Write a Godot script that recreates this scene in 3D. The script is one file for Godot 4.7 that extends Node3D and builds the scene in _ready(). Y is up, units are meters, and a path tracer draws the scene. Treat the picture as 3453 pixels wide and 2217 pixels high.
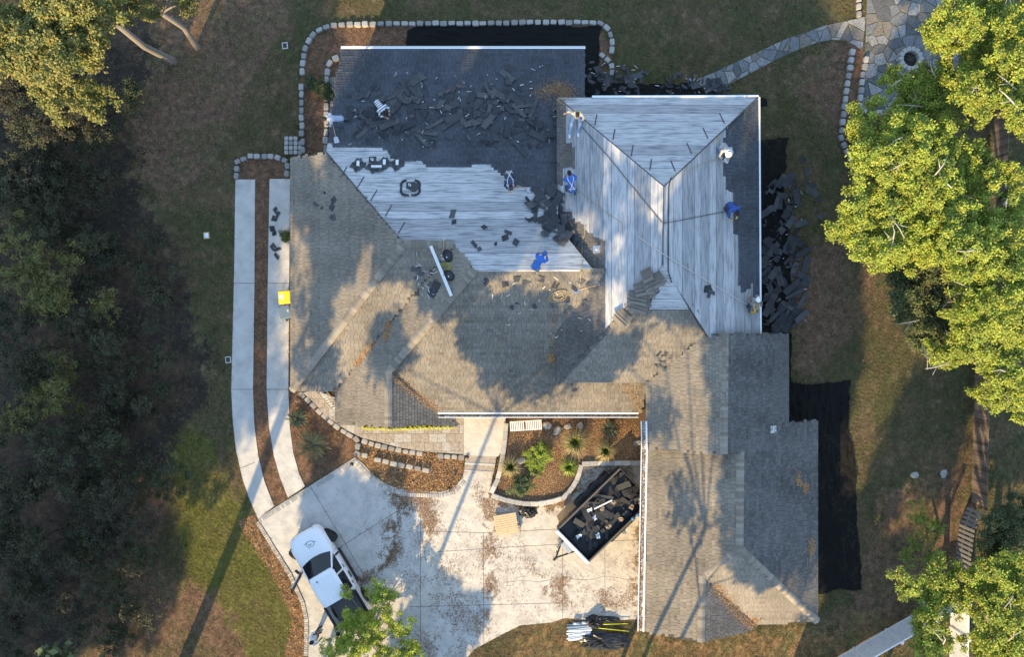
extends Node3D
# A house whose roof is being stripped, seen straight down from 41 m. y up, metres, x to the right of the picture, z towards its lower edge.
const CAM_H := 41.0
const LENS := 2700.0
const MID := Vector2(1726.5, 1108.5)
const SUN_TO := Vector3(0.36, 0.0, -0.93)   # where shadows run on level ground
const SUN_RISE := 0.47                      # metres the sun climbs per metre of shadow
var rng := RandomNumberGenerator.new()
var taken := {}
var M := {}
var slopes := {}
var house: Node3D

# ---------------------------------------------------------------- small helpers
func at(px: float, py: float, h := 0.0) -> Vector3:   # survey mark on the photograph -> place at height h
	var k := (CAM_H - h) / LENS
	return Vector3((px - MID.x) * k, h, (py - MID.y) * k)
func flat(p: Vector3) -> Vector2:
	return Vector2(p.x, p.z)
func marks(a: Array, h := 0.0) -> PackedVector2Array:
	var out := PackedVector2Array()
	for p in a:
		out.append(flat(at(p[0], p[1], h)))
	return out
func zm(ox: float, oy: float, s: float, a: Array) -> Array:
	var out := []
	for p in a:
		out.append([ox + p[0] / s, oy + p[1] / s])
	return out
func numbered(called: String) -> String:
	var n: int = taken.get(called, 0)
	taken[called] = n + 1
	return called if n == 0 else "%s_%03d" % [called, n]
func tag(o: Node3D, label := "", category := "", group := "", kind := ""):
	for m in [["label", label], ["category", category], ["group", group], ["kind", kind]]:
		if m[1] != "":
			o.set_meta(m[0], m[1])
	return o
func thing(called: String, label: String, category: String, xf := Transform3D(), group := "") -> Node3D:
	var o := Node3D.new()
	o.name = numbered(called)
	add_child(o)
	o.transform = xf
	return tag(o, label, category, group)
func single(called: String, mesh: Mesh, m: Material, label: String, category: String, xf := Transform3D(), group := "") -> MeshInstance3D:
	var o := MeshInstance3D.new()
	o.name = numbered(called)
	o.mesh = mesh
	o.material_override = m
	add_child(o)
	o.transform = xf
	return tag(o, label, category, group)
func part(parent: Node3D, called: String, mesh: Mesh, m: Material, xf := Transform3D()) -> MeshInstance3D:
	var o := MeshInstance3D.new()
	o.name = called
	o.mesh = mesh
	o.material_override = m
	parent.add_child(o, true)
	o.transform = xf
	return o
func structure(called: String, mesh: Mesh, m: Material) -> MeshInstance3D:
	var o := MeshInstance3D.new()
	o.name = numbered(called)
	o.mesh = mesh
	o.material_override = m
	add_child(o)
	o.set_meta("kind", "structure")
	return o
func mb(smooth := false) -> SurfaceTool:
	var st := SurfaceTool.new()
	st.begin(Mesh.PRIMITIVE_TRIANGLES)
	st.set_smooth_group(0 if smooth else -1)
	return st
func done(st: SurfaceTool) -> ArrayMesh:
	st.generate_normals()
	return st.commit()
func tri(st: SurfaceTool, a: Vector3, b: Vector3, c: Vector3):
	st.add_vertex(a); st.add_vertex(b); st.add_vertex(c)
func quad(st: SurfaceTool, a: Vector3, b: Vector3, c: Vector3, d: Vector3):
	tri(st, a, b, c)
	tri(st, a, c, d)
func lay(x: float, y: float, z: float, turn := 0.0) -> Transform3D:
	return Transform3D(Basis(Vector3.UP, turn), Vector3(x, y, z))
func put(p: Vector3, turn := 0.0) -> Transform3D:
	return Transform3D(Basis(Vector3.UP, turn), p)
func aim(a: Vector3, b: Vector3) -> Transform3D:   # frame at a whose z runs to b
	var z := (b - a).normalized()
	var up := Vector3.UP if absf(z.y) < 0.98 else Vector3.RIGHT
	var x := up.cross(z).normalized()
	return Transform3D(Basis(x, z.cross(x), z), a)
func cbox(st: SurfaceTool, xf: Transform3D, s: Vector3, b := 0.01):   # box with chamfered edges
	var h := s / 2.0
	b = minf(b, minf(h.x, minf(h.y, h.z)) * 0.9)
	var c := {}
	for sx in [-1, 1]:
		for sy in [-1, 1]:
			for sz in [-1, 1]:
				var k := Vector3(sx, sy, sz)
				for ax in 3:
					var p := Vector3(sx * (h.x - b), sy * (h.y - b), sz * (h.z - b))
					p[ax] += k[ax] * b
					c[[sx, sy, sz, ax]] = xf * p
	for ax in 3:
		var u := (ax + 1) % 3
		var v := (ax + 2) % 3
		for s1 in [-1, 1]:
			var k: Array = []
			for q in [[-1, -1], [1, -1], [1, 1], [-1, 1]]:
				var w := [0, 0, 0]
				w[ax] = s1; w[u] = q[0]; w[v] = q[1]
				k.append(c[[w[0], w[1], w[2], ax]])
			if s1 > 0: quad(st, k[3], k[2], k[1], k[0])
			else: quad(st, k[0], k[1], k[2], k[3])
			for s2 in [-1, 1]:     # edge between faces ax and u, along v
				var w0 := [0, 0, 0]
				var w1 := [0, 0, 0]
				w0[ax] = s1; w0[u] = s2; w0[v] = -1
				w1[ax] = s1; w1[u] = s2; w1[v] = 1
				var e := [c[[w0[0], w0[1], w0[2], ax]], c[[w1[0], w1[1], w1[2], ax]], c[[w1[0], w1[1], w1[2], u]], c[[w0[0], w0[1], w0[2], u]]]
				if s1 * s2 > 0: quad(st, e[0], e[1], e[2], e[3])
				else: quad(st, e[3], e[2], e[1], e[0])
	for sx in [-1, 1]:
		for sy in [-1, 1]:
			for sz in [-1, 1]:
				var a: Vector3 = c[[sx, sy, sz, 0]]
				var b2: Vector3 = c[[sx, sy, sz, 1]]
				var d: Vector3 = c[[sx, sy, sz, 2]]
				if sx * sy * sz > 0: tri(st, a, d, b2)
				else: tri(st, a, b2, d)
func box_mesh(s: Vector3, b := 0.01) -> ArrayMesh:
	var st := mb()
	cbox(st, Transform3D(Basis(), Vector3(0, s.y / 2, 0)), s, b)
	return done(st)
func tube(st: SurfaceTool, pts: Array, radii: Array, n := 6):
	var rings := []
	for i in pts.size():
		var d: Vector3 = (pts[mini(i + 1, pts.size() - 1)] - pts[maxi(i - 1, 0)]).normalized()
		var up := Vector3.UP if absf(d.y) < 0.95 else Vector3.RIGHT
		var x := up.cross(d).normalized()
		var y := d.cross(x)
		var ring := []
		for k in n:
			var t := TAU * k / n
			ring.append(pts[i] + (x * cos(t) + y * sin(t)) * float(radii[i]))
		rings.append(ring)
	for i in rings.size() - 1:
		for k in n:
			var k2 := (k + 1) % n
			quad(st, rings[i][k], rings[i + 1][k], rings[i + 1][k2], rings[i][k2])
	for k in range(1, n - 1):
		tri(st, rings[0][0], rings[0][k], rings[0][k + 1])
		var l: Array = rings[-1]
		tri(st, l[0], l[k + 1], l[k])
func tube_mesh(pts: Array, r: float, n := 6) -> ArrayMesh:
	var st := mb(true)
	var rr := []
	for p in pts: rr.append(r)
	tube(st, pts, rr, n)
	return done(st)
func lathe(st: SurfaceTool, prof: Array, n := 16, xf := Transform3D()):   # prof: [r, y] from bottom to top
	for i in prof.size() - 1:
		for k in n:
			var t0 := TAU * k / n
			var t1 := TAU * (k + 1) / n
			var f = func(p, t): return xf * Vector3(cos(t) * p[0], p[1], sin(t) * p[0])
			quad(st, f.call(prof[i], t0), f.call(prof[i + 1], t0), f.call(prof[i + 1], t1), f.call(prof[i], t1))
func slab(st: SurfaceTool, poly: PackedVector2Array, y0: float, y1: float):   # extruded plan
	if Geometry2D.is_polygon_clockwise(poly):
		poly = poly.duplicate()
		poly.reverse()
	var t := Geometry2D.triangulate_polygon(poly)
	for i in range(0, t.size(), 3):
		tri(st, Vector3(poly[t[i]].x, y1, poly[t[i]].y), Vector3(poly[t[i + 1]].x, y1, poly[t[i + 1]].y), Vector3(poly[t[i + 2]].x, y1, poly[t[i + 2]].y))
	for i in poly.size():
		var a := poly[i]
		var b := poly[(i + 1) % poly.size()]
		quad(st, Vector3(a.x, y1, a.y), Vector3(a.x, y0, a.y), Vector3(b.x, y0, b.y), Vector3(b.x, y1, b.y))
func slab_mesh(poly: PackedVector2Array, y0: float, y1: float) -> ArrayMesh:
	var st := mb()
	slab(st, poly, y0, y1)
	return done(st)
func slab_bevel(st: SurfaceTool, poly: PackedVector2Array, y0: float, y1: float, b: float):   # convex stones with worn edges
	var c := Vector2.ZERO
	for p in poly: c += p
	c /= poly.size()
	var n := poly.size()
	var inner := PackedVector2Array()
	for p in poly: inner.append(p + (c - p).normalized() * b)
	for i in n:
		var j := (i + 1) % n
		tri(st, Vector3(c.x, y1, c.y), Vector3(inner[i].x, y1, inner[i].y), Vector3(inner[j].x, y1, inner[j].y))
		quad(st, Vector3(inner[i].x, y1, inner[i].y), Vector3(poly[i].x, y1 - b * 0.7, poly[i].y), Vector3(poly[j].x, y1 - b * 0.7, poly[j].y), Vector3(inner[j].x, y1, inner[j].y))
		quad(st, Vector3(poly[i].x, y1 - b * 0.7, poly[i].y), Vector3(poly[i].x, y0, poly[i].y), Vector3(poly[j].x, y0, poly[j].y), Vector3(poly[j].x, y1 - b * 0.7, poly[j].y))
func along(line: PackedVector2Array, step: float) -> Array:   # [point, direction angle] every step metres
	var out := []
	var left := step * 0.5
	for i in line.size() - 1:
		var a := line[i]
		var b := line[i + 1]
		var l := a.distance_to(b)
		while left <= l:
			out.append([a.lerp(b, left / l), -(b - a).angle()])
			left += step
		left -= l
	return out
func smoothed(line: PackedVector2Array, turns := 2) -> PackedVector2Array:
	for k in turns:
		var out := PackedVector2Array([line[0]])
		for i in line.size() - 1:
			out.append(line[i].lerp(line[i + 1], 0.25))
			out.append(line[i].lerp(line[i + 1], 0.75))
		out.append(line[-1])
		line = out
	return line
func rnd(a: float, b: float) -> float:
	return rng.randf_range(a, b)
func inside(p: Vector2, poly: PackedVector2Array) -> bool:
	return Geometry2D.is_point_in_polygon(p, poly)
func some_in(poly: PackedVector2Array) -> Vector2:
	var r := Rect2(poly[0], Vector2.ZERO)
	for p in poly: r = r.expand(p)
	for k in 60:
		var q := Vector2(rnd(r.position.x, r.end.x), rnd(r.position.y, r.end.y))
		if inside(q, poly): return q
	return poly[0]

# ---------------------------------------------------------------- materials
func s(c: Color) -> Color:
	return c.linear_to_srgb()
func plain(r: float, g: float, b: float, rough := 0.85, metal := 0.0) -> StandardMaterial3D:
	var m := StandardMaterial3D.new()
	m.albedo_color = s(Color(r, g, b))
	m.roughness = rough
	m.metallic = metal
	return m
func tinted(rough := 0.9) -> StandardMaterial3D:   # colour comes with each vertex or copy
	var m := StandardMaterial3D.new()
	m.vertex_color_use_as_albedo = true
	m.roughness = rough
	return m
func noise(freq: float, seed_: int, octaves := 4, kind := FastNoiseLite.TYPE_SIMPLEX_SMOOTH) -> FastNoiseLite:
	var n := FastNoiseLite.new()
	n.noise_type = kind
	n.seed = seed_
	n.frequency = freq
	n.fractal_octaves = octaves
	return n
func grain(stops: Array, scale: Vector3, freq: float, seed_: int, rough := 0.9, bump := 0.0, octaves := 5, kind := FastNoiseLite.TYPE_SIMPLEX_SMOOTH) -> StandardMaterial3D:
	var t := NoiseTexture2D.new()
	t.width = 512; t.height = 512
	t.seamless = true
	t.noise = noise(freq, seed_, octaves, kind)
	t.noise.fractal_gain = 0.66 if octaves == 7 else 0.55
	var g := Gradient.new()
	var off := PackedFloat32Array()
	var col := PackedColorArray()
	for q in stops:
		off.append(q[0])
		col.append(s(Color(q[1], q[2], q[3])))
	g.offsets = off; g.colors = col
	t.color_ramp = g
	var m := StandardMaterial3D.new()
	m.albedo_texture = t
	m.roughness = rough
	m.uv1_triplanar = true
	m.uv1_world_triplanar = true
	m.uv1_scale = scale
	if bump > 0.0:
		var b := NoiseTexture2D.new()
		b.width = 512; b.height = 512
		b.seamless = true
		b.as_normal_map = true
		b.bump_strength = bump
		b.noise = t.noise
		m.normal_enabled = true
		m.normal_texture = b
	return m
func materials():
	M.shingle = tinted(0.95)
	M.deck_dark = grain([[0.0, 0.05, 0.05, 0.05], [1.0, 0.09, 0.085, 0.08]], Vector3.ONE * 0.7, 0.02, 3, 0.95)
	var felt := [[0.0, 0.10, 0.105, 0.11], [0.28, 0.25, 0.255, 0.26], [0.45, 0.40, 0.405, 0.41], [0.6, 0.47, 0.47, 0.465], [0.8, 0.50, 0.495, 0.485], [1.0, 0.58, 0.57, 0.55]]
	M.felt_x = grain(felt, Vector3(0.045, 0.4, 0.75), 0.03, 11, 0.8, 0.0, 7)
	M.felt_x2 = grain(felt, Vector3(0.05, 0.4, 0.9), 0.026, 12, 0.8, 0.0, 7)
	M.felt_z = grain(felt, Vector3(0.75, 0.4, 0.045), 0.03, 13, 0.8, 0.0, 7)
	M.felt_z2 = grain(felt, Vector3(0.9, 0.4, 0.05), 0.026, 14, 0.8, 0.0, 7)
	M.felt_xs = [M.felt_x, M.felt_x2]
	M.felt_zs = [M.felt_z, M.felt_z2]
	for q in [[M.felt_x, M.felt_xs], [M.felt_x2, M.felt_xs], [M.felt_z, M.felt_zs], [M.felt_z2, M.felt_zs]]:
		var w: StandardMaterial3D = q[0].duplicate()
		w.albedo_color = s(Color(0.74, 0.74, 0.745))
		w.uv1_offset = Vector3(0.37, 0.1, 0.61)
		q[1].append(w)
	M.concrete = grain([[0.0, 0.36, 0.34, 0.31], [0.3, 0.44, 0.42, 0.385], [0.7, 0.50, 0.48, 0.44], [1.0, 0.54, 0.52, 0.48]], Vector3.ONE * 0.11, 0.02, 21, 0.9, 1.5, 6)
	M.concrete2 = grain([[0.0, 0.38, 0.345, 0.295], [0.4, 0.49, 0.455, 0.395], [1.0, 0.57, 0.535, 0.47]], Vector3.ONE * 0.10, 0.022, 22, 0.9, 1.5, 6)
	M.blockstone = grain([[0.0, 0.20, 0.19, 0.175], [0.5, 0.34, 0.33, 0.305], [1.0, 0.44, 0.43, 0.40]], Vector3.ONE * 1.1, 0.03, 23, 0.95, 3.0)
	M.blockstone2 = grain([[0.0, 0.13, 0.13, 0.125], [0.5, 0.24, 0.235, 0.225], [1.0, 0.34, 0.33, 0.31]], Vector3.ONE * 1.1, 0.03, 24, 0.95, 3.0)
	M.flag = []
	var tones := [[0.16, 0.168, 0.175], [0.22, 0.225, 0.23], [0.18, 0.16, 0.135], [0.10, 0.105, 0.11], [0.27, 0.265, 0.25]]
	for i in tones.size():
		var c: Array = tones[i]
		M.flag.append(grain([[0.0, c[0] * 0.55, c[1] * 0.55, c[2] * 0.53], [0.5, c[0], c[1], c[2]], [1.0, c[0] * 1.25, c[1] * 1.25, c[2] * 1.2]], Vector3.ONE * 0.6, 0.02, 30 + i, 0.85, 2.0))
	M.paver = grain([[0.0, 0.22, 0.19, 0.155], [0.5, 0.33, 0.285, 0.235], [1.0, 0.41, 0.36, 0.30]], Vector3.ONE * 0.5, 0.02, 41, 0.92, 1.5)
	M.paver2 = grain([[0.0, 0.28, 0.26, 0.235], [0.5, 0.38, 0.36, 0.33], [1.0, 0.46, 0.44, 0.41]], Vector3.ONE * 0.5, 0.02, 42, 0.92, 1.5)
	M.tarp = grain([[0.0, 0.006, 0.006, 0.006], [1.0, 0.014, 0.0135, 0.013]], Vector3.ONE * 2.0, 0.05, 51, 0.8, 2.0)
	M.tarp.metallic_specular = 0.25
	M.white = plain(0.78, 0.78, 0.76, 0.5)
	M.white_dirty = grain([[0.0, 0.45, 0.46, 0.47], [0.4, 0.72, 0.73, 0.74], [1.0, 0.80, 0.80, 0.80]], Vector3.ONE * 0.5, 0.015, 52, 0.55)
	M.wall = grain([[0.0, 0.38, 0.34, 0.28], [1.0, 0.46, 0.42, 0.35]], Vector3.ONE * 0.5, 0.02, 53)
	M.window = plain(0.03, 0.035, 0.04, 0.1)
	M.bark = grain([[0.0, 0.10, 0.085, 0.07], [0.5, 0.21, 0.185, 0.155], [1.0, 0.32, 0.29, 0.25]], Vector3(2.0, 0.7, 2.0), 0.03, 54, 0.95, 4.0)
	M.bark_dark = grain([[0.0, 0.03, 0.025, 0.02], [1.0, 0.085, 0.07, 0.055]], Vector3(2.0, 0.7, 2.0), 0.03, 55, 0.95)
	M.branch = plain(0.46, 0.41, 0.34, 0.9)
	M.fence = []
	for i in 4:
		var f: float = [0.75, 1.0, 1.2, 0.55][i]
		M.fence.append(grain([[0.0, 0.09 * f, 0.065 * f, 0.05 * f], [0.5, 0.19 * f, 0.14 * f, 0.105 * f], [1.0, 0.27 * f, 0.21 * f, 0.165 * f]], Vector3(3.0, 0.6, 3.0), 0.03, 60 + i, 0.95))
	M.picket = grain([[0.0, 0.2, 0.19, 0.175], [1.0, 0.38, 0.37, 0.34]], Vector3(3, 0.6, 3), 0.03, 66, 0.9)
	M.pine = grain([[0.0, 0.38, 0.24, 0.12], [0.5, 0.60, 0.44, 0.26], [1.0, 0.70, 0.56, 0.37]], Vector3(0.5, 2.0, 2.5), 0.03, 67, 0.8)
	M.cardboard = grain([[0.0, 0.33, 0.205, 0.10], [1.0, 0.40, 0.26, 0.135]], Vector3.ONE, 0.02, 68, 0.9)
	M.leaf = tinted(0.6)
	M.leaf.backlight_enabled = true
	M.leaf.backlight = s(Color(0.24, 0.26, 0.02))
	M.litter = tinted(0.85)
	M.black = plain(0.015, 0.015, 0.016, 0.5)
	M.rubber = plain(0.018, 0.018, 0.018, 0.85)
	M.steel = plain(0.42, 0.43, 0.44, 0.35, 0.9)
	M.alu = plain(0.62, 0.63, 0.64, 0.4, 0.7)
	M.dark_metal = plain(0.03, 0.03, 0.032, 0.5, 0.3)
	M.paint = plain(0.80, 0.81, 0.82, 0.22)
	M.paint.clearcoat_enabled = true
	M.glass = plain(0.012, 0.014, 0.017, 0.05)
	M.yellow = plain(0.78, 0.55, 0.01, 0.5)
	M.rope = plain(0.42, 0.33, 0.16, 0.9)
	M.rope_dark = plain(0.09, 0.075, 0.06, 0.9)
	M.rope_pale = plain(0.62, 0.56, 0.46, 0.9)
	M.wood = plain(0.50, 0.34, 0.17, 0.7)
	M.soil = grain([[0.0, 0.045, 0.028, 0.018], [0.5, 0.10, 0.06, 0.035], [1.0, 0.19, 0.115, 0.06]], Vector3.ONE * 0.8, 0.05, 71, 1.0, 4.0)
	M.joint = plain(0.07, 0.06, 0.05, 1.0)
	M.person = tinted(0.8)

# ---------------------------------------------------------------- roof
# each slope: way it falls, height a - b * distance that way, its corners on the photograph
const SLOPES := {
	"A": ["N", 6.132, 0.295, [[1152, 165], [1972, 165], [1972, 520], [1885, 640], [1879, 760], [2000, 910], [1601, 912], [1530, 825], [1362, 823], [1101, 514]]],
	"B": ["W", 7.305, 0.442, [[981, 535], [1101, 514], [1362, 823], [983, 1319]]],
	"C": ["S", 3.64, 0.387, [[1362, 823], [1530, 825], [1131, 1318], [983, 1319]]],
	"W2": ["W", 6.137, 0.435, [[1530, 825], [1601, 912], [1310, 1253], [1310, 1441], [1131, 1429], [1131, 1318]]],
	"C2": ["S", 4.276, 0.409, [[1601, 912], [2043, 908], [1990, 1065], [1990, 1270], [2188, 1290], [2160, 1392], [1483, 1392], [1310, 1253]]],
	"D": ["E", 1.066, 0.444, [[1310, 1253], [1483, 1392], [1552, 1431], [1310, 1441]]],
	"E1": ["W", 3.286, 0.472, [[1879, 330], [2238, 631], [2235, 896], [1879, 1288]]],
	"N": ["N", 9.311, 0.488, [[1879, 330], [2557, 328], [2238, 631]]],
	"E2": ["E", 9.517, 0.486, [[2238, 631], [2557, 328], [2562, 1140], [2391, 1140], [2235, 896]]],
	"S": ["S", 5.177, 0.451, [[2235, 896], [2391, 1112], [2178, 1290], [1879, 1288]]],
	"G1": ["W", 1.086, 0.462, [[2178, 1290], [2391, 1112], [2400, 1126], [2443, 1126], [2440, 1532], [2183, 1514]]],
	"G2": ["E", 10.033, 0.491, [[2443, 1126], [2656, 1126], [2658, 1512], [2440, 1532]]],
	"H1": ["W", 0.166, 0.469, [[2183, 1505], [2496, 1525], [2493, 1851], [2368, 1944], [2363, 2167], [2171, 2131]]],
	"H2": ["E", 9.744, 0.466, [[2496, 1525], [2640, 1430], [2755, 1418], [2756, 2098], [2493, 1851]]],
	"HS": ["S", 9.732, 0.483, [[2493, 1851], [2756, 2098], [2549, 2105], [2368, 1944]]],
	"K": ["E", 8.275, 0.462, [[2368, 1944], [2549, 2105], [2538, 2127], [2363, 2167]]],
}
const WAY := {"N": Vector3(0, 0, -1), "S": Vector3(0, 0, 1), "W": Vector3(-1, 0, 0), "E": Vector3(1, 0, 0)}
func set_up_slopes():
	for k in SLOPES:
		var d: Vector3 = WAY[SLOPES[k][0]]
		var a: float = SLOPES[k][1]
		var b: float = SLOPES[k][2]
		var up := (-d + Vector3.UP * b).normalized()
		var u := Vector3(d.z, 0, -d.x)
		var n := u.cross(up).normalized()
		if n.y < 0: n = -n
		var o := Vector3(0, a, 0)
		var world := PackedVector2Array()
		var uv := PackedVector2Array()
		for p in SLOPES[k][3]:
			var r := at(p[0], p[1], 0.0) / CAM_H
			var q := r.dot(d)
			var h := (a - b * q * CAM_H) / (1.0 - b * q)
			var w := at(p[0], p[1], h)
			world.append(flat(w))
			uv.append(Vector2((w - o).dot(u), (w - o).dot(up)))
		slopes[k] = {"d": d, "a": a, "b": b, "u": u, "up": up, "n": n, "o": o, "world": world, "uv": uv}
func on(sl: Dictionary, uv: Vector2, lift := 0.0) -> Vector3:
	return sl.o + sl.u * uv.x + sl.up * uv.y + sl.n * lift
func top_at(x: float, z: float) -> Array:   # [height, normal] of the roof or the ground
	var best := [0.0, Vector3.UP]
	for k in slopes:
		var sl: Dictionary = slopes[k]
		if inside(Vector2(x, z), sl.world):
			var h: float = sl.a - sl.b * Vector3(x, 0, z).dot(sl.d)
			if h > best[0]: best = [h, sl.n]
	return best
func on_roof(px: float, py: float, above := 0.0) -> Array:   # [place, normal] of what the photograph shows at this mark
	for start in [7.0, 0.0]:
		var h: float = start
		var n := Vector3.UP
		for k in 14:
			var p := at(px, py, h + above)
			var t := top_at(p.x, p.z)
			h = lerpf(h, t[0], 0.8)
			n = t[1]
		var q := at(px, py, h + above)
		var f := top_at(q.x, q.z)
		if absf(f[0] - h) < 0.1 or start == 0.0:
			return [Vector3(q.x, f[0], q.z), f[1]]
	return []
func sight(p: Vector3) -> Vector2:
	return MID + Vector2(p.x, p.z) * LENS / (CAM_H - p.y)
func pv(a: Array) -> PackedVector2Array:
	var o := PackedVector2Array()
	for p in a: o.append(Vector2(p[0], p[1]))
	return o
func seat(p: Vector3, n: Vector3, turn: float) -> Transform3D:   # frame lying on a slope
	var q := Quaternion(Vector3.UP, n)
	return Transform3D(Basis(q) * Basis(Vector3.UP, turn), p)
func prism_on(st: SurfaceTool, sl: Dictionary, poly: PackedVector2Array, lo: float, hi: float):
	if poly.size() < 3: return
	var t := Geometry2D.triangulate_polygon(poly)
	for i in range(0, t.size(), 3):
		tri(st, on(sl, poly[t[i]], hi), on(sl, poly[t[i + 1]], hi), on(sl, poly[t[i + 2]], hi))
	for i in poly.size():
		var a := poly[i]
		var b := poly[(i + 1) % poly.size()]
		quad(st, on(sl, a, hi), on(sl, a, lo), on(sl, b, lo), on(sl, b, hi))
func shingle_mesh() -> ArrayMesh:   # 1 x 1 in plan, thick butt towards -z (down the slope)
	var st := mb()
	st.set_color(Color.WHITE)
	var a := Vector3(-0.5, 0.016, -0.5); var b := Vector3(0.5, 0.016, -0.5)
	var c := Vector3(0.5, 0.005, 0.56); var d := Vector3(-0.5, 0.005, 0.56)
	var dn := Vector3(0, -0.012, 0)
	quad(st, a, d, c, b)
	quad(st, a, b, b + dn, a + dn)
	quad(st, b, c, c + dn, b + dn)
	quad(st, c, d, d + dn, c + dn)
	quad(st, d, a, a + dn, d + dn)
	return done(st)
func shingles(k: String, only: Array, but: Array, tone: Color, spread: float, node: Node3D, singles := 0):
	var sl: Dictionary = slopes[k]
	var uv: PackedVector2Array = sl.uv
	var r := Rect2(uv[0], Vector2.ZERO)
	for p in uv: r = r.expand(p)
	var rows := 0.145
	var buf := PackedFloat32Array()
	var count := 0
	var stain := noise(0.35, 5 + k.hash() % 100, 3)
	var basis := Basis(sl.u, sl.n, sl.up)
	var tones := []
	for i in 6:
		var f := 1.0 + spread * (i - 2.5) / 2.5
		tones.append(plain(tone.r * f, tone.g * f, tone.b * f, 0.95))
	var v := r.position.y + rows * 0.45
	while v < r.end.y:
		var x := r.position.x - rnd(0.0, 0.3)
		var course := rnd(0.93, 1.07)
		while x < r.end.x:
			var w := rnd(0.13, 0.27)
			var c := Vector2(x + w / 2, v)
			x += w
			if not inside(c, uv): continue
			var p := on(sl, c, 0.0)
			if only or but:
				var e := sight(p)
				var ok := only.is_empty()
				for q in only: ok = ok or inside(e, q)
				for q in but: ok = ok and not inside(e, q)
				if not ok: continue
			var f := (1.0 + rnd(-spread, spread) * 0.62 + stain.get_noise_2d(c.x, c.y * 0.35) * 0.35) * course * (0.84 if rng.randf() < 0.10 else 1.0)
			var xf := Transform3D(basis.scaled_local(Vector3(w - 0.012, rnd(1.3, 2.4), rows)), p)
			if singles > 0 and rng.randf() < 0.75:
				singles -= 1
				part(node, "shingle", M.shingle_mesh, tones[clampi(int(f * 3.0) , 0, 5)], xf)
				continue
			count += 1
			for row in 3:
				buf.append_array(PackedFloat32Array([xf.basis.x[row], xf.basis.y[row], xf.basis.z[row], xf.origin[row]]))
			var warm := rnd(-0.04, 0.04)
			buf.append_array(PackedFloat32Array([tone.r * f * (1 + warm), tone.g * f, tone.b * f * (1 - warm), 1.0]))
		v += rows
	many(node, "shingle_courses", M.shingle_mesh, M.shingle, buf, count)
func many(parent: Node3D, called: String, mesh: Mesh, m: Material, buf: PackedFloat32Array, count: int) -> MultiMeshInstance3D:
	if count == 0: return null
	var mm := MultiMesh.new()
	mm.transform_format = MultiMesh.TRANSFORM_3D
	mm.use_colors = true
	mm.mesh = mesh
	mm.instance_count = count
	mm.buffer = buf
	var o := MultiMeshInstance3D.new()
	o.name = called if parent != self else numbered(called)
	o.multimesh = mm
	o.material_override = m
	parent.add_child(o, true)
	o.set_meta("kind", "stuff")
	return o
func sheets(k: String, node: Node3D, cut: PackedVector2Array, mats: Array, step := 0.46, but := []):   # bare underlayment laid in strips
	var sl: Dictionary = slopes[k]
	var uv: PackedVector2Array = sl.uv
	var r := Rect2(uv[0], Vector2.ZERO)
	for p in uv: r = r.expand(p)
	var pieces := [uv]
	if cut.size():
		pieces = Geometry2D.intersect_polygons(uv, laid(sl, cut))
	for q in but:
		var next := []
		var shrunk := Geometry2D.offset_polygon(laid(sl, q), -0.06)
		for pc in pieces:
			var rest := [pc]
			for sp in shrunk:
				var r2 := []
				for e in rest:
					for c in Geometry2D.clip_polygons(e, sp):
						if not Geometry2D.is_polygon_clockwise(c): r2.append(c)
				rest = r2
			next.append_array(rest)
		pieces = next
	var v := r.position.y
	var i := 0
	while v < r.end.y:
		var st_ := step * rnd(0.7, 1.6)
		var band := PackedVector2Array([Vector2(r.position.x - 1, v), Vector2(r.end.x + 1, v), Vector2(r.end.x + 1, v + st_ - 0.018), Vector2(r.position.x - 1, v + st_ - 0.018)])
		for pc in pieces:
			for g in Geometry2D.intersect_polygons(pc, band):
				if Geometry2D.is_polygon_clockwise(g): g.reverse()
				var st := mb()
				prism_on(st, sl, g, -0.005, 0.006 + 0.002 * (i % 3))
				part(node, "underlayment_sheet", done(st), mats[rng.randi() % mats.size()])
				i += 1
		v += st_
func laid(sl: Dictionary, marks_: PackedVector2Array) -> PackedVector2Array:
	var c := PackedVector2Array()
	for e in marks_:
		var q: Vector3 = at(e.x, e.y, 0.0) / CAM_H
		var h: float = (sl.a - sl.b * q.dot(sl.d) * CAM_H) / (1.0 - sl.b * q.dot(sl.d))
		var w := at(e.x, e.y, h)
		c.append(Vector2((w - sl.o).dot(sl.u), (w - sl.o).dot(sl.up)))
	if Geometry2D.is_polygon_clockwise(c): c.reverse()
	return c
func cap_run(node: Node3D, a: Vector3, b: Vector3, tone: Color):   # hip and ridge shingles
	var l := a.distance_to(b)
	var n := maxi(1, int(l / 0.16))
	var f := aim(a, b)
	var buf := PackedFloat32Array()
	for i in n:
		var c := a.lerp(b, (i + 0.5) / n) + f.basis.y * 0.02
		var bs := f.basis.scaled_local(Vector3(1, 1, 1)) * Basis(Vector3.RIGHT, -0.05)
		var xf := Transform3D(bs, c)
		for row in 3:
			buf.append_array(PackedFloat32Array([xf.basis.x[row], xf.basis.y[row], xf.basis.z[row], xf.origin[row]]))
		var t := rnd(0.75, 1.3)
		buf.append_array(PackedFloat32Array([tone.r * t, tone.g * t, tone.b * t, 1.0]))
	many(node, "hip_cap", M.cap_mesh, M.shingle, buf, n)
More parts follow.
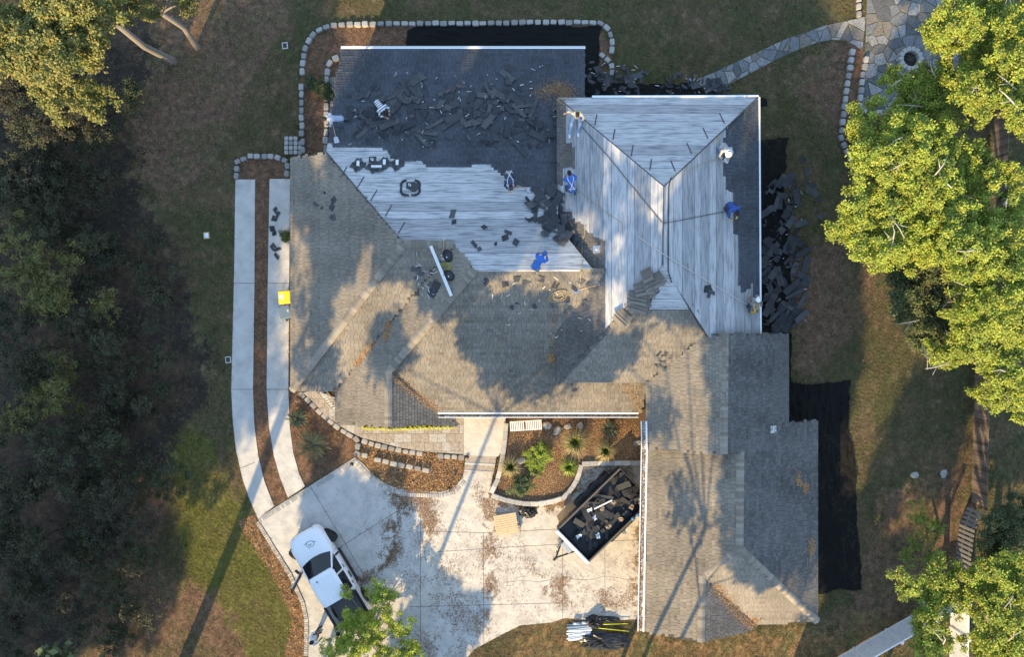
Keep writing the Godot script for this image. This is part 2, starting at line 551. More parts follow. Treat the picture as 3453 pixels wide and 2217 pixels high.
func cap_shape() -> ArrayMesh:
	var st := mb()
	st.set_color(Color.WHITE)
	var w := 0.18
	var prof := [[-w, -0.075], [-w * 0.45, -0.012], [0.0, 0.012], [w * 0.45, -0.012], [w, -0.075]]
	for i in 4:
		var p: Array = prof[i]
		var q: Array = prof[i + 1]
		quad(st, Vector3(p[0], p[1], -0.11), Vector3(p[0], p[1] + 0.012, 0.075), Vector3(q[0], q[1] + 0.012, 0.075), Vector3(q[0], q[1], -0.11))
		quad(st, Vector3(p[0], p[1] + 0.012, 0.075), Vector3(p[0], p[1] - 0.01, 0.075), Vector3(q[0], q[1] - 0.01, 0.075), Vector3(q[0], q[1] + 0.012, 0.075))
	return done(st)
func edge(k: String, i: int, lift := 0.02) -> Vector3:
	return on(slopes[k], slopes[k].uv[i], lift)
func gutter(a: Vector3, b: Vector3, side: Vector3, wide: float, called_leaf: bool):
	var st := mb()
	var f := aim(a, b)
	var l := a.distance_to(b)
	var mid := a.lerp(b, 0.5)
	var place = func(off: float, up: float, w: float, h: float): cbox(st, Transform3D(f.basis, mid + side * off + Vector3.UP * up), Vector3(w, h, l), 0.004)
	place.call(0.03, 0.03, 0.075, 0.03)
	place.call(wide * 0.55, -0.10, wide * 0.8, 0.012)
	place.call(wide - 0.02, -0.035, 0.03, 0.13)
	part(house, "gutter", done(st), M.white)
	if called_leaf:
		var buf := PackedFloat32Array()
		var n := int(l * 130)
		for i in n:
			var p := a.lerp(b, rng.randf()) + side * rnd(0.08, wide - 0.05) + Vector3.UP * rnd(-0.09, -0.03)
			add_leaf(buf, p, Vector3.UP, rnd(0.6, 1.1), litter_tone())
		var o := many(house, "gutter_leaves", M.litter_mesh, M.litter, buf, n)
func litter_tone() -> Color:
	var q: Array = [[0.36, 0.18, 0.07], [0.30, 0.15, 0.06], [0.42, 0.26, 0.12], [0.23, 0.12, 0.06], [0.46, 0.33, 0.18]][rng.randi() % 5]
	var f := rnd(0.7, 1.15)
	return Color(q[0] * f, q[1] * f, q[2] * f)
func add_leaf(buf: PackedFloat32Array, p: Vector3, n: Vector3, size: float, c: Color):
	var b := Basis(Quaternion(Vector3.UP, (n + Vector3(rnd(-0.5, 0.5), 0, rnd(-0.5, 0.5))).normalized())) * Basis(Vector3.UP, rnd(0, TAU))
	b = b.scaled_local(Vector3.ONE * size)
	buf.append_array(PackedFloat32Array([b.x.x, b.y.x, b.z.x, p.x, b.x.y, b.y.y, b.z.y, p.y, b.x.z, b.y.z, b.z.z, p.z, c.r, c.g, c.b, 1.0]))
func build_house():
	house = thing("house", "large single-storey house with its shingle roof half stripped to silver underlayment", "house")
	M.shingle_mesh = shingle_mesh()
	M.cap_mesh = cap_shape()
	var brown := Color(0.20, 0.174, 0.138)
	var mid := Color(0.108, 0.102, 0.094)  # east-facing slopes: their shade is put into this darker shingle colour
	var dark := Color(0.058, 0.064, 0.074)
	var nodes := {}
	for k in slopes:
		var sl: Dictionary = slopes[k]
		var st := mb()
		var uv: PackedVector2Array = sl.uv
		prism_on(st, sl, uv, -0.19, -0.006)
		nodes[k] = part(house, "roof_slope", done(st), M.deck_dark)
	var a_mask := [[1060, 80], [2010, 80], [2010, 340], [1990, 700], [1890, 700]] + zm(900, 0, 1.925, [[1885, 1290], [1830, 1262], [1800, 1226], [1640, 1224], [1610, 1190], [1560, 1150], [1520, 1130], [1500, 1110], [1470, 1090], [1455, 1070], [1330, 1071], [1330, 1090], [1050, 1095], [1010, 1065], [990, 1045], [920, 1045], [870, 1060], [840, 1050], [820, 1030], [790, 1000], [755, 960], [420, 958]])
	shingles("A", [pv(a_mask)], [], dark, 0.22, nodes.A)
	sheets("A", nodes.A, pv(zm(900, 0, 1.925, [[300, 930], [1885, 930], [1885, 1100], [1960, 1300], [2420, 1900], [300, 1900]])), M.felt_xs, 0.46, [pv(a_mask)])
	var e1_masks := [pv([[1870, 320], [1905, 360], [1907, 475], [1935, 495], [1935, 566], [1902, 566], [1902, 620], [1870, 630]]), pv([[1870, 690], [1935, 740], [1990, 785], [2020, 805], [2043, 815], [2043, 1125], [1870, 1300]])]
	shingles("E1", e1_masks, [], Color(0.115, 0.102, 0.09), 0.22, nodes.E1)
	sheets("E1", nodes.E1, pv([[1879, 330], [2260, 620], [2260, 900], [2043, 1130], [1879, 1290]]), M.felt_zs, 0.46, e1_masks)
	var e2_masks := [pv([[2580, 310], [2470, 405], [2443, 440], [2440, 585], [2455, 650], [2475, 655], [2475, 790], [2490, 800], [2492, 930], [2493, 980], [2520, 982], [2535, 960], [2536, 1000], [2580, 1000]])]
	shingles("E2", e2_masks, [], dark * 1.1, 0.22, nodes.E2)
	sheets("E2", nodes.E2, pv([[2200, 600], [2560, 328], [2580, 1160], [2380, 1160], [2200, 890]]), M.felt_zs, 0.46, e2_masks)
	sheets("N", nodes.N, PackedVector2Array(), M.felt_xs)
	var bare_s := pv([[2235, 880], [2335, 1040], [2318, 1044], [2188, 1044], [2200, 1005], [2225, 985], [2205, 930]])
	shingles("S", [], [bare_s], brown, 0.2, nodes.S)
	sheets("S", nodes.S, bare_s, [M.felt_x])
	shingles("C2", [], [pv([[1590, 880], [1965, 880], [1955, 919], [1600, 919]])], brown * 0.92, 0.24, nodes.C2)
	sheets("C2", nodes.C2, pv([[1590, 880], [1965, 880], [1955, 919], [1600, 919]]), [M.felt_x])
	shingles("B", [], [], brown, 0.16, nodes.B)
	shingles("C", [], [], brown, 0.16, nodes.C)
	shingles("W2", [], [], brown, 0.16, nodes.W2)
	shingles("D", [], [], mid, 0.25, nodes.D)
	shingles("G1", [], [], brown, 0.2, nodes.G1, 160)
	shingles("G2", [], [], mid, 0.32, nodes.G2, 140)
	shingles("H1", [], [], brown, 0.2, nodes.H1)
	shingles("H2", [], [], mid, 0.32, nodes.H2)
	shingles("HS", [], [], brown * 1.08, 0.12, nodes.HS)
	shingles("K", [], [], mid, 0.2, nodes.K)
	# hips and ridges
	for q in [["B", 2, 3, brown], ["W2", 1, 2, brown], ["W2", 2, 3, brown], ["G2", 0, 3, brown], ["H2", 0, 4, brown], ["H2", 4, 3, brown], ["HS", 0, 3, brown], ["K", 0, 3, brown]]:
		cap_run(house, edge(q[0], q[1]), edge(q[0], q[2]), q[3] * 1.15)
	cap_run(house, on_roof(2050, 1105)[0] + Vector3.UP * 0.03, edge("S", 3), mid)
	for w in [["C", 0, 1]]:
		cap_run(house, edge("C", 0), edge("C", 1), brown)
	# bare ridge boards where the caps are off, and the black ridge strip
	for q in [["E1", 1, 2], ["N", 0, 2], ["N", 1, 2], ["A", 8, 9]]:
		var a := edge(q[0], q[1], 0.03)
		var b := edge(q[0], q[2], 0.03)
		part(house, "hip_board", box_beam(a, b, 0.05, 0.02), M.deck_dark)
	# walls under the eaves
	for q in [[[1175, 200], [1945, 200], [1945, 1360], [1175, 1360]], [[1010, 560], [1500, 560], [1500, 1290], [1010, 1290]], [[1160, 1100], [1500, 1100], [1500, 1400], [1160, 1400]], [[1905, 360], [2530, 360], [2530, 1260], [1905, 1260]], [[2215, 1160], [2625, 1160], [2625, 1500], [2215, 1500]], [[2215, 1450], [2722, 1450], [2722, 2060], [2215, 2060]], [[2215, 1990], [2510, 1990], [2510, 2095], [2215, 2095]]]:
		var poly := marks(q, 2.2)
		var c := (poly[0] + poly[2]) / 2.0
		var e := poly[2] - poly[0]
		var h := 2.2
		for t in [poly[0], poly[1], poly[2], poly[3]]:
			h = h
		part(house, "wall", box_mesh(Vector3(e.x, h + (0.8 if c.x > 0.0 else 0.0), e.y), 0.02), M.wall, lay(c.x, 0.0, c.y))
	for q in [[2215, 1580], [2215, 1900]]:
		var p := at(q[0], q[1], 1.1)
		var door := part(house, "garage_door", box_mesh(Vector3(0.06, 2.2, 2.6), 0.01), M.white, lay(p.x - 0.02, 0.0, p.z))
		for i in 4: part(door, "panel", box_mesh(Vector3(0.02, 0.46, 2.5), 0.008), M.white_dirty, lay(-0.035, 0.05 + 0.53 * i, 0))
	# gutters
	var ga := edge("A", 0, 0.0); var gb := edge("A", 1, 0.0)
	gutter(ga + Vector3(-0.02, 0.0, 0), gb + Vector3(0.02, 0, 0), Vector3(0, 0, -1), 0.13, false)
	gutter(edge("C2", 6, 0.0) + Vector3(-0.1, 0, 0), edge("C2", 5, 0.0) + Vector3(-0.1, 0, 0), Vector3(0, 0, 1), 0.25, true)
	var g3 := edge("G1", 5, 0.0)
	gutter(edge("H1", 5, 0.0), edge("H1", 0, 0.0), Vector3(-1, 0, 0), 0.30, true)
	gutter(Vector3(g3.x, g3.y, g3.z + 0.05), Vector3(g3.x - 0.03, g3.y, edge("C2", 5).z + 0.25), Vector3(-1, 0, 0), 0.28, true)
	gutter(edge("N", 0, 0.0) + Vector3(1.6, 0, 0), edge("N", 1, 0.0), Vector3(0, 0, -1), 0.10, false)
	gutter(edge("E2", 2, 0.0), edge("E2", 1, 0.0), Vector3(1, 0, 0), 0.08, false)
	# flashing and fascia along the west eave
	part(house, "fascia", box_beam(edge("B", 0, -0.1), edge("B", 3, -0.1), 0.04, 0.16), M.white_dirty)
	part(house, "fascia", box_beam(edge("H2", 2, -0.1), edge("H2", 3, -0.1), 0.04, 0.16), M.white_dirty)
func box_beam(a: Vector3, b: Vector3, w: float, h: float) -> ArrayMesh:
	var st := mb()
	var f := aim(a, b)
	cbox(st, Transform3D(f.basis, a.lerp(b, 0.5)), Vector3(w, h, a.distance_to(b)), 0.004)
	return done(st)

# ---------------------------------------------------------------- ground
const ZX := 900
const ZZ := 600
const ZC := 0.06
var zones := PackedByteArray()
func zone_of(x: float, z: float) -> int:
	var i := int((x + 27.0) / ZC)
	var j := int((z + 18.0) / ZC)
	if i < 0 or j < 0 or i >= ZX or j >= ZZ: return 0
	return zones[j * ZX + i]
func fill(poly: PackedVector2Array, code: int):
	var lo := 1e9
	var hi := -1e9
	for p in poly:
		lo = minf(lo, p.y); hi = maxf(hi, p.y)
	for j in range(maxi(0, int((lo + 18.0) / ZC)), mini(ZZ, int((hi + 18.0) / ZC) + 1)):
		var z := j * ZC - 18.0
		var xs := []
		for i in poly.size():
			var a := poly[i]
			var b := poly[(i + 1) % poly.size()]
			if (a.y > z) != (b.y > z): xs.append(a.x + (z - a.y) / (b.y - a.y) * (b.x - a.x))
		xs.sort()
		for q in range(0, xs.size() - 1, 2):
			for i in range(maxi(0, int((xs[q] + 27.0) / ZC)), mini(ZX, int((xs[q + 1] + 27.0) / ZC))):
				zones[j * ZX + i] = code
# plans, as marks on the photograph
var PAD := [[871, 1749], [1197, 1544], [1225, 1565], [1255, 1600], [1290, 1625], [1323, 1642], [1375, 1656], [1430, 1658], [1489, 1660], [1530, 1648], [1557, 1616], [1566, 1590], [1662, 1597], [1651, 1668], [1715, 1692], [1790, 1704], [1850, 1700], [1905, 1672], [1945, 1612], [1958, 1562], [2230, 1560], [2230, 2085], [2029, 2095], [1905, 2085], [1860, 2100], [1755, 2110], [1700, 2137], [1600, 2190], [1540, 2260], [1400, 2330], [1030, 2330], [1040, 2217], [1042, 2090], [1030, 2030], [985, 1930]]
var STRIP1 := [[795, 606], [861, 606], [859, 950], [854, 1317], [858, 1430], [872, 1540], [893, 1626], [925, 1708], [871, 1749], [845, 1690], [820, 1620], [797, 1520], [786, 1420], [781, 1317], [790, 950]]
var STRIP2 := [[910, 604], [979, 604], [976, 950], [973, 1317], [978, 1440], [990, 1530], [1010, 1600], [1029, 1641], [972, 1680], [945, 1610], [925, 1540], [908, 1440], [900, 1317], [904, 950]]
func build_zones():
	zones.resize(ZX * ZZ)
	zones.fill(0)
	# 1 brown litter over thin grass, 2 mulch, 3 hard surface, 4 forest floor, 5 deep fresh leaves, 6 straw-brown lawn
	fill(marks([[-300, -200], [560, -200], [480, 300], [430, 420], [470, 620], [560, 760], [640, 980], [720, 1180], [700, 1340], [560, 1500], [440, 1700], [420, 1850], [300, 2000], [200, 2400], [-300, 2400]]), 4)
	fill(marks([[560, -200], [1000, -200], [960, 100], [820, 320], [720, 560], [640, 620], [560, 700], [470, 560], [440, 380], [500, 250]]), 1)
	fill(marks([[300, 1980], [520, 1930], [640, 1960], [800, 2080], [850, 2217], [850, 2350], [200, 2350]]), 1)
	fill(marks([[480, 1700], [540, 1500], [600, 1520], [560, 1760], [500, 1950], [400, 1960]]), 1)
	fill(marks([[2766, 2110], [3130, 2060], [2800, 2350], [1700, 2350], [1760, 2120], [1900, 2090], [2160, 2150]]), 6)
	fill(marks([[2890, 1960], [2960, 1700], [3060, 1620], [3240, 1580], [3290, 1700], [3240, 1950], [3120, 2060], [2770, 2110]]), 1)
	fill(marks(zm(2600, 0, 1.7116, [[300, 250], [470, 240], [440, 460], [400, 800], [300, 700], [60, 480], [100, 330]])), 1)
	fill(marks([[2650, 900], [2900, 700], [2960, 1000], [2860, 1150], [2700, 1300], [2660, 1100]]), 1)
	fill(marks([[640, 1420], [720, 1500], [800, 1680], [870, 1790], [960, 1960], [1010, 2100], [1010, 2350], [860, 2350], [800, 2080], [640, 1960], [600, 1750], [590, 1560]]), 7)
	# beds
	fill(marks([[861, 560], [910, 560], [904, 950], [900, 1317], [908, 1440], [925, 1540], [945, 1610], [972, 1680], [925, 1708], [893, 1626], [872, 1540], [858, 1430], [854, 1317], [859, 950]]), 2)
	fill(marks([[803, 535], [975, 535], [975, 606], [803, 606]]), 2)
	fill(marks([[976, 600], [1000, 600], [1000, 1320], [973, 1317]]), 2)
	fill(marks([[976, 1317], [1030, 1320], [1110, 1410], [1200, 1480], [1205, 1530], [1197, 1544], [1029, 1641], [990, 1530], [976, 1430]]), 2)
	fill(marks(zm(700, 1200, 1.925, [[965, 545], [1250, 605], [1650, 650], [1670, 750], [1600, 860], [1520, 886], [1205, 860], [1010, 700], [960, 650]])), 5)
	fill(marks(zm(900, 0, 1.925, [[225, 1000], [228, 430], [290, 240], [430, 165], [2150, 150], [2240, 300], [2235, 500], [2065, 560], [1500, 330], [485, 318], [440, 1000]])), 2)
	fill(marks(zm(2600, 0, 1.7116, [[465, 240], [545, 300], [505, 660], [1020, 660], [1100, 760], [900, 1000], [700, 1200], [530, 1130], [465, 955], [400, 800]])), 2)
	fill(marks([[800, 1755], [860, 1740], [985, 1940], [1040, 2090], [1030, 2217], [960, 2217], [990, 2090], [930, 1950]]), 5)
	for p in [PAD, STRIP1, STRIP2]: fill(marks(p), 3)
	fill(marks([[1152, 165], [1972, 165], [1972, 330], [2557, 330], [2562, 1126], [2640, 1126], [2650, 1420], [2740, 1420], [2740, 2090], [2200, 2090], [2200, 1392], [1320, 1440], [1140, 1430], [1120, 1318], [990, 1318], [990, 540], [1110, 520]]), 3)
func build_ground():
	build_zones()
	var n1 := noise(0.22, 91, 4)
	var n2 := noise(2.2, 92, 3)
	var n3 := noise(0.7, 93, 3)
	var im := Image.create(ZX, ZZ, false, Image.FORMAT_RGB8)
	var cols := [Color(0.060, 0.062, 0.022), Color(0.132, 0.079, 0.049), Color(0.13, 0.072, 0.042), Color(0.13, 0.10, 0.07), Color(0.034, 0.026, 0.018), Color(0.22, 0.12, 0.055), Color(0.19, 0.115, 0.05), Color(0.10, 0.098, 0.024)]  # forest floor entry is lowered, so tree shade is partly in its colour
	var brown := Color(0.118, 0.076, 0.045)
	for j in ZZ:
		var z := j * ZC - 18.0
		for i in ZX:
			var x := i * ZC - 27.0
			var a := n1.get_noise_2d(x, z)
			var b := n2.get_noise_2d(x, z)
			var d := n3.get_noise_2d(x, z)
			var k: int = zones[j * ZX + i]
			if k == 0 or k == 1 or k == 6 or k == 4 or k == 7:
				k = zone_of(x + d * 1.4 + b * 0.5 + rnd(-0.35, 0.35), z + a * 1.8 + b * 0.5 + rnd(-0.35, 0.35))
				if k == 2 or k == 3 or k == 5: k = zones[j * ZX + i]
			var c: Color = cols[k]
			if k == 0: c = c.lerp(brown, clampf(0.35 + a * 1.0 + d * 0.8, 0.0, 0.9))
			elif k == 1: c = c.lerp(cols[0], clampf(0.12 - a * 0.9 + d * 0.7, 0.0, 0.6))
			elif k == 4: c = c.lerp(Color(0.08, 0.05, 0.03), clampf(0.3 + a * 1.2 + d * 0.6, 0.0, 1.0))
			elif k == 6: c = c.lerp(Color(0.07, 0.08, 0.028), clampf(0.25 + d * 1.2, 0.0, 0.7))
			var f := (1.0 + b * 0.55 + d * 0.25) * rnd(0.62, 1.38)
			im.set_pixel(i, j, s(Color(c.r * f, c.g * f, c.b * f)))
	var m := StandardMaterial3D.new()
	m.albedo_texture = ImageTexture.create_from_image(im)
	m.roughness = 1.0
	var nn := NoiseTexture2D.new()
	nn.width = 512; nn.height = 512; nn.seamless = true; nn.as_normal_map = true; nn.bump_strength = 5.0
	nn.noise = noise(0.04, 95, 4)
	var st := mb(true)
	var bump := noise(0.25, 96, 3)
	for j in 60:
		for i in 90:
			var q := []
			for c in [[0, 0], [1, 0], [1, 1], [0, 1]]:
				var u := Vector2((i + c[0]) / 90.0, (j + c[1]) / 60.0)
				var x := u.x * ZX * ZC - 27.0
				var z := u.y * ZZ * ZC - 18.0
				q.append([Vector3(x, bump.get_noise_2d(x, z) * 0.02 - 0.02, z), u])
			for t in [0, 1, 2, 0, 2, 3]:
				st.set_uv(q[t][1])
				st.add_vertex(q[t][0])
	structure("ground", done(st), m)
	var far := mb()
	var holes := [[-400, -400, 400, -17.9], [-400, 17.9, 400, 400], [-400, -17.9, -26.9, 17.9], [26.9, -17.9, 400, 17.9]]
	for h in holes:
		quad(far, Vector3(h[0], -0.06, h[1]), Vector3(h[2], -0.06, h[1]), Vector3(h[2], -0.06, h[3]), Vector3(h[0], -0.06, h[3]))
	structure("outer_ground", done(far), grain([[0.0, 0.04, 0.045, 0.02], [1.0, 0.10, 0.08, 0.045]], Vector3.ONE * 0.05, 0.02, 97, 1.0))
func litter_leaf() -> ArrayMesh:   # a fallen leaf about 8 cm long, creased
	var st := mb()
	st.set_color(Color.WHITE)
	var a := Vector3(-0.045, 0.0, 0); var b := Vector3(0.0, 0.006, -0.02); var c := Vector3(0.05, 0.008, 0.0); var d := Vector3(0.0, 0.006, 0.02); var e := Vector3(0.0, -0.002, 0)
	tri(st, a, b, e); tri(st, b, c, e); tri(st, c, d, e); tri(st, d, a, e)
	return done(st)
func tuft_mesh() -> ArrayMesh:
	var st := mb()
	st.set_color(Color.WHITE)
	var r := RandomNumberGenerator.new()
	r.seed = 4
	for i in 9:
		var t := TAU * i / 9.0 + r.randf()
		var d := Vector3(cos(t), 0, sin(t))
		var w := Vector3(-d.z, 0, d.x) * 0.006
		var o := d * r.randf() * 0.05
		var l := r.randf_range(0.04, 0.10)
		tri(st, o - w, o + d * l + Vector3.UP * r.randf_range(0.03, 0.07), o + w)
	return done(st)
func scatter_ground():
	var tuft := PackedFloat32Array()
	var leaf := PackedFloat32Array()
	var nt := 0
	var nl := 0
	var patch := noise(0.3, 98, 3)
	var fine := noise(1.1, 99, 2)
	for k in 230000:
		var x := rnd(-26.8, 26.8)
		var z := rnd(-17.6, 17.6)
		var zo := zone_of(x, z)
		if zo == 3: continue
		var p := patch.get_noise_2d(x, z)
		var f := fine.get_noise_2d(x, z)
		var green: float = [0.8, 0.17, 0.04, 0, 0.10, 0.02, 0.42, 1.0][zo]
		var leafy: float = [0.16, 0.95, 0.85, 0, 0.45, 1.0, 0.5, 0.22][zo]
		if rng.randf() < green + f * 0.4:
			var b := Basis(Vector3.UP, rnd(0, TAU)).scaled(Vector3.ONE * rnd(0.7, 1.5))
			var t := rnd(0.75, 1.25)
			var c := Color(0.095, 0.092, 0.030).lerp(Color(0.17, 0.12, 0.06), clampf(0.25 + p * 0.9 + rnd(-0.25, 0.25), 0.0, 1.0))
			if zo == 7: c = Color(0.145, 0.155, 0.022).lerp(Color(0.22, 0.17, 0.06), clampf(p + rnd(-0.2, 0.6), 0.0, 1.0))
			tuft.append_array(PackedFloat32Array([b.x.x, b.y.x, b.z.x, x, b.x.y, b.y.y, b.z.y, -0.015, b.x.z, b.y.z, b.z.z, z, c.r * t, c.g * t, c.b * t, 1.0]))
			nt += 1
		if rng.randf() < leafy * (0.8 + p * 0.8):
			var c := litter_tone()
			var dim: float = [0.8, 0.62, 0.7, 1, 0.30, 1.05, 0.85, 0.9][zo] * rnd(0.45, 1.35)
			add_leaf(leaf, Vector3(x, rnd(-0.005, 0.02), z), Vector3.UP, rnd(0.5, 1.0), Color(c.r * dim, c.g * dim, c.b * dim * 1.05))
			nl += 1
			if zo == 5:
				for e in 3:
					c = litter_tone()
					add_leaf(leaf, Vector3(x + rnd(-0.15, 0.15), rnd(0.0, 0.04), z + rnd(-0.15, 0.15)), Vector3.UP, rnd(0.7, 1.4), Color(c.r * dim, c.g * dim, c.b * dim))
					nl += 1
	tag(many(self, "grass", M.tuft_mesh, M.litter, tuft, nt), "short patchy lawn grass all round the house", "grass")
	tag(many(self, "fallen_leaves", M.litter_mesh, M.litter, leaf, nl), "brown fallen leaves strewn over lawn and beds", "leaves")
func leaf_band(called: String, label: String, line: Array, width: float, count: int, roof := false, dim := 1.0, lift := 0.012):
	var ln := PackedVector2Array()
	for p in line: ln.append(Vector2(p[0], p[1]))
	var buf := PackedFloat32Array()
	count = count * (1 if roof else 4)
	var kept := 0
	var drift := noise(0.55, 333, 3)
	for k in count:
		var t := rng.randf() * (ln.size() - 1)
		var i := mini(int(t), ln.size() - 2)
		var w := ln[i].lerp(ln[i + 1], t - i)
		var off := Vector2(rng.randfn(0, 0.45), rng.randfn(0, 0.45)) * width * (1.0 if roof else 1.8)
		var p: Vector3
		var n := Vector3.UP
		if roof:
			var q := on_roof(w.x, w.y)
			p = q[0] + Vector3(off.x, 0, off.y)
			var h := top_at(p.x, p.z)
			p.y = h[0] + 0.025 + absf(rng.randfn(0, 0.03)) * minf(1.0, width * 3)
			n = h[1]
		else:
			p = at(w.x, w.y) + Vector3(off.x, lift + absf(rng.randfn(0, 0.008)), off.y)
			if lift < 0.1 and drift.get_noise_2d(p.x, p.z) + drift.get_noise_2d(p.x * 4.0 + 90.0, p.z * 4.0) * 0.6 < rnd(-0.3, 0.25): continue
			kept += 1
		var c := litter_tone()
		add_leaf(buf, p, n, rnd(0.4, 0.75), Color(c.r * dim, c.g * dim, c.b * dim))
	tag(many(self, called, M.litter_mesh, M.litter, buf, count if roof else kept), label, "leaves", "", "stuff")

# ---------------------------------------------------------------- paving and stone
func cut_up(poly: PackedVector2Array, lines: Array, gap: float) -> Array:
	var pieces := [poly]
	for l in lines:
		var strips := Geometry2D.offset_polyline(l, gap, Geometry2D.JOIN_MITER, Geometry2D.END_SQUARE)
		var next := []
		for p in pieces:
			var rest := [p]
			for sp in strips:
				var r2 := []
				for q in rest:
					for c in Geometry2D.clip_polygons(q, sp):
						if not Geometry2D.is_polygon_clockwise(c): r2.append(c)
				rest = r2
			next.append_array(rest)
		pieces = next
	return pieces
func build_paving():
	var bed := structure("driveway", slab_mesh(marks(PAD), -0.10, 0.0), M.joint)
	var lines := []
	for l in [
		zm(700, 1200, 1.925, [[560, 760], [690, 885], [790, 1050], [895, 1222], [1000, 1400], [1120, 1640]]),
		zm(700, 1200, 1.925, [[330, 1440], [600, 1400], [845, 1255], [1110, 1085], [1385, 918], [1560, 800]]),
		zm(700, 1200, 1.925, [[1385, 918], [1383, 1150], [1380, 2000]]),
		zm(700, 1200, 1.925, [[1420, 1350], [1385, 1140], [1800, 1150], [2400, 1120]]),
		zm(1700, 1400, 1.885, [[-420, 870], [0, 842], [370, 822], [700, 800], [1000, 790]]),
		zm(1700, 1400, 1.885, [[372, 560], [372, 1400]]),
		zm(1700, 1400, 1.885, [[640, 700], [640, 1400]]),
		zm(1700, 1400, 1.885, [[-600, 1220], [0, 1205], [372, 1195]]),
		zm(700, 1200, 1.925, [[1790, 1150], [1795, 2100]]),
		zm(700, 1200, 1.925, [[2030, 1150], [2025, 1000], [2050, 800]])]:
		lines.append(marks(l))
	var jag := marks(zm(1700, 1400, 1.885, [[0, 1065], [120, 1052], [220, 1062], [290, 1048], [380, 1028], [420, 1040], [500, 1050], [560, 1046], [640, 1025], [720, 1035], [790, 1050], [860, 1040], [1000, 1050]]))
	var jag2 := marks(zm(700, 1200, 1.925, [[700, 1060], [760, 1000], [830, 990], [900, 945], [960, 920], [985, 870], [1040, 850]]))
	var i := 0
	var pcs := cut_up(marks(PAD), lines, 0.011)
	pcs = cut_up2(pcs, jag, 0.008)
	for pc in pcs:
		part(bed, "concrete_slab", slab_mesh(pc, -0.05, 0.006 + 0.002 * (i % 3)), [M.concrete, M.concrete2][0 if centre(pc).x < -3.5 else 1])
		i += 1
	for q in [[STRIP1, "tyre_track_paving"], [STRIP2, "tyre_track_paving"]]:
		var b := structure(q[1], slab_mesh(marks(q[0]), -0.1, 0.0), M.joint)
		for pc in cut_up(marks(q[0]), [marks([[760, 956], [1010, 956]]), marks([[760, 1314], [1010, 1314]]), marks([[760, 1600], [860, 1560]])], 0.012):
			part(b, "concrete_slab", slab_mesh(pc, -0.05, 0.012), M.concrete)
	# brick border of the parking pad
	var border := thing("brick_border", "soldier course of pale bricks edging the parking pad", "brick edging")
	for l in [[[871, 1752], [1197, 1548]], [[875, 1756], [985, 1933], [1030, 2033], [1042, 2090], [1040, 2217]], [[1200, 1548], [1255, 1604], [1290, 1630], [1323, 1647], [1375, 1661], [1430, 1663], [1489, 1665], [1530, 1653], [1560, 1620]]]:
		for a in along(marks(l), 0.115):
			var v := Vector2(-sin(a[1] + PI), cos(a[1])) 
			part(border, "brick", M.brick_mesh, [M.paver2, M.blockstone, M.concrete2][rng.randi() % 3], lay(a[0].x, 0.004, a[0].y, a[1]) * Transform3D(Basis(), Vector3(0, rnd(0, 0.004), 0.12)))
	# raised entrance walk, its pavers and steps
	var porch := marks(zm(700, 1200, 1.925, [[620, 240], [700, 225], [900, 300], [1180, 400], [1660, 400], [1660, 640], [1400, 622], [1250, 597], [1000, 532], [900, 482], [760, 382], [690, 302]]), 0.3)
	var pw := structure("front_walk", slab_mesh(porch, -0.1, 0.30), M.joint)
	var r := Rect2(porch[0], Vector2.ZERO)
	for p in porch: r = r.expand(p)
	var y := r.position.y
	var row := 0
	while y < r.end.y:
		var x := r.position.x - (0.22 if row % 2 else 0.0)
		while x < r.end.x:
			var cell := PackedVector2Array([Vector2(x, y), Vector2(x + 0.43, y), Vector2(x + 0.43, y + 0.43), Vector2(x, y + 0.43)])
			for c in Geometry2D.intersect_polygons(cell, porch):
				part(pw, "paver", slab_mesh(c, 0.28, 0.33 + rnd(0, 0.006)), [M.paver, M.paver, M.paver2][rng.randi() % 3])
			x += 0.442
		y += 0.442
		row += 1
	var walk := marks(zm(700, 1200, 1.925, [[1662, 380], [1938, 380], [1925, 600], [1885, 655], [1662, 645]]), 0.3)
	structure("entrance_walk", slab_mesh(walk, -0.1, 0.36), M.concrete2)
	var steps := thing("front_steps", "three broad concrete steps between planter wall and mulch bed", "steps")
	for q in [[[1676, 646], [1876, 655], [1866, 716], [1670, 706], 0.25], [[1670, 706], [1866, 716], [1856, 766], [1666, 752], 0.13]]:
		var tread := marks(zm(700, 1200, 1.925, [q[0], q[1], q[2], q[3]]), q[4])
		part(steps, "step", slab_mesh(tread, -0.05, q[4]), M.paver)
		part(steps, "nosing", box_beam(Vector3(tread[3].x, q[4] - 0.01, tread[3].y - 0.05), Vector3(tread[2].x, q[4] - 0.01, tread[2].y - 0.05), 0.09, 0.05), M.concrete)
	# planter wall
	var pl := zm(700, 1200, 1.925, [[1938, 440], [1925, 600], [1892, 790], [1835, 905], [1950, 945], [2100, 968], [2230, 952], [2310, 925]]) + zm(1700, 1400, 1.885, [[380, 525], [430, 470], [470, 400], [492, 312], [600, 308], [880, 308]])
	var wall := thing("planter_wall", "curved pale block wall round the raised planting bed", "garden wall")
	var wl := smoothed(marks(pl, 0.5), 1)
	for a in along(wl, 0.405):
		part(wall, "block", M.wallblock_mesh, [M.blockstone, M.paver2, M.concrete2][rng.randi() % 3], lay(a[0].x, 0.0, a[0].y, a[1]))
	var soil := marks(pl + [[2230, 1560], [2230, 1380], [1716, 1390]], 0.35)
	structure("planting_bed", slab_mesh(soil, -0.05, 0.34), M.soil)
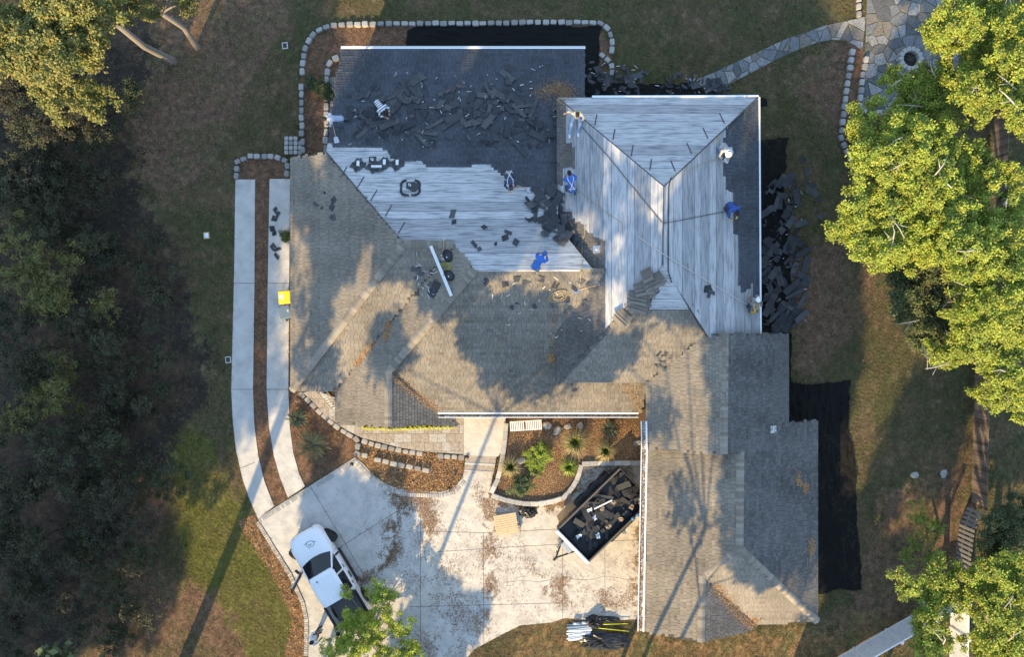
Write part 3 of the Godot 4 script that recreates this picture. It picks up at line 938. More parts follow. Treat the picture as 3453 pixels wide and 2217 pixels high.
	# loose edging stones
	var rows := [
		["low edging of pale stone blocks curving round the north-west bed", zm(900, 0, 1.925, [[240, 1000], [228, 800], [230, 560], [232, 430], [248, 320], [292, 240], [360, 188], [430, 168], [600, 162], [1000, 160], [1400, 156], [1700, 151], [1950, 151], [2150, 152], [2200, 176], [2233, 230], [2243, 300], [2235, 350]]), 0.40],
		["stone block row beside the brick walk at the stripped wing", zm(900, 0, 1.925, [[475, 374], [422, 390], [397, 440], [392, 560], [390, 800], [385, 1000]]), 0.44],
		["short stone block border at the head of the concrete tracks", [[800, 606], [802, 529], [968, 529], [972, 600]], 0.36],
		["short curved row of stones at the corner of the black sheet", zm(900, 0, 1.925, [[2155, 352], [2212, 392], [2240, 440], [2236, 505]]), 0.36],
		["pale stone retaining row curving below the ladder", zm(700, 1200, 1.925, [[600, 236], [640, 272], [690, 322], [760, 392], [830, 452], [900, 498], [985, 545], [975, 600], [968, 638], [1040, 648]]), 0.40],
		["upper row of pale stones in the orange leaf bed", zm(700, 1200, 1.925, [[1000, 548], [1100, 580], [1250, 612], [1400, 638], [1550, 650], [1660, 660]]), 0.36],
		["lower broken row of pale stones in the orange leaf bed", zm(700, 1200, 1.925, [[1080, 668], [1180, 693], [1300, 715], [1430, 742]]), 0.42],
		["long stone edging between east lawn and mulch bed", zm(2600, 0, 1.7116, [[465, 285], [455, 350], [440, 460], [425, 560], [412, 660], [405, 760], [400, 810], [440, 900], [466, 958], [500, 1060], [532, 1132]]), 0.40],
		["stone edging at the top of the flagstone path", zm(2600, 0, 1.7116, [[500, -20], [500, 95]]), 0.38],
		["pale stone border round the flagstone patio corner", zm(2600, 0, 1.7116, [[545, 325], [530, 400], [515, 500], [505, 600], [508, 648], [560, 652], [620, 656], [900, 662]]), 0.40]]
	for q in rows:
		var e := thing("stone_edging", q[0], "edging stones")
		for a in along(smoothed(marks(q[1]), 1), q[2]):
			if rng.randf() < 0.03: continue
			var sc := Vector3(q[2] * rnd(0.82, 0.95), rnd(0.8, 1.1), rnd(0.68, 0.9))
			part(e, "stone", M.stone_meshes[rng.randi() % 4], [M.blockstone, M.blockstone, M.blockstone2][rng.randi() % 3], Transform3D(Basis(Vector3.UP, a[1] + rnd(-0.08, 0.08)).scaled_local(sc), Vector3(a[0].x + rnd(-0.02, 0.02), -0.03, a[0].y + rnd(-0.02, 0.02))))
	var pad2 := thing("stone_landing", "small square landing of stone blocks beside the lawn", "stone landing")
	for i2 in 4:
		for j in 4:
			var p := at(900 + (130 + i2 * 30) / 1.925, (902 + j * 30) / 1.925)
			if i2 == 3 and j < 1: continue
			part(pad2, "stone", M.stone_meshes[(i2 + j) % 4], [M.blockstone, M.blockstone2][(i2 * j) % 2], Transform3D(Basis(Vector3.UP, rnd(-0.06, 0.06)).scaled_local(Vector3(0.22, 0.5, 0.7)), p))
	var bw := structure("brick_walk", slab_mesh(marks(zm(900, 0, 1.925, [[408, 500], [468, 500], [460, 800], [440, 980], [400, 980]])), -0.1, 0.0), M.joint)
	for j in 40:
		for i3 in 4:
			var p := at(900 + (416 + i3 * 13.5 - j * 0.18) / 1.925, (508 + j * 12.0) / 1.925)
			part(bw, "brick", M.brick_mesh, [M.paver, M.paver2, M.blockstone2][rng.randi() % 3], lay(p.x, 0.004, p.z, rnd(-0.04, 0.04)) * Transform3D(Basis.from_scale(Vector3(0.9, 1, 0.42)), Vector3.ZERO))
	flagstones("flagstone_path", marks(zm(2600, 0, 1.7116, [[545, 95], [480, 112], [400, 130], [300, 150], [200, 190], [100, 220], [0, 265], [-150, 335], [-330, 420], [-420, 455], [-395, 505], [-330, 530], [-150, 440], [0, 360], [50, 335], [150, 290], [250, 250], [350, 230], [430, 235], [525, 290]])), 0.52, 7)
	flagstones("flagstone_patio", marks(zm(2600, 0, 1.7116, [[552, -60], [1010, -60], [1060, 120], [1085, 330], [1060, 450], [1010, 655], [515, 645], [540, 330], [548, 120]])), 0.50, 8)
	var fp := at(2600 + 790 / 1.7116, 350 / 1.7116)
	var pit := thing("fire_pit", "round stone fire pit with ash on the flagstone patio", "fire pit", put(fp))
	for k in 14:
		var t := TAU * k / 14
		part(pit, "stone", M.stone_meshes[k % 4], M.blockstone, Transform3D(Basis(Vector3.UP, -t + PI / 2).scaled_local(Vector3(0.24, 1.6, 0.8)), Vector3(cos(t) * 0.5, 0, sin(t) * 0.5)))
	var ash := mb()
	lathe(ash, [[0.42, 0.02], [0.3, 0.10], [0.001, 0.13]], 12)
	part(pit, "ash", done(ash), plain(0.04, 0.035, 0.03, 1.0))
	for k in 4:
		var t := k * 1.3
		part(pit, "charred_log", tube_mesh([Vector3(cos(t) * 0.3, 0.12, sin(t) * 0.3), Vector3(-cos(t) * 0.25, 0.2, -sin(t) * 0.2)], 0.045, 6), plain(0.05, 0.04, 0.035, 1.0))
func centre(p: PackedVector2Array) -> Vector2:
	var c := Vector2.ZERO
	for q in p: c += q
	return c / p.size()
func cut_up2(pieces: Array, line: PackedVector2Array, gap: float) -> Array:
	var out := []
	for p in pieces: out.append_array(cut_up(p, [line], gap))
	return out
func flagstones(called: String, poly: PackedVector2Array, size: float, seed_: int):
	var base := structure(called, slab_mesh(poly, -0.1, 0.0), plain(0.16, 0.145, 0.125, 1.0))
	var r := Rect2(poly[0], Vector2.ZERO)
	for p in poly: r = r.expand(p)
	r = r.grow(0.6)
	var g := RandomNumberGenerator.new()
	g.seed = seed_
	var pts := []
	var nx := int(r.size.x / size)
	var ny := int(r.size.y / size)
	for j in ny:
		for i in nx:
			if g.randf() < 0.22: continue
			pts.append(r.position + Vector2(i + g.randf_range(-0.2, 1.2), j + g.randf_range(-0.2, 1.2)) * size)
	for p in pts:
		var cell := PackedVector2Array([p + Vector2(-1, -1), p + Vector2(1, -1), p + Vector2(1, 1), p + Vector2(-1, 1)])
		for q in pts:
			if q == p or p.distance_to(q) > 2.2: continue
			cell = half(cell, (p + q) / 2.0, (q - p).normalized(), 0.022)
			if cell.size() < 3: break
		if cell.size() < 3: continue
		for c in Geometry2D.intersect_polygons(cell, poly):
			if c.size() < 3: continue
			if Geometry2D.is_polygon_clockwise(c): c.reverse()
			var st := mb()
			slab_bevel(st, c, -0.02, 0.022 + g.randf() * 0.018, 0.018)
			part(base, "flagstone", done(st), M.flag[g.randi() % 5])
func half(poly: PackedVector2Array, p: Vector2, n: Vector2, inset: float) -> PackedVector2Array:
	var out := PackedVector2Array()
	for i in poly.size():
		var a := poly[i]
		var b := poly[(i + 1) % poly.size()]
		var da := (a - p).dot(n) + inset
		var db := (b - p).dot(n) + inset
		if da <= 0: out.append(a)
		if (da < 0) != (db < 0) and da != db: out.append(a.lerp(b, da / (da - db)))
	return out
func stone_shape(seed_: int) -> ArrayMesh:   # rough block about 1 x 0.2 x 0.3
	var st := mb()
	var g := RandomNumberGenerator.new()
	g.seed = seed_
	var ring := []
	for k in 8:
		var t := TAU * (k + 0.5) / 8
		ring.append(Vector2(signf(cos(t)) * pow(absf(cos(t)), 0.45) * 0.5 * g.randf_range(0.92, 1.02), signf(sin(t)) * pow(absf(sin(t)), 0.45) * 0.165 * g.randf_range(0.9, 1.05)))
	var lv := [[1.0, 0.0], [1.03, 0.12], [0.97, 0.19], [0.86, 0.215]]
	for i in 3:
		for k in 8:
			var a: Vector2 = ring[k]
			var b: Vector2 = ring[(k + 1) % 8]
			quad(st, Vector3(a.x * lv[i + 1][0], lv[i + 1][1], a.y * lv[i + 1][0]), Vector3(a.x * lv[i][0], lv[i][1], a.y * lv[i][0]), Vector3(b.x * lv[i][0], lv[i][1], b.y * lv[i][0]), Vector3(b.x * lv[i + 1][0], lv[i + 1][1], b.y * lv[i + 1][0]))
	for k in 8:
		var a: Vector2 = ring[k] * 0.86
		var b: Vector2 = ring[(k + 1) % 8] * 0.86
		tri(st, Vector3(0, 0.222, 0), Vector3(a.x, 0.215, a.y), Vector3(b.x, 0.215, b.y))
	return done(st)

# ---------------------------------------------------------------- trees and plants
func spray(seed_: int, n: int, reach: float, leaf: float) -> ArrayMesh:   # a twig end with n leaves
	var st := mb()
	st.set_color(Color.WHITE)
	var g := RandomNumberGenerator.new()
	g.seed = seed_
	for i in n:
		var d := Vector3(g.randfn(0, 1), g.randfn(0.15, 0.6), g.randfn(0, 1)).normalized()
		var c := d * reach * pow(g.randf(), 0.6)
		var e := (d + Vector3(g.randfn(0, 0.6), g.randfn(0, 0.5), g.randfn(0, 0.6))).normalized()
		e.y *= 0.5
		e = e.normalized()
		var w := e.cross(Vector3(g.randfn(0, 0.4), 1, g.randfn(0, 0.4))).normalized() * leaf * 0.30
		var l := leaf * g.randf_range(0.7, 1.2)
		var up := e.cross(w).normalized() * leaf * 0.07
		st.set_color(Color.WHITE * g.randf_range(0.8, 1.2))
		tri(st, c - e * l * 0.5, c + w + up, c + e * l * 0.5)
		tri(st, c - e * l * 0.5, c + e * l * 0.5, c - w + up)
	return done(st)
func crown_of(parent: Node3D, clumps: Array, per: int, tone: Color, vary: float, meshes: Array, flat_ := 0.7, scale := 1.0, bite := 0.5, called := "crown"):
	var bufs := []
	var counts := []
	for m in meshes:
		bufs.append(PackedFloat32Array()); counts.append(0)
	for c in clumps:
		var n := int(per * pow(c[1], 2.0))
		# each clump is a handful of smaller twigs so that its outline is ragged and light gets in
		var knots := []
		var nk := int(22 + 22 * c[1])
		var lean := Vector3(rng.randfn(0, 0.35), rng.randfn(0, 0.15), rng.randfn(0, 0.35))
		for k in nk:
			var d := Vector3(rng.randfn(0, 1), rng.randfn(0, 0.75), rng.randfn(0, 1)).normalized()
			var reach := rng.randf()
			knots.append([(d * pow(reach, 0.5) * Vector3(1, flat_, 1) + lean * reach) * c[1] * 1.1, rnd(0.10, 0.24) * c[1]])
		for k in n:
			var q: Array = knots[rng.randi() % nk]
			var d = Vector3(rng.randfn(0, 1), rng.randfn(0, 1), rng.randfn(0, 1)).normalized() * q[1] * pow(rng.randf(), bite)
			var p: Vector3 = c[0] + q[0] + d * Vector3(1, 0.75, 1)
			var b := Basis(Quaternion(Vector3.UP, Vector3(rng.randfn(-0.2, 0.5), 1, rng.randfn(0.5, 0.5)).normalized())) * Basis(Vector3.UP, rnd(0, TAU))
			b = b.scaled(Vector3.ONE * scale * rnd(0.75, 1.3))
			var f := 1.0 + rnd(-vary, vary)
			var warm := rnd(-0.15, 0.2)
			var i := rng.randi() % meshes.size()
			bufs[i].append_array(PackedFloat32Array([b.x.x, b.y.x, b.z.x, p.x, b.x.y, b.y.y, b.z.y, p.y, b.x.z, b.y.z, b.z.z, p.z, tone.r * f * (1 + warm), tone.g * f, tone.b * f, 1.0]))
			counts[i] += 1
	for i in meshes.size():
		var o := many(parent, called, meshes[i], M.leaf, bufs[i], counts[i])
func limbs_of(parent: Node3D, base: Vector3, fork: Vector3, clumps: Array, r: float, twigs := 2, bark: Material = null, most := 0.13):
	if bark == null: bark = M.bark
	var st := mb(true)
	var bend := Vector3(rnd(-0.2, 0.2), 0, rnd(-0.2, 0.2))
	tube(st, [base - Vector3(0, 0.15, 0), base + Vector3(0, 0.25, 0), base.lerp(fork, 0.5) + bend, fork], [r * 1.5, r * 1.1, r * 0.9, r * 0.75], 9)
	part(parent, "trunk", done(st), bark)
	var lm := mb(true)
	for c in clumps:
		var m: Vector3 = fork.lerp(c[0], 0.5) + Vector3(rnd(-0.3, 0.3), rnd(-0.1, 0.35), rnd(-0.3, 0.3))
		var rr := clampf(r * 0.42, 0.012, most)
		tube(lm, [fork, m, c[0]], [rr, rr * 0.7, rr * 0.35], 6)
		for k in twigs:
			var d := Vector3(rng.randfn(0, 1), rng.randfn(0.1, 0.5), rng.randfn(0, 1)).normalized()
			var e: Vector3 = c[0] + d * c[1] * 0.85
			tube(lm, [m.lerp(c[0], rnd(0.4, 1.0)), m.lerp(e, 0.7) + Vector3(rnd(-0.12, 0.12), rnd(-0.1, 0.1), rnd(-0.12, 0.12)), e], [rr * 0.5, rr * 0.34, 0.008], 5)
	part(parent, "limbs", done(lm), bark)
func clumps_at(a: Array, h: float, r: float, hv := 0.8) -> Array:
	var out := []
	for p in a:
		var hh: float = (p[2] if p.size() > 2 else h) + rnd(-hv, hv)
		out.append([at(p[0], p[1], hh), (p[3] if p.size() > 3 else r) * rnd(0.9, 1.15)])
	return out
func tree(called: String, label: String, group: String, base: Vector3, fork: Vector3, clumps: Array, trunk: float, per: int, tone: Color, meshes: Array, scale := 1.0, vary := 0.3, bite := 0.5, flat_ := 0.7):
	var t := thing(called, label, "tree", put(Vector3.ZERO), group)
	limbs_of(t, base, fork, clumps, trunk, 2, M.bark_dark if called == "understory_tree" else M.bark)
	if called == "oak_tree":
		var bl := mb(true)
		for c in clumps:
			if rng.randf() < 0.5: continue
			var a: Vector3 = c[0] + Vector3(rnd(-0.5, 0.5), c[1] * flat_ * 0.75, rnd(-0.5, 0.5))
			var d = Vector3(rng.randfn(-0.3, 0.8), rnd(0.0, 0.3), rng.randfn(0, 0.8)).normalized() * c[1] * rnd(0.7, 1.3)
			tube(bl, [fork.lerp(a, 0.6), a, a + d * 0.6 + Vector3(rnd(-0.1, 0.1), 0.05, rnd(-0.1, 0.1)), a + d], [0.05, 0.034, 0.024, 0.008], 5)
			tube(bl, [a + d * 0.35, a + d * 0.7 + Vector3(d.z, 0.1, -d.x) * 0.35], [0.022, 0.006], 5)
		part(t, "bare_branches", done(bl), M.branch)
	crown_of(t, clumps, per, tone, vary, meshes, flat_, scale, bite)
	return t
func build_trees():
	var fine := [spray(1, 12, 0.17, 0.10), spray(2, 12, 0.17, 0.10), spray(3, 10, 0.20, 0.11)]
	var coarse := [spray(5, 12, 0.30, 0.17), spray(6, 12, 0.34, 0.19)]
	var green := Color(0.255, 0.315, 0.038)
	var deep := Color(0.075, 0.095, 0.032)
	# the oaks along the east side
	tree("oak_tree", "bright leafy oak crown hanging over the flagstone patio", "oaks along the east side", at(3290, 250), at(3200, 240, 4.5),
		clumps_at([[3184, 88, 9], [3160, 130, 8.5, 0.65], [3243, 58, 9.5], [3215, 125, 8.5], [3018, 262, 7, 0.5], [3072, 305, 7, 0.6], [3126, 263, 7.5], [3056, 362, 7], [3126, 350, 7.5], [3184, 327, 8], [3100, 400, 7]], 8, 0.85), 0.24, 430, green, fine, 0.95, 0.42)
	tree("oak_tree", "sunlit oak crown at the top right corner of the picture", "oaks along the east side", at(3370, 330), at(3330, 320, 5),
		clumps_at([[3330, 35, 9], [3418, 47, 10], [3380, 110, 9], [3440, 160, 10], [3418, 292, 10], [3330, 263, 9], [3301, 310, 9], [3350, 190, 7.5], [3430, 380, 9.5], [3290, 370, 8], [3300, 160, 7, 0.7]], 9, 0.9), 0.22, 430, green * 0.97, fine, 0.95, 0.42)
	tree("oak_tree", "large yellow-green oak spreading over the east lawn edge", "oaks along the east side", at(3170, 640), at(3110, 640, 4.0),
		clumps_at([[2962, 444], [3009, 497], [2950, 520], [2962, 561], [3038, 555], [3126, 526], [3213, 497], [3184, 584], [3243, 555], [3097, 643], [3213, 654], [3060, 470], [3150, 455], [3005, 600], [3150, 620], [3085, 575], [3020, 430, 7, 0.8]], 8.2, 0.95), 0.3, 430, green, fine, 0.95, 0.42)
	tree("oak_tree", "lowest branching oak reaching towards the debris pile", "oaks along the east side", at(3120, 800), at(3080, 780, 3.8),
		clumps_at([[2962, 660], [2904, 742], [2927, 806], [2980, 760], [3009, 830], [3067, 789], [3126, 730], [3184, 760], [2912, 790], [2964, 840], [3068, 845], [3040, 700], [3120, 820], [2960, 710], [3170, 830]], 7.6, 0.92), 0.28, 430, green * 1.03, fine, 0.95, 0.42)
	tree("oak_tree", "dense oak crown by the right edge above the wooden fence", "oaks along the east side", at(3300, 900), at(3270, 880, 4.5),
		clumps_at([[3272, 701], [3243, 818], [3330, 760], [3418, 701], [3389, 818], [3197, 778], [3301, 960], [3405, 856], [3275, 856], [3379, 1012], [3327, 1064], [3249, 1064], [3330, 900], [3440, 930], [3440, 1060], [3300, 640, 7, 0.8], [3390, 600, 8, 0.8]], 8.6, 0.95), 0.3, 430, green, fine, 0.95, 0.42)
	tree("oak_tree", "oak crown overhanging the start of the weathered board fence", "oaks along the east side", at(3340, 1150), at(3330, 1130, 4.5),
		clumps_at([[3405, 1168], [3353, 1220], [3431, 1271], [3379, 1323, 6.5], [3441, 1349, 6.5], [3300, 1160], [3260, 1130], [3400, 1100], [3197, 1193, 6], [3240, 1200, 6, 0.7]], 7.6, 0.85), 0.24, 430, green, fine, 0.95, 0.42)
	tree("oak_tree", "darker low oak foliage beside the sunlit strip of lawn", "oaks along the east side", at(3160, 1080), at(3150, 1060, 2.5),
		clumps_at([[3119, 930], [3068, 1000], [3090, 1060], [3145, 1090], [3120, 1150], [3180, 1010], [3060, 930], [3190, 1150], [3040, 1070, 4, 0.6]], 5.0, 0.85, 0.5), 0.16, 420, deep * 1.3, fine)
	# south-east group by the white fence
	tree("oak_tree", "leafy tree standing over the corner of the white fence", "trees by the white fence", at(3160, 2080), at(3150, 2060, 3.0),
		clumps_at([[3077, 1973], [3130, 2010], [3183, 1957], [3120, 2070], [3157, 2142], [3130, 2195], [3100, 2120, 4, 0.6], [3200, 2020, 4.5]], 5.2, 0.75, 0.5), 0.14, 420, green * 0.95, fine, 0.95, 0.42)
	tree("oak_tree", "bright tree in the lower right corner of the picture", "trees by the white fence", at(3330, 2080), at(3340, 2060, 3.5),
		clumps_at([[3316, 1930], [3369, 1983], [3342, 2036], [3422, 2010], [3395, 2089], [3342, 2142], [3422, 2169], [3290, 2000], [3380, 2200], [3445, 1940], [3310, 2200, 5]], 6.0, 0.9, 0.6), 0.2, 430, green, fine, 0.95, 0.42)
	tree("understory_tree", "dark bushy tree behind the gapped picket fence", "trees by the white fence", at(3390, 1820), at(3390, 1810, 1.2),
		clumps_at([[3369, 1771], [3422, 1850], [3380, 1860], [3430, 1780], [3340, 1830], [3440, 1700], [3400, 1910]], 2.4, 0.85, 0.4), 0.09, 380, deep, fine)
	tree("understory_tree", "sapling with thin branches and sparse leaves over the dead lawn", "trees by the white fence", at(3150, 1800), at(3125, 1800, 1.4),
		clumps_at([[3085, 1835], [3070, 1870], [3110, 1790], [3160, 1775], [3140, 1880], [3140, 1925], [3100, 1750]], 2.2, 0.5, 0.3), 0.04, 200, green * 0.75, fine, 0.8)
	# small tree in front of the truck
	tree("small_tree", "small yellow-green tree covering the tail of the pickup", "", at(1240, 2170), at(1245, 2165, 0.9),
		clumps_at([[1190, 2065, 1.9, 0.5], [1270, 2010, 1.6, 0.5], [1300, 2060, 1.5], [1235, 2100, 1.8], [1180, 2140, 1.7], [1270, 2160, 1.8], [1330, 2130, 1.5], [1220, 2200, 1.7], [1120, 2205, 1.4, 0.5], [1360, 2200, 1.5], [1290, 2220, 1.7], [1170, 2000, 1.9, 0.3], [1150, 2180, 1.5, 0.4], [1400, 2190, 1.3, 0.4], [1320, 2010, 1.3, 0.35]], 1.6, 0.62, 0.15), 0.07, 520, green * 1.3, fine, 0.85, 0.45)
	# the woods on the west side
	var olive := Color(0.185, 0.185, 0.045)
	tree("tall_pine", "tall tree with mossy sunlit crown in the top left corner", "tall trees in the north-west corner", at(584, 208), at(380, 70, 6.0),
		clumps_at([[60, 60, 12], [170, 50, 12.5], [270, 70, 12], [80, 160, 12], [190, 170, 12.5], [290, 190, 11], [120, 250, 11.5], [200, 280, 10.5], [290, 330, 8.5, 0.7], [240, 0, 12], [0, 130, 12], [300, -30, 11]], 11, 1.0), 0.17, 430, olive * 1.15, fine, 1.1)
	tree("tall_pine", "slender pale-barked tree leaning at the north-west lawn", "tall trees in the north-west corner", at(669, 162), at(545, 45, 4.6),
		clumps_at([[480, -60, 8], [420, 20, 8, 0.8], [560, -80, 8], [500, 30, 6, 0.6], [620, 10, 6, 0.5], [640, -60, 7, 0.6]], 8, 0.85), 0.14, 330, olive * 0.8, fine)
	var wood := [[70, 340, 5], [230, 380, 3.5], [380, 420, 2.5], [60, 520, 4.5], [200, 560, 3], [330, 600, 2.2], [90, 640, 4], [150, 760, 3.5], [300, 760, 2], [60, 900, 4], [330, 920, 2.6], [460, 880, 1.6], [180, 1000, 3.2], [560, 960, 1.4], [60, 1180, 4.5], [250, 1150, 2.4], [400, 1130, 1.8], [130, 1350, 3.6], [330, 1330, 2.0], [90, 1560, 4.5], [260, 1520, 3.6], [420, 1560, 2.4], [180, 1700, 4.4], [340, 1720, 3.6], [90, 1840, 4.2], [260, 1880, 3.4], [60, 2020, 3.0], [420, 1400, 1.8], [500, 1270, 1.5], [240, 2090, 2.4], [100, 2180, 2.2], [380, 2130, 1.6]]
	for i in wood.size():
		var w: Array = wood[i]
		var k := rnd(0.75, 1.1)
		var c := at(w[0], w[1], w[2] * 0.75)
		var cl := []
		var size: float = 0.5 + w[2] * 0.22
		for q in 5 + int(w[2]):
			cl.append([c + Vector3(rng.randfn(0, 1) * size, rng.randfn(0, 0.35) * size, rng.randfn(0, 1) * size), size * rnd(0.45, 0.75)])
		var tone := deep.lerp(Color(0.10, 0.075, 0.045), rnd(0.0, 0.6)) * rnd(0.4, 0.75)  # leaf colour lowered to stand in for deeper shade in the woods
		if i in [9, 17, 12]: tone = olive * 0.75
		var lane: String = "inner" if w[0] < 150 else ("middle" if w[0] < 300 else "outer")
		var nth := 0
		for e in wood:
			if ("inner" if e[0] < 150 else ("middle" if e[0] < 300 else "outer")) == lane and e[1] < w[1]: nth += 1
		var ord_: String = ["first", "second", "third", "fourth", "fifth", "sixth", "seventh", "eighth", "ninth", "tenth", "eleventh", "twelfth", "thirteenth", "fourteenth"][nth]
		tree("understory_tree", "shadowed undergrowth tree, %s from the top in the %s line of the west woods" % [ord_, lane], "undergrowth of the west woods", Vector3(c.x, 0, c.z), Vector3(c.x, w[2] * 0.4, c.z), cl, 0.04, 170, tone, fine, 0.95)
	# trees beyond the picture's lower edge whose shadows stripe the scene
	var far := [
		[[1530, 1750, 0], [[1800, 1150, 4.3, 13.5, 3.0, 80], [1640, 1130, 4.5, 13.0, 1.6, 50], [1290, 1200, 3.8, 13.5, 1.2, 70], [2110, 1170, 4.8, 14.0, 1.2, 55], [1700, 400, 3.2, 16.5, 2.9, 130], [1570, 600, 4.2, 15.5, 1.7, 130]]],
		[[2310, 1900, 4], [[2180, 800, 5.5, 16.0, 1.6, 26], [2040, 560, 4.8, 17.0, 1.8, 26], [1880, 420, 3.6, 17.0, 1.8, 90], [2430, 830, 5.0, 16.5, 2.9, 80], [2240, 1380, 4.0, 13.0, 0.8, 34], [2640, 1480, 3.8, 12.5, 1.8, 50]]],
		[[2440, 1800, 4.5], [[2300, 1700, 3.8, 10.5, 0.9, 26], [2560, 1650, 4.2, 11.0, 1.2, 30], [2740, 1240, 0.0, 14.5, 1.9, 90]]],
		[[1075, 2217, 0], [[1215, 1780, 0.0, 8.5, 2.3, 190], [1490, 2080, 0.0, 6.5, 1.15, 320], [1450, 2190, 0.0, 6.0, 1.2, 320]]],
		[[640, 2170, 0], [[1090, 1280, 3.2, 12.0, 1.3, 40], [1060, 900, 4.0, 15.0, 1.7, 50], [1020, 700, 3.4, 15.5, 1.3, 70], [1060, 1120, 3.8, 13.5, 1.1, 45], [1310, 380, 3.2, 16.5, 2.8, 130], [1270, 590, 4.1, 15.5, 1.3, 110], [820, 950, 0.0, 15.0, 2.5, 55], [760, 1250, 0.0, 14.0, 2.3, 60]]],
		[[250, 2217, 0], [[860, 250, 0.0, 18.0, 3.8, 90], [820, 560, 0.0, 17.0, 3.3, 80], [540, 420, 0.0, 19.0, 4.2, 90], [560, 1020, 0.0, 17.0, 4.0, 100], [620, 1400, 0.0, 15.0, 2.8, 80]]],
		[[30, 2217, 0], [[330, 760, 0.0, 18.0, 4.4, 100], [300, 1200, 0.0, 16.5, 4.3, 100], [250, 1650, 0.0, 14.5, 4.0, 100], [330, 400, 0.0, 20.0, 3.0, 70]]],
		[[-250, 2217, 0], [[120, 2050, 0.0, 12.5, 3.6, 90], [430, 1850, 0.0, 13.0, 1.7, 60], [-40, 650, 0.0, 17.0, 3.5, 90], [-20, 1050, 0.0, 16.0, 3.5, 90], [0, 1450, 0.0, 15.0, 3.0, 90]]],
		[[2850, 2050, 0], [[2740, 600, 0.0, 17.0, 3.2, 90], [2780, 950, 0.0, 16.0, 2.5, 90], [2900, 380, 0.0, 18.0, 3.0, 80]]],
		[[3000, 2200, 0], [[2850, 1850, 0.0, 10.0, 2.0, 80], [2960, 2000, 0.0, 9.0, 1.9, 70], [3090, 1480, 0.0, 14.0, 2.0, 60]]]]
	var shift := SUN_TO.normalized() / SUN_RISE
	var wherefrom := ["slender", "broad", "light", "round", "tall", "wide dark", "dense", "low", "far", "small"]
	for i in far.size():
		var q: Array = far[i]
		var p0 := at(q[0][0], q[0][1], q[0][2]) * Vector3(1, 0, 1)
		var base: Vector3 = p0 - SUN_TO / 0.93 * maxf(20.5 + 0.7 * (i % 4) - p0.z, 0.0)
		var cl := []
		var low := 99.0
		var groups := []
		for g in q[1]:
			var c: Vector3 = at(g[0], g[1], g[2]) - shift * (g[3] - g[2])
			c.y = g[3]
			low = minf(low, g[3] - g[4] * 0.5)
			var sub := []
			for k in 6 + int(g[4] * 3):
				sub.append([c + Vector3(rng.randfn(0, 0.48), rng.randfn(0, 0.15), rng.randfn(0, 0.48)) * g[4], g[4] * rnd(0.28, 0.5)])
			groups.append([sub, g[5]])
			cl.append([c, g[4] * 0.8])
		var t := thing("tall_tree", "%s tree beyond the lower edge whose shadow reaches the house" % wherefrom[i], "tree", Transform3D(), "trees south of the house")
		limbs_of(t, base, Vector3(base.x, low * 0.92, base.z + 0.5), cl, 0.11 if i != 4 else 0.3, 5, M.bark, 0.05)
		for g in groups: crown_of(t, g[0], int(g[1]), deep * 1.2, 0.3, coarse, 0.8, 1.5, 0.6)
func blades(n: int, l: float, rise: float, w: float, seed_: int, droop := 0.6) -> ArrayMesh:   # arching blade clump
	var st := mb()
	var g := RandomNumberGenerator.new()
	g.seed = seed_
	for i in n:
		var t := g.randf() * TAU
		var d := Vector3(cos(t), 0, sin(t))
		var sd := Vector3(-d.z, 0, d.x) * w
		var ll := l * g.randf_range(0.6, 1.1)
		var hh := rise * g.randf_range(0.5, 1.2)
		var p0 := d * 0.04
		var p1 := d * ll * 0.45 + Vector3.UP * hh
		var p2 := d * ll + Vector3.UP * hh * (1.0 - droop * g.randf())
		st.set_color(Color.WHITE * g.randf_range(0.65, 1.25))
		quad(st, p0 - sd * 0.6, p1 - sd, p1 + sd, p0 + sd * 0.6)
		tri(st, p1 - sd, p2, p1 + sd)
	return done(st)
func sago(seed_: int, n: int, l: float) -> ArrayMesh:   # feathered fronds
	var st := mb()
	var g := RandomNumberGenerator.new()
	g.seed = seed_
	for i in n:
		var t := TAU * i / n + g.randfn(0, 0.1)
		var d := Vector3(cos(t), 0, sin(t))
		var sd := Vector3(-d.z, 0, d.x)
		var ll := l * g.randf_range(0.65, 1.08)
		var hh := g.randf_range(0.12, 0.45)
		for k in 14:
			var f := (k + 1.0) / 14.0
			var p := d * ll * f + Vector3.UP * (0.15 + hh * sin(f * 2.3))
			var lf := 0.17 * sin(f * 2.6 + 0.4) * l / 0.9
			st.set_color(Color.WHITE * g.randf_range(0.7, 1.2))
			for sgn in [-1.0, 1.0]:
				tri(st, p - d * 0.014, p + sd * sgn * lf + d * lf * 0.6 + Vector3.UP * 0.03, p + d * 0.026)
	return done(st)
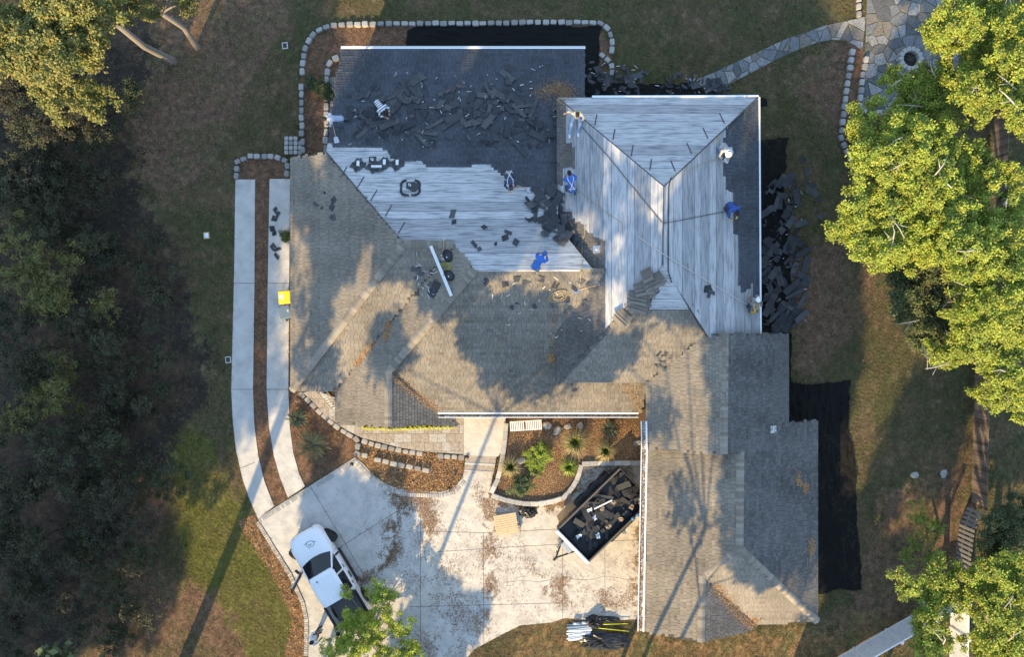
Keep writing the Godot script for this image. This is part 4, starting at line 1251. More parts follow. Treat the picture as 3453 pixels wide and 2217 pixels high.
func build_plants():
	var mk := func(c: Color):
		var m := tinted(0.55)
		m.albedo_color = s(c)
		m.backlight_enabled = true
		m.backlight = s(c * 0.6)
		return m
	var straw: Material = mk.call(Color(0.36, 0.29, 0.13))
	var gr: Material = mk.call(Color(0.12, 0.17, 0.03))
	var palm: Material = mk.call(Color(0.022, 0.040, 0.016))
	for q in [[1006, 1413, 0.55, "smaller dark sago palm by the concrete track"], [1056, 1501, 0.9, "larger dark sago palm in the mulch bed"]]:
		var t := thing("sago_palm", q[3], "palm", put(at(q[0], q[1], 0.3) * Vector3(1, 0, 1)), "sago palms in the mulch bed")
		part(t, "fronds", sago(int(q[0]), 30, q[2] * 1.1), palm)
		part(t, "trunk", tube_mesh([Vector3(0, -0.05, 0), Vector3(0, 0.16, 0)], 0.11, 8), M.bark)
	for q in [[1939, 1491, 0.85, "largest straw-tipped ornamental grass clump in the planter"], [2040, 1520, 0.6, "ornamental grass clump beside the dark stone in the planter"], [1721, 1574, 0.6, "ornamental grass clump against the planter wall by the steps"]]:
		var t := thing("ornamental_grass", q[3], "grass clump", put(at(q[0], q[1], 0.5) * Vector3(1, 0, 1) + Vector3(0, 0.33, 0)), "ornamental grasses in the planter")
		part(t, "dry_blades", blades(220, q[2] * 1.15, 0.55, 0.011, int(q[0]), 0.7), straw)
		part(t, "green_blades", blades(130, q[2] * 0.75, 0.5, 0.011, int(q[1]), 0.4), gr)
	var lir := thing("liriope", "bright green strappy plant beside the inner planter corner", "plant", put(at(1918, 1577, 0.5) * Vector3(1, 0, 1) + Vector3(0, 0.33, 0)))
	part(lir, "leaves", blades(140, 0.58, 0.36, 0.02, 77, 0.8), mk.call(Color(0.20, 0.26, 0.03)))
	var dk := thing("dark_fern", "dark shaded spiky plant under the gutter in the planter", "plant", put(at(2053, 1446, 0.5) * Vector3(1, 0, 1) + Vector3(0, 0.33, 0)))
	part(dk, "leaves", sago(31, 16, 0.5), palm)
	var small := [spray(21, 10, 0.10, 0.07), spray(22, 10, 0.10, 0.075)]
	for q in [[1825, 1543, 0.62, Color(0.20, 0.28, 0.03), "lime green shrub in the middle of the planter"], [1755, 1631, 0.55, Color(0.10, 0.14, 0.05), "rounded dark green shrub with pale tips by the wall corner"], [970, 795, 0.28, Color(0.12, 0.14, 0.03), "little yellow-green shrub squeezed against the west eave"], [1075, 300, 0.55, Color(0.05, 0.075, 0.025), "low dark shrub in the north-west bed"], [2905, 470, 0.6, Color(0.03, 0.05, 0.02), "round dark shrub at the edge of the east mulch bed"]]:
		var o := at(q[0], q[1], 0.5) * Vector3(1, 0, 1) + Vector3(0, 0.33 if q[0] > 1600 and q[0] < 2000 else 0.0, 0)
		var t := thing("shrub", q[4], "shrub", put(Vector3.ZERO), "garden shrubs")
		var cl := []
		for k in 7: cl.append([o + Vector3(rng.randfn(0, 0.42) * q[2], 0.25 + rng.randf() * 0.3, rng.randfn(0, 0.42) * q[2]), q[2] * 0.55])
		limbs_of(t, o, o + Vector3(0, 0.15, 0), cl, 0.02, 1)
		crown_of(t, cl, 900, q[3], 0.3, small, 0.8, 0.9)
	for k in 19:
		var o := at(1232 + k * 16 + rnd(-4, 4), 1440 - absf(k - 5.0) * 0.45 + rnd(-2, 2), 0.6) * Vector3(1, 0, 1) + Vector3(0, 0.3, 0)
		var t := thing("lime_shrub", "lime yellow shrub in the row under the front gable eave", "shrub", put(o), "lime shrubs under the front eave")
		part(t, "leaves", blades(70, 0.27, 0.35, 0.018, 600 + k, 0.5), mk.call(Color(0.40, 0.42, 0.04)))
	for q in [[1845, 1436, 0.34, 0.2], [1879, 1454, 0.32, 0.9], [1915, 1439, 0.26, 0.5], [1957, 1436, 0.26, 1.3], [1760, 1556, 0.3, 0.3], [2150, 1495, 0.3, 0.0], [3096, 1607, 0.30, 0.4], [3194, 1603, 0.30, 1.0], [3354, 619, 0.95, 0.5], [3395, 680, 0.7, 1.2]]:
		var y := 0.3 if q[0] < 2200 else -0.03
		var p := at(q[0], q[1], 0.4) * Vector3(1, 0, 1)
		var dk2: bool = q[0] == 2150
		var st := mb()
		var g := RandomNumberGenerator.new()
		g.seed = int(q[0])
		var lv := []
		for l in [[1.0, 0.0], [1.05, 0.28], [0.72, 0.5], [0.3, 0.56]]:
			var rg := []
			for k in 9:
				var t := TAU * k / 9
				var w: float = q[2] * l[0] * (0.92 + 0.13 * sin(k * 1.7 + q[0])) * 0.7
				rg.append(Vector3(cos(t) * w * 1.15, q[2] * l[1] * g.randf_range(0.85, 1.1), sin(t) * w * 0.85))
			lv.append(rg)
		for a in 3:
			for k in 9: quad(st, lv[a + 1][k], lv[a][k], lv[a][(k + 1) % 9], lv[a + 1][(k + 1) % 9])
		for k in range(1, 8): tri(st, lv[3][0], lv[3][k], lv[3][k + 1])
		var lbl: String = "pale flat rock among the planter grasses" if q[0] < 2100 else ("dark stone beside the gutter in the planter" if dk2 else ("small pale rock on the dead lawn" if q[1] > 1500 else "big weathered boulder under the oaks"))
		single("rock", done(st), M.blockstone2 if dk2 else M.blockstone, lbl, "rock", put(p + Vector3(0, y, 0), q[3]), "pale rocks in the planter" if q[0] < 2100 else ("pale rocks on the dead lawn" if q[1] > 1500 else "boulders under the oaks"))

# ---------------------------------------------------------------- fences
func build_fences():
	var wf := thing("board_fence", "weathered brown board fence along the east side", "fence")
	var bm := []
	for i in 3: bm.append(box_mesh(Vector3(0.138, 1.30 + i * 0.03, 0.022), 0.006))
	var line := marks([[3370, -40], [3356, 300], [3350, 450], [3322, 800], [3288, 1180], [3285, 1261], [3280, 1500], [3276, 1590], [3276, 1700]])
	for a in along(line, 0.145):
		part(wf, "board", bm[rng.randi() % 3], M.fence[rng.randi() % 4], lay(a[0].x + rnd(-0.006, 0.006), 0.0, a[0].y, a[1]))
	for h in [0.3, 1.05]:
		for i in line.size() - 1:
			part(wf, "rail", box_beam(Vector3(line[i].x + 0.05, h, line[i].y), Vector3(line[i + 1].x + 0.05, h, line[i + 1].y), 0.04, 0.09), M.fence[0])
	var pf := thing("picket_fence", "greyed picket fence with wide gaps between its boards", "fence")
	var pl := marks([[3262, 1708], [3234, 1771], [3224, 1850], [3222, 1930]])
	for a in along(pl, 0.235):
		part(pf, "board", bm[rng.randi() % 3], M.picket, lay(a[0].x, 0.0, a[0].y, a[1] + rnd(-0.04, 0.04)))
	for h in [0.35, 1.0]:
		for i in pl.size() - 1:
			part(pf, "rail", box_beam(Vector3(pl[i].x + 0.05, h, pl[i].y), Vector3(pl[i + 1].x + 0.05, h, pl[i + 1].y), 0.04, 0.09), M.picket)
	vinyl("long white vinyl fence crossing the lower right lawn", marks([[2640, 2322], [2739, 2265], [2878, 2186], [2986, 2124], [3099, 2060], [3205, 2000]]))
	vinyl("white vinyl fence run half hidden under the corner tree", marks([[3205, 2000], [3203, 2115], [3200, 2235], [3198, 2330]]))
func vinyl(label: String, line: PackedVector2Array):
	var f := thing("vinyl_fence", label, "fence")
	for i in line.size():
		var p := part(f, "post", box_mesh(Vector3(0.13, 1.72, 0.13), 0.008), M.white, lay(line[i].x, 0, line[i].y, -(line[maxi(i, 1)] - line[maxi(i, 1) - 1]).angle()))
		var st := mb()
		lathe(st, [[0.105, 1.72], [0.105, 1.745], [0.001, 1.79]], 4)
		part(p, "cap", done(st), M.white)
	for i in line.size() - 1:
		var a := line[i]
		var b := line[i + 1]
		var d := (b - a).normalized()
		var l := a.distance_to(b) - 0.13
		var n := int(l / 0.155)
		for k in n:
			var c := a + d * (0.065 + (k + 0.5) * l / n)
			part(f, "plank", M.plank_mesh, M.white_dirty, Transform3D(Basis(Vector3.UP, -d.angle()).scaled_local(Vector3(l / n - 0.006, 1, 1)), Vector3(c.x, 0.08, c.y)))
		for h in [0.1, 1.58]:
			part(f, "rail", box_beam(Vector3(a.x, h, a.y), Vector3(b.x, h, b.y), 0.06, 0.13), M.white)

# ---------------------------------------------------------------- black sheets and torn shingles
func sheet(label: String, poly: PackedVector2Array, ridge: float, seed_: int, dir: Vector2, y := 0.03):
	var r := Rect2(poly[0], Vector2.ZERO)
	for p in poly: r = r.expand(p)
	var n := noise(0.9, seed_, 3)
	var n2 := noise(0.22, seed_ + 1, 2)
	var st := mb(true)
	var step := 0.11
	var f := func(q: Vector2) -> Vector3:
		var t := q.dot(dir)
		var c := q.dot(Vector2(-dir.y, dir.x))
		var h := absf(n.get_noise_2d(t * 0.45, c * 2.2)) * ridge * 1.6 + n2.get_noise_2d(q.x, q.y) * ridge + n.get_noise_2d(q.x * 4.0, q.y * 4.0) * ridge * 0.3
		return Vector3(q.x, y + maxf(0.0, h), q.y)
	var nx := int(r.size.x / step) + 1
	var nz := int(r.size.y / step) + 1
	for j in nz:
		for i in nx:
			var c := r.position + Vector2(i, j) * step
			var cell := PackedVector2Array([c, c + Vector2(step, 0), c + Vector2(step, step), c + Vector2(0, step)])
			var all := true
			for q in cell: all = all and inside(q, poly)
			if all:
				quad(st, f.call(cell[0]), f.call(cell[1]), f.call(cell[2]), f.call(cell[3]))
			else:
				for g in Geometry2D.intersect_polygons(cell, poly):
					if Geometry2D.is_polygon_clockwise(g): g.reverse()
					for k in range(1, g.size() - 1): tri(st, f.call(g[0]), f.call(g[k]), f.call(g[k + 1]))
	# turned-down hem
	for i in poly.size():
		var a: Vector3 = f.call(poly[i])
		var b: Vector3 = f.call(poly[(i + 1) % poly.size()])
		quad(st, a, b, b * Vector3(1, 0, 1) - Vector3(0, 0.02, 0), a * Vector3(1, 0, 1) - Vector3(0, 0.02, 0))
	single("ground_sheet", done(st), M.tarp, label, "tarp", Transform3D(), "black sheets protecting the beds")
func wavy(poly: PackedVector2Array, amp: float, seed_: int) -> PackedVector2Array:
	var n := noise(1.2, seed_, 3)
	var out := PackedVector2Array()
	for i in poly.size():
		var a := poly[i]
		var b := poly[(i + 1) % poly.size()]
		var k := maxi(1, int(a.distance_to(b) / 0.25))
		for j in k:
			var p := a.lerp(b, float(j) / k)
			out.append(p + Vector2(n.get_noise_2d(p.x * 2, p.y * 2), n.get_noise_2d(p.y * 2 + 50, p.x * 2)) * amp)
	return out
func build_sheets():
	sheet("black ground sheet along the north wall under the gutter", wavy(marks(zm(900, 0, 1.925, [[905, 345], [910, 200], [980, 168], [1500, 157], [1800, 142], [1900, 147], [2000, 186], [2165, 168], [2160, 280], [2150, 400], [2120, 700], [2040, 700], [2040, 345]])), 0.12, 201), 0.09, 201, Vector2(1, 0))
	sheet("black ground sheet under debris north of the stripped hip roof", wavy(marks(zm(1700, 200, 1.925, [[500, 120], [620, 150], [800, 165], [1000, 165], [1200, 160], [1290, 190], [1420, 225], [1700, 262], [1700, 300], [500, 300]])), 0.14, 203), 0.08, 203, Vector2(1, 0.1))
	sheet("black ground sheet under the torn shingle pile on the east side", wavy(marks(zm(1700, 200, 1.925, [[1600, 540], [1750, 516], [1845, 508], [1822, 600], [1830, 700], [1800, 800], [1830, 1000], [1850, 1300], [1860, 1500], [1840, 1760], [1600, 1780]])), 0.12, 205), 0.07, 205, Vector2(0, 1))
	sheet("long crumpled black sheet beside the garage wall", wavy(marks([[2630, 1120], [2668, 1126], [2664, 1290], [2740, 1298], [2866, 1284], [2862, 1340], [2852, 1450], [2866, 1500], [2880, 1570], [2886, 1700], [2890, 1800], [2900, 1870], [2902, 1985], [2870, 1990], [2824, 1984], [2762, 2004], [2700, 2010], [2690, 1440], [2630, 1440]]), 0.10, 207), 0.13, 207, Vector2(0.08, 1))
func torn(l: float, w: float, curl: float, seed_: int, tape: bool) -> ArrayMesh:   # one torn shingle strip, bent, with its release tape
	var st := mb()
	var g := RandomNumberGenerator.new()
	g.seed = seed_
	var n := maxi(2, int(l / 0.22))
	var f := func(i: int, sd: float, up: float) -> Vector3:
		var x := (float(i) / n - 0.5) * l
		var jag := (0.03 * sin(seed_ * 3.1 + i * 2.7) if i == 0 or i == n else 0.0)
		return Vector3(x + jag * sd, up + curl * x * x * 4.0 / l + 0.02 * sin(i * 1.7 + seed_), sd * w * 0.5)
	for i in n:
		var c := Color.WHITE * g.randf_range(0.75, 1.15)
		c.a = 1
		st.set_color(c)
		quad(st, f.call(i, -1, 0.008), f.call(i + 1, -1, 0.008), f.call(i + 1, 1, 0.008), f.call(i, 1, 0.008))
		st.set_color(Color(0.5, 0.5, 0.5))
		quad(st, f.call(i, 1, 0.0), f.call(i + 1, 1, 0.0), f.call(i + 1, -1, 0.0), f.call(i, -1, 0.0))
		quad(st, f.call(i, 1, 0.008), f.call(i + 1, 1, 0.008), f.call(i + 1, 1, 0.0), f.call(i, 1, 0.0))
		quad(st, f.call(i, -1, 0.0), f.call(i + 1, -1, 0.0), f.call(i + 1, -1, 0.008), f.call(i, -1, 0.008))
		if tape:
			st.set_color(Color(5.5, 5.6, 5.6))
			quad(st, f.call(i, 0.50, 0.010), f.call(i + 1, 0.50, 0.010), f.call(i + 1, 0.58, 0.010), f.call(i, 0.58, 0.010))
	return done(st)
func heap(label: String, group: String, poly: Array, count: int, flatness: float, big: float, bias := Vector2.ZERO, deep_ := 0.0):
	var pg := pv(poly)
	for k in count:
		var e := some_in(pg)
		var q := on_roof(e.x, e.y)
		var p: Vector3 = q[0]
		var small := rng.randf() > big
		var mesh: Mesh = M.torn_small[rng.randi() % M.torn_small.size()] if small else M.torn_big[rng.randi() % M.torn_big.size()]
		var turn := rnd(0, TAU)
		if bias != Vector2.ZERO and rng.randf() < 0.6: turn = -bias.angle() + rng.randfn(0, 0.25)
		var xf := seat(p + q[1] * (0.02 + rng.randf() * deep_ + k * 0.0003), q[1], turn)
		xf.basis = xf.basis * Basis.from_euler(Vector3(rng.randfn(0, flatness), 0, rng.randfn(0, flatness)))
		single("torn_shingle", mesh, M.torn[rng.randi() % 3], label, "shingle", xf, group)
func build_debris():
	var tones := [[0.05, 0.053, 0.058], [0.075, 0.077, 0.08], [0.035, 0.038, 0.043]]
	M.torn = []
	for t in tones:
		var m := tinted(0.9)
		m.albedo_color = s(Color(t[0], t[1], t[2]))
		M.torn.append(m)
	M.torn_big = []
	M.torn_small = []
	for i in 7: M.torn_big.append(torn([1.0, 0.85, 0.95, 0.7, 1.0, 0.6, 0.8][i], [0.32, 0.30, 0.2, 0.31, 0.17, 0.3, 0.33][i], [0.03, 0.08, 0.0, 0.12, 0.05, 0.02, -0.03][i], 300 + i, i % 2 == 0 or i == 3))
	for i in 6: M.torn_small.append(torn([0.3, 0.36, 0.22, 0.44, 0.28, 0.18][i], [0.26, 0.16, 0.2, 0.24, 0.3, 0.12][i], 0.05, 320 + i, false))
	var g := "torn shingles on the north-facing slope"
	heap("dark torn shingle strip in the band of debris across the north roof slope", g, zm(900, 0, 1.925, [[560, 600], [860, 580], [1060, 600], [1400, 580], [1560, 640], [1880, 650], [1880, 960], [1600, 980], [1440, 860], [1150, 900], [1000, 920], [780, 880], [560, 860], [500, 720]]), 88, 0.10, 0.85, Vector2.ZERO, 0.09)
	heap("dark torn shingle strip in the band of debris across the north roof slope", g, zm(900, 0, 1.925, [[860, 500], [1020, 510], [880, 700], [820, 640]]), 7, 0.05, 1.0, Vector2(0.7, -0.7), 0.05)
	heap("dark torn shingle strip in the band of debris across the north roof slope", g, zm(900, 0, 1.925, [[1560, 430], [1600, 440], [1560, 560], [1520, 560]]), 3, 0.05, 1.0, Vector2(0.1, -1), 0.05)
	heap("dark shingle strip in the heap lying in the valley", "torn shingles heaped in the roof valley", zm(900, 500, 1.925, [[1700, 290], [1880, 270], [1890, 400], [1990, 560], [2000, 640], [1870, 650], [1800, 500], [1650, 430]]), 26, 0.10, 0.95, Vector2(-0.5, 0.85), 0.10)
	heap("small dark shingle scrap on the silver north slope", "shingle scraps on the silver slope", zm(900, 500, 1.925, [[1200, 380], [1600, 380], [1700, 540], [1500, 720], [1200, 600]]), 9, 0.06, 0.0)
	heap("torn shingle in the big pile on the east lawn", "torn shingles piled on the east lawn", zm(1700, 200, 1.925, [[1680, 830], [1830, 760], [1920, 900], [1920, 1150], [1970, 1300], [1940, 1480], [1930, 1650], [1900, 1760], [1700, 1790], [1680, 1300]]), 70, 0.16, 0.92, Vector2(0.6, -0.8), 0.25)
	heap("torn shingle dropped beside the dark sheet north of the hip roof", "torn shingles north of the hip roof", zm(1700, 200, 1.925, [[540, 30], [700, 60], [860, 120], [800, 230], [560, 230]]), 20, 0.14, 0.6, Vector2.ZERO, 0.08)
	heap("torn shingle at the end of the flagstone path", "torn shingles at the flagstone path", zm(1700, 200, 1.925, [[1150, 130], [1320, 60], [1400, 130], [1480, 190], [1330, 200], [1180, 200]]), 9, 0.12, 0.6, Vector2.ZERO, 0.06)
	heap("dark shingle scrap scattered on the east lawn", "stray shingle scraps on the east lawn", zm(1700, 200, 1.925, [[1880, 600], [1960, 620], [2150, 1100], [2200, 1260], [2000, 1000], [1900, 760]]), 11, 0.08, 0.2)
	heap("dark square shingle scrap on the concrete track", "shingle scraps on the concrete track", [[912, 690], [930, 700], [960, 745], [930, 760], [940, 880], [920, 870]], 7, 0.05, 0.0)
	heap("dark shingle scrap on the brown west slope", "shingle scraps on the west slope", [[1050, 640], [1130, 650], [1130, 740], [1060, 740]], 7, 0.06, 0.0)
	heap("small shingle scrap on the middle brown slope", "shingle scraps on the middle slope", zm(900, 500, 1.925, [[1400, 840], [2100, 850], [2080, 1060], [1700, 1100], [1420, 960]]), 16, 0.08, 0.0)
	heap("shingle scrap near the white board on the sunlit slope", "shingle scraps on the sunlit slope", zm(900, 500, 1.925, [[960, 760], [1100, 760], [1080, 960], [940, 960]]), 8, 0.08, 0.0)
	heap("shingle scrap on the slope above the front gutter", "shingle scraps above the front gutter", zm(1700, 800, 1.925, [[1000, 740], [1110, 750], [1000, 880], [960, 880]]), 6, 0.08, 0.2)
	heap("dark shingle patch left on the silver east slope", "shingle patch on the east slope", [[2368, 970], [2400, 962], [2402, 985], [2385, 1005], [2372, 1000]], 4, 0.04, 0.0)
	# peeled-back sheets on the south hip
	for q in [[960, 290, 0.9, -0.5], [900, 330, 0.8, -0.25], [860, 390, 0.85, 0.15], [860, 440, 0.9, 0.25], [990, 270, 0.6, -0.7], [760, 520, 0.75, 0.75], [930, 250, 0.5, -0.4]]:
		var e := on_roof(1700 + q[0] / 1.925, 800 + q[1] / 1.925)
		var t := thing("peeled_shingles", "curled brown shingle sheet peeled off the south hip", "shingle", seat(e[0] + Vector3(0, 0.06 + 0.03 * absf(q[3]), 0), e[1], -q[3]), "curled shingle sheets on the south hip")
		for k in 4:
			var st := mb()
			var l: float = q[2]
			for i in 6:
				var a := func(j: float, v: float) -> Vector3: return Vector3((j / 6.0 - 0.5) * l, 0.02 + 0.05 * k * k * 0.3 + 0.22 * pow(j / 6.0 - 0.3, 2.0) + 0.01 * v, (k + v - 2.0) * 0.15)
				quad(st, a.call(i, 0.0), a.call(i + 1, 0.0), a.call(i + 1, 0.95), a.call(i, 0.95))
				quad(st, a.call(i, 0.95), a.call(i + 1, 0.95), a.call(i + 1, 0.95) - Vector3(0, 0.02, 0), a.call(i, 0.95) - Vector3(0, 0.02, 0))
			part(t, "course", done(st), plain(0.17 * (0.8 + 0.12 * k), 0.15 * (0.8 + 0.12 * k), 0.125 * (0.8 + 0.12 * k), 0.95))
	# crumbs of the same shingles, too many and too small to count
	var cb := PackedFloat32Array()
	var nc := 0
	for z in [[zm(900, 0, 1.925, [[520, 560], [1880, 560], [1880, 980], [760, 930], [520, 880]]), 120], [zm(1700, 200, 1.925, [[1680, 800], [1930, 800], [1960, 1700], [1700, 1790]]), 110], [zm(1700, 200, 1.925, [[540, 20], [880, 60], [1400, 130], [1500, 220], [560, 235]]), 70], [zm(900, 500, 1.925, [[1650, 300], [1900, 280], [2080, 640], [1700, 560]]), 40]]:
		var pg := pv(z[0])
		for k in z[1]:
			var e := some_in(pg)
			var q := on_roof(e.x, e.y)
			var xf := seat(q[0] + q[1] * rnd(0.03, 0.12), q[1], rnd(0, TAU))
			xf.basis = xf.basis * Basis.from_euler(Vector3(rng.randfn(0, 0.15), 0, rng.randfn(0, 0.15))).scaled(Vector3(rnd(0.5, 1.1), 1, rnd(0.4, 1.0)))
			var c := rnd(0.03, 0.08)
			for row in 3: cb.append_array(PackedFloat32Array([xf.basis.x[row], xf.basis.y[row], xf.basis.z[row], xf.origin[row]]))
			cb.append_array(PackedFloat32Array([c * 0.95, c, c * 1.1, 1.0]))
			nc += 1
	tag(many(self, "shingle_crumbs", M.torn_small[1], M.shingle, cb, nc), "small dark shingle crumbs strewn through the torn shingle piles", "shingle scraps")
	# pale shreds of release tape and paper
	var buf := PackedFloat32Array()
	var nn := 0
	for z in [[zm(900, 0, 1.925, [[520, 460], [1880, 430], [1880, 980], [520, 960]]), 70], [zm(900, 500, 1.925, [[1400, 840], [2150, 800], [2080, 1250], [1500, 1200]]), 26], [zm(900, 500, 1.925, [[980, 640], [1120, 740], [1080, 960], [930, 980]]), 20], [zm(1700, 200, 1.925, [[540, 20], [1300, 60], [1500, 220], [560, 230]]), 26], [zm(1700, 200, 1.925, [[1680, 830], [1930, 800], [1960, 1700], [1700, 1780]]), 34]]:
		var pg := pv(z[0])
		for k in z[1]:
			var e := some_in(pg)
			var q := on_roof(e.x, e.y)
			var xf := seat(q[0] + q[1] * rnd(0.06, 0.12), q[1], rnd(0, TAU))
			xf.basis = xf.basis.scaled_local(Vector3(rnd(0.5, 2.4), 1, rnd(0.5, 1.0)))
			var c := rnd(0.35, 0.7)
			for row in 3: buf.append_array(PackedFloat32Array([xf.basis.x[row], xf.basis.y[row], xf.basis.z[row], xf.origin[row]]))
			buf.append_array(PackedFloat32Array([c, c * 0.97, c * 0.9, 1.0]))
			nn += 1
	tag(many(self, "paper_shreds", torn_paper(), M.litter, buf, nn), "pale shreds of paper and tape among the torn shingles", "paper shreds")
func torn_paper() -> ArrayMesh:
	var st := mb()
	st.set_color(Color.WHITE)
	quad(st, Vector3(-0.05, 0.004, -0.018), Vector3(0.0, 0.012, -0.02), Vector3(0.0, 0.010, 0.018), Vector3(-0.05, 0.0, 0.02))
	quad(st, Vector3(0.0, 0.012, -0.02), Vector3(0.06, 0.002, -0.012), Vector3(0.05, 0.004, 0.02), Vector3(0.0, 0.010, 0.018))
	return done(st)

# ---------------------------------------------------------------- things on and around the roof
func rope_on(called: String, label: String, pts: Array, r: float, m: Material, sag := 0.0, group := "", lift := 0.03, category := "rope"):
	var line := []
	for i in pts.size() - 1:
		for k in 12:
			var e := Vector2(pts[i][0], pts[i][1]).lerp(Vector2(pts[i + 1][0], pts[i + 1][1]), k / 12.0)
			line.append(on_roof(e.x, e.y)[0] + Vector3(0, r + lift, 0) + Vector3(rng.randfn(0, sag), 0, rng.randfn(0, sag)))
	line.append(on_roof(pts[-1][0], pts[-1][1])[0] + Vector3(0, r + lift, 0))
	single(called, tube_mesh(line, r, 5), m, label, category, Transform3D(), group)
func coil(called: String, label: String, px: float, py: float, rad: float, m: Material, turns := 5):
	var q := on_roof(px, py)
	var pts := []
	for k in turns * 14:
		var t := TAU * k / 14.0
		var w := rad * (0.8 + 0.25 * sin(k * 0.37) + 0.1 * sin(k * 1.1))
		pts.append(Vector3(cos(t) * w * 1.15 + 0.05 * sin(k * 0.2), 0.03 + 0.0015 * k, sin(t) * w * 0.7))
	single(called, tube_mesh(pts, 0.011, 5), m, label, "rope", seat(q[0], q[1], 0.3))
func shovel(label: String, a: Vector3, b: Vector3, group := "", grip := true):   # grip at a, blade at b
	var t := thing("shovel", label, "shovel", aim(a, b), group)
	var l := a.distance_to(b)
	part(t, "handle", tube_mesh([Vector3.ZERO, Vector3(0, 0, l - 0.2)], 0.017, 6), M.wood)
	var st := mb()
	var xs := [[0.03, l - 0.22], [0.11, l - 0.16], [0.12, l + 0.05], [0.10, l + 0.08]]
	for i in 3:
		quad(st, Vector3(-xs[i][0], 0.006 * i, xs[i][1]), Vector3(-xs[i + 1][0], 0.01, xs[i + 1][1]), Vector3(xs[i + 1][0], 0.01, xs[i + 1][1]), Vector3(xs[i][0], 0.006 * i, xs[i][1]))
		quad(st, Vector3(xs[i][0], 0.006 * i - 0.004, xs[i][1]), Vector3(xs[i + 1][0], 0.006, xs[i + 1][1]), Vector3(-xs[i + 1][0], 0.006, xs[i + 1][1]), Vector3(-xs[i][0], 0.006 * i - 0.004, xs[i][1]))
	part(t, "blade", done(st), M.steel)
	if grip:
		part(t, "grip", tube_mesh([Vector3(-0.06, 0, -0.09), Vector3(-0.05, 0, -0.03), Vector3(0, 0, 0), Vector3(0.05, 0, -0.03), Vector3(0.06, 0, -0.09), Vector3(-0.06, 0, -0.09)], 0.013, 5), M.alu)
func build_small():
	# tools and leavings on the roof
	var gb = on_roof(1453, 830)[0] + Vector3(0, 0.06, 0)
	var ge = on_roof(1523, 999)[0] + Vector3(0, 0.10, 0)
	var gut := thing("gutter_length", "long white length of gutter lying across the sunlit slope", "gutter", aim(gb, ge))
	var gl = gb.distance_to(ge)
	for q in [["floor", Vector3(0, 0.0, gl / 2), Vector3(0.13, 0.008, gl)], ["side", Vector3(-0.065, 0.04, gl / 2), Vector3(0.01, 0.09, gl)], ["side", Vector3(0.065, 0.04, gl / 2), Vector3(0.01, 0.09, gl)]]:
		var st := mb()
		cbox(st, Transform3D(Basis(), q[1]), q[2], 0.002)
		part(gut, q[0], done(st), M.white)
	shovel("shovel with pale handle standing off the ridge by the gutter length", on_roof(1499, 812)[0] + Vector3(0, 0.3, 0), on_roof(1491, 875)[0] + Vector3(0, 0.1, 0), "roofing shovels lying on the roof")
	shovel("roofing shovel lying beside the tan rope coil", on_roof(2014, 961)[0] + Vector3(0, 0.07, 0), on_roof(1938, 983)[0] + Vector3(0, 0.05, 0), "roofing shovels lying on the roof")
	coil("rope_coil", "yellow-green rope coil under the white gutter length", 1502, 905, 0.3, plain(0.42, 0.38, 0.06, 0.8))
	coil("rope_coil", "tan rope coil on the middle brown slope", 1884, 998, 0.36, M.rope)
	for q in [[1512, 862, 0.3, 0.5, "black tool bag with silver buckles beside the rope"], [1515, 930, 0.28, 1.1, "black folded bag below the yellow-green rope coil"]]:
		var e := on_roof(q[0], q[1])
		var t := thing("tool_bag", q[4], "bag", seat(e[0], e[1], q[3]))
		var st := mb(true)
		lathe(st, [[0.001, 0.0], [0.20, 0.01], [0.24, 0.08], [0.20, 0.19], [0.12, 0.24], [0.001, 0.25]], 12, Transform3D(Basis.from_scale(Vector3(1, 1, 1.35)), Vector3.ZERO))
		part(t, "body", done(st), M.black)
		part(t, "strap", tube_mesh([Vector3(-0.18, 0.14, -0.1), Vector3(-0.05, 0.29, -0.12), Vector3(0.12, 0.26, -0.1), Vector3(0.2, 0.12, -0.06)], 0.016, 5), M.dark_metal)
		part(t, "buckle", box_mesh(Vector3(0.06, 0.02, 0.05), 0.004), M.alu, lay(0.0, 0.25, 0.12, 0.3))
	var dark_sheet := on_roof(1465, 975)
	single("felt_offcut", torn(0.75, 0.4, 0.05, 411, false), M.torn[2], "bent dark felt offcut below the white gutter length", "felt", seat(dark_sheet[0] + Vector3(0, 0.05, 0), dark_sheet[1], 1.0))
	# ropes
	rope_on("safety_rope", "dark safety line from the seated worker to the ridge anchor", zm(1700, 200, 1.925, [[505, 442], [700, 665], [1020, 1062]]), 0.016, M.rope_dark, 0.0, "safety lines on the hip roof")
	rope_on("safety_rope", "dark safety line from the ridge anchor over the east slope", zm(1700, 200, 1.925, [[1025, 1064], [1065, 1062], [1430, 990], [1655, 960]]), 0.016, M.rope_dark, 0.0, "safety lines on the hip roof")
	rope_on("safety_rope", "pale safety line crossing the ridge towards the helmeted worker", zm(1700, 200, 1.925, [[870, 1155], [1030, 1265], [1250, 1400], [1480, 1540], [1620, 1620]]), 0.018, M.rope_pale, 0.0, "safety lines on the hip roof")
	rope_on("safety_rope", "thin tan line trailing from the blue-shirted worker's harness", zm(1700, 200, 1.925, [[470, 845], [600, 950], [760, 1065]]), 0.011, M.rope, 0.01, "safety lines on the hip roof")
	rope_on("safety_rope", "thin tan line at the boots of the white-hatted worker", zm(1700, 200, 1.925, [[1210, 715], [1300, 672], [1400, 645], [1450, 590]]), 0.011, M.rope, 0.01, "safety lines on the hip roof")
	rope_on("safety_rope", "brown rope hanging from the valley to the rope coil", zm(900, 500, 1.925, [[2068, 500], [2045, 640], [2040, 800], [2030, 900], [1960, 960]]), 0.014, M.rope, 0.01, "safety lines on the hip roof")
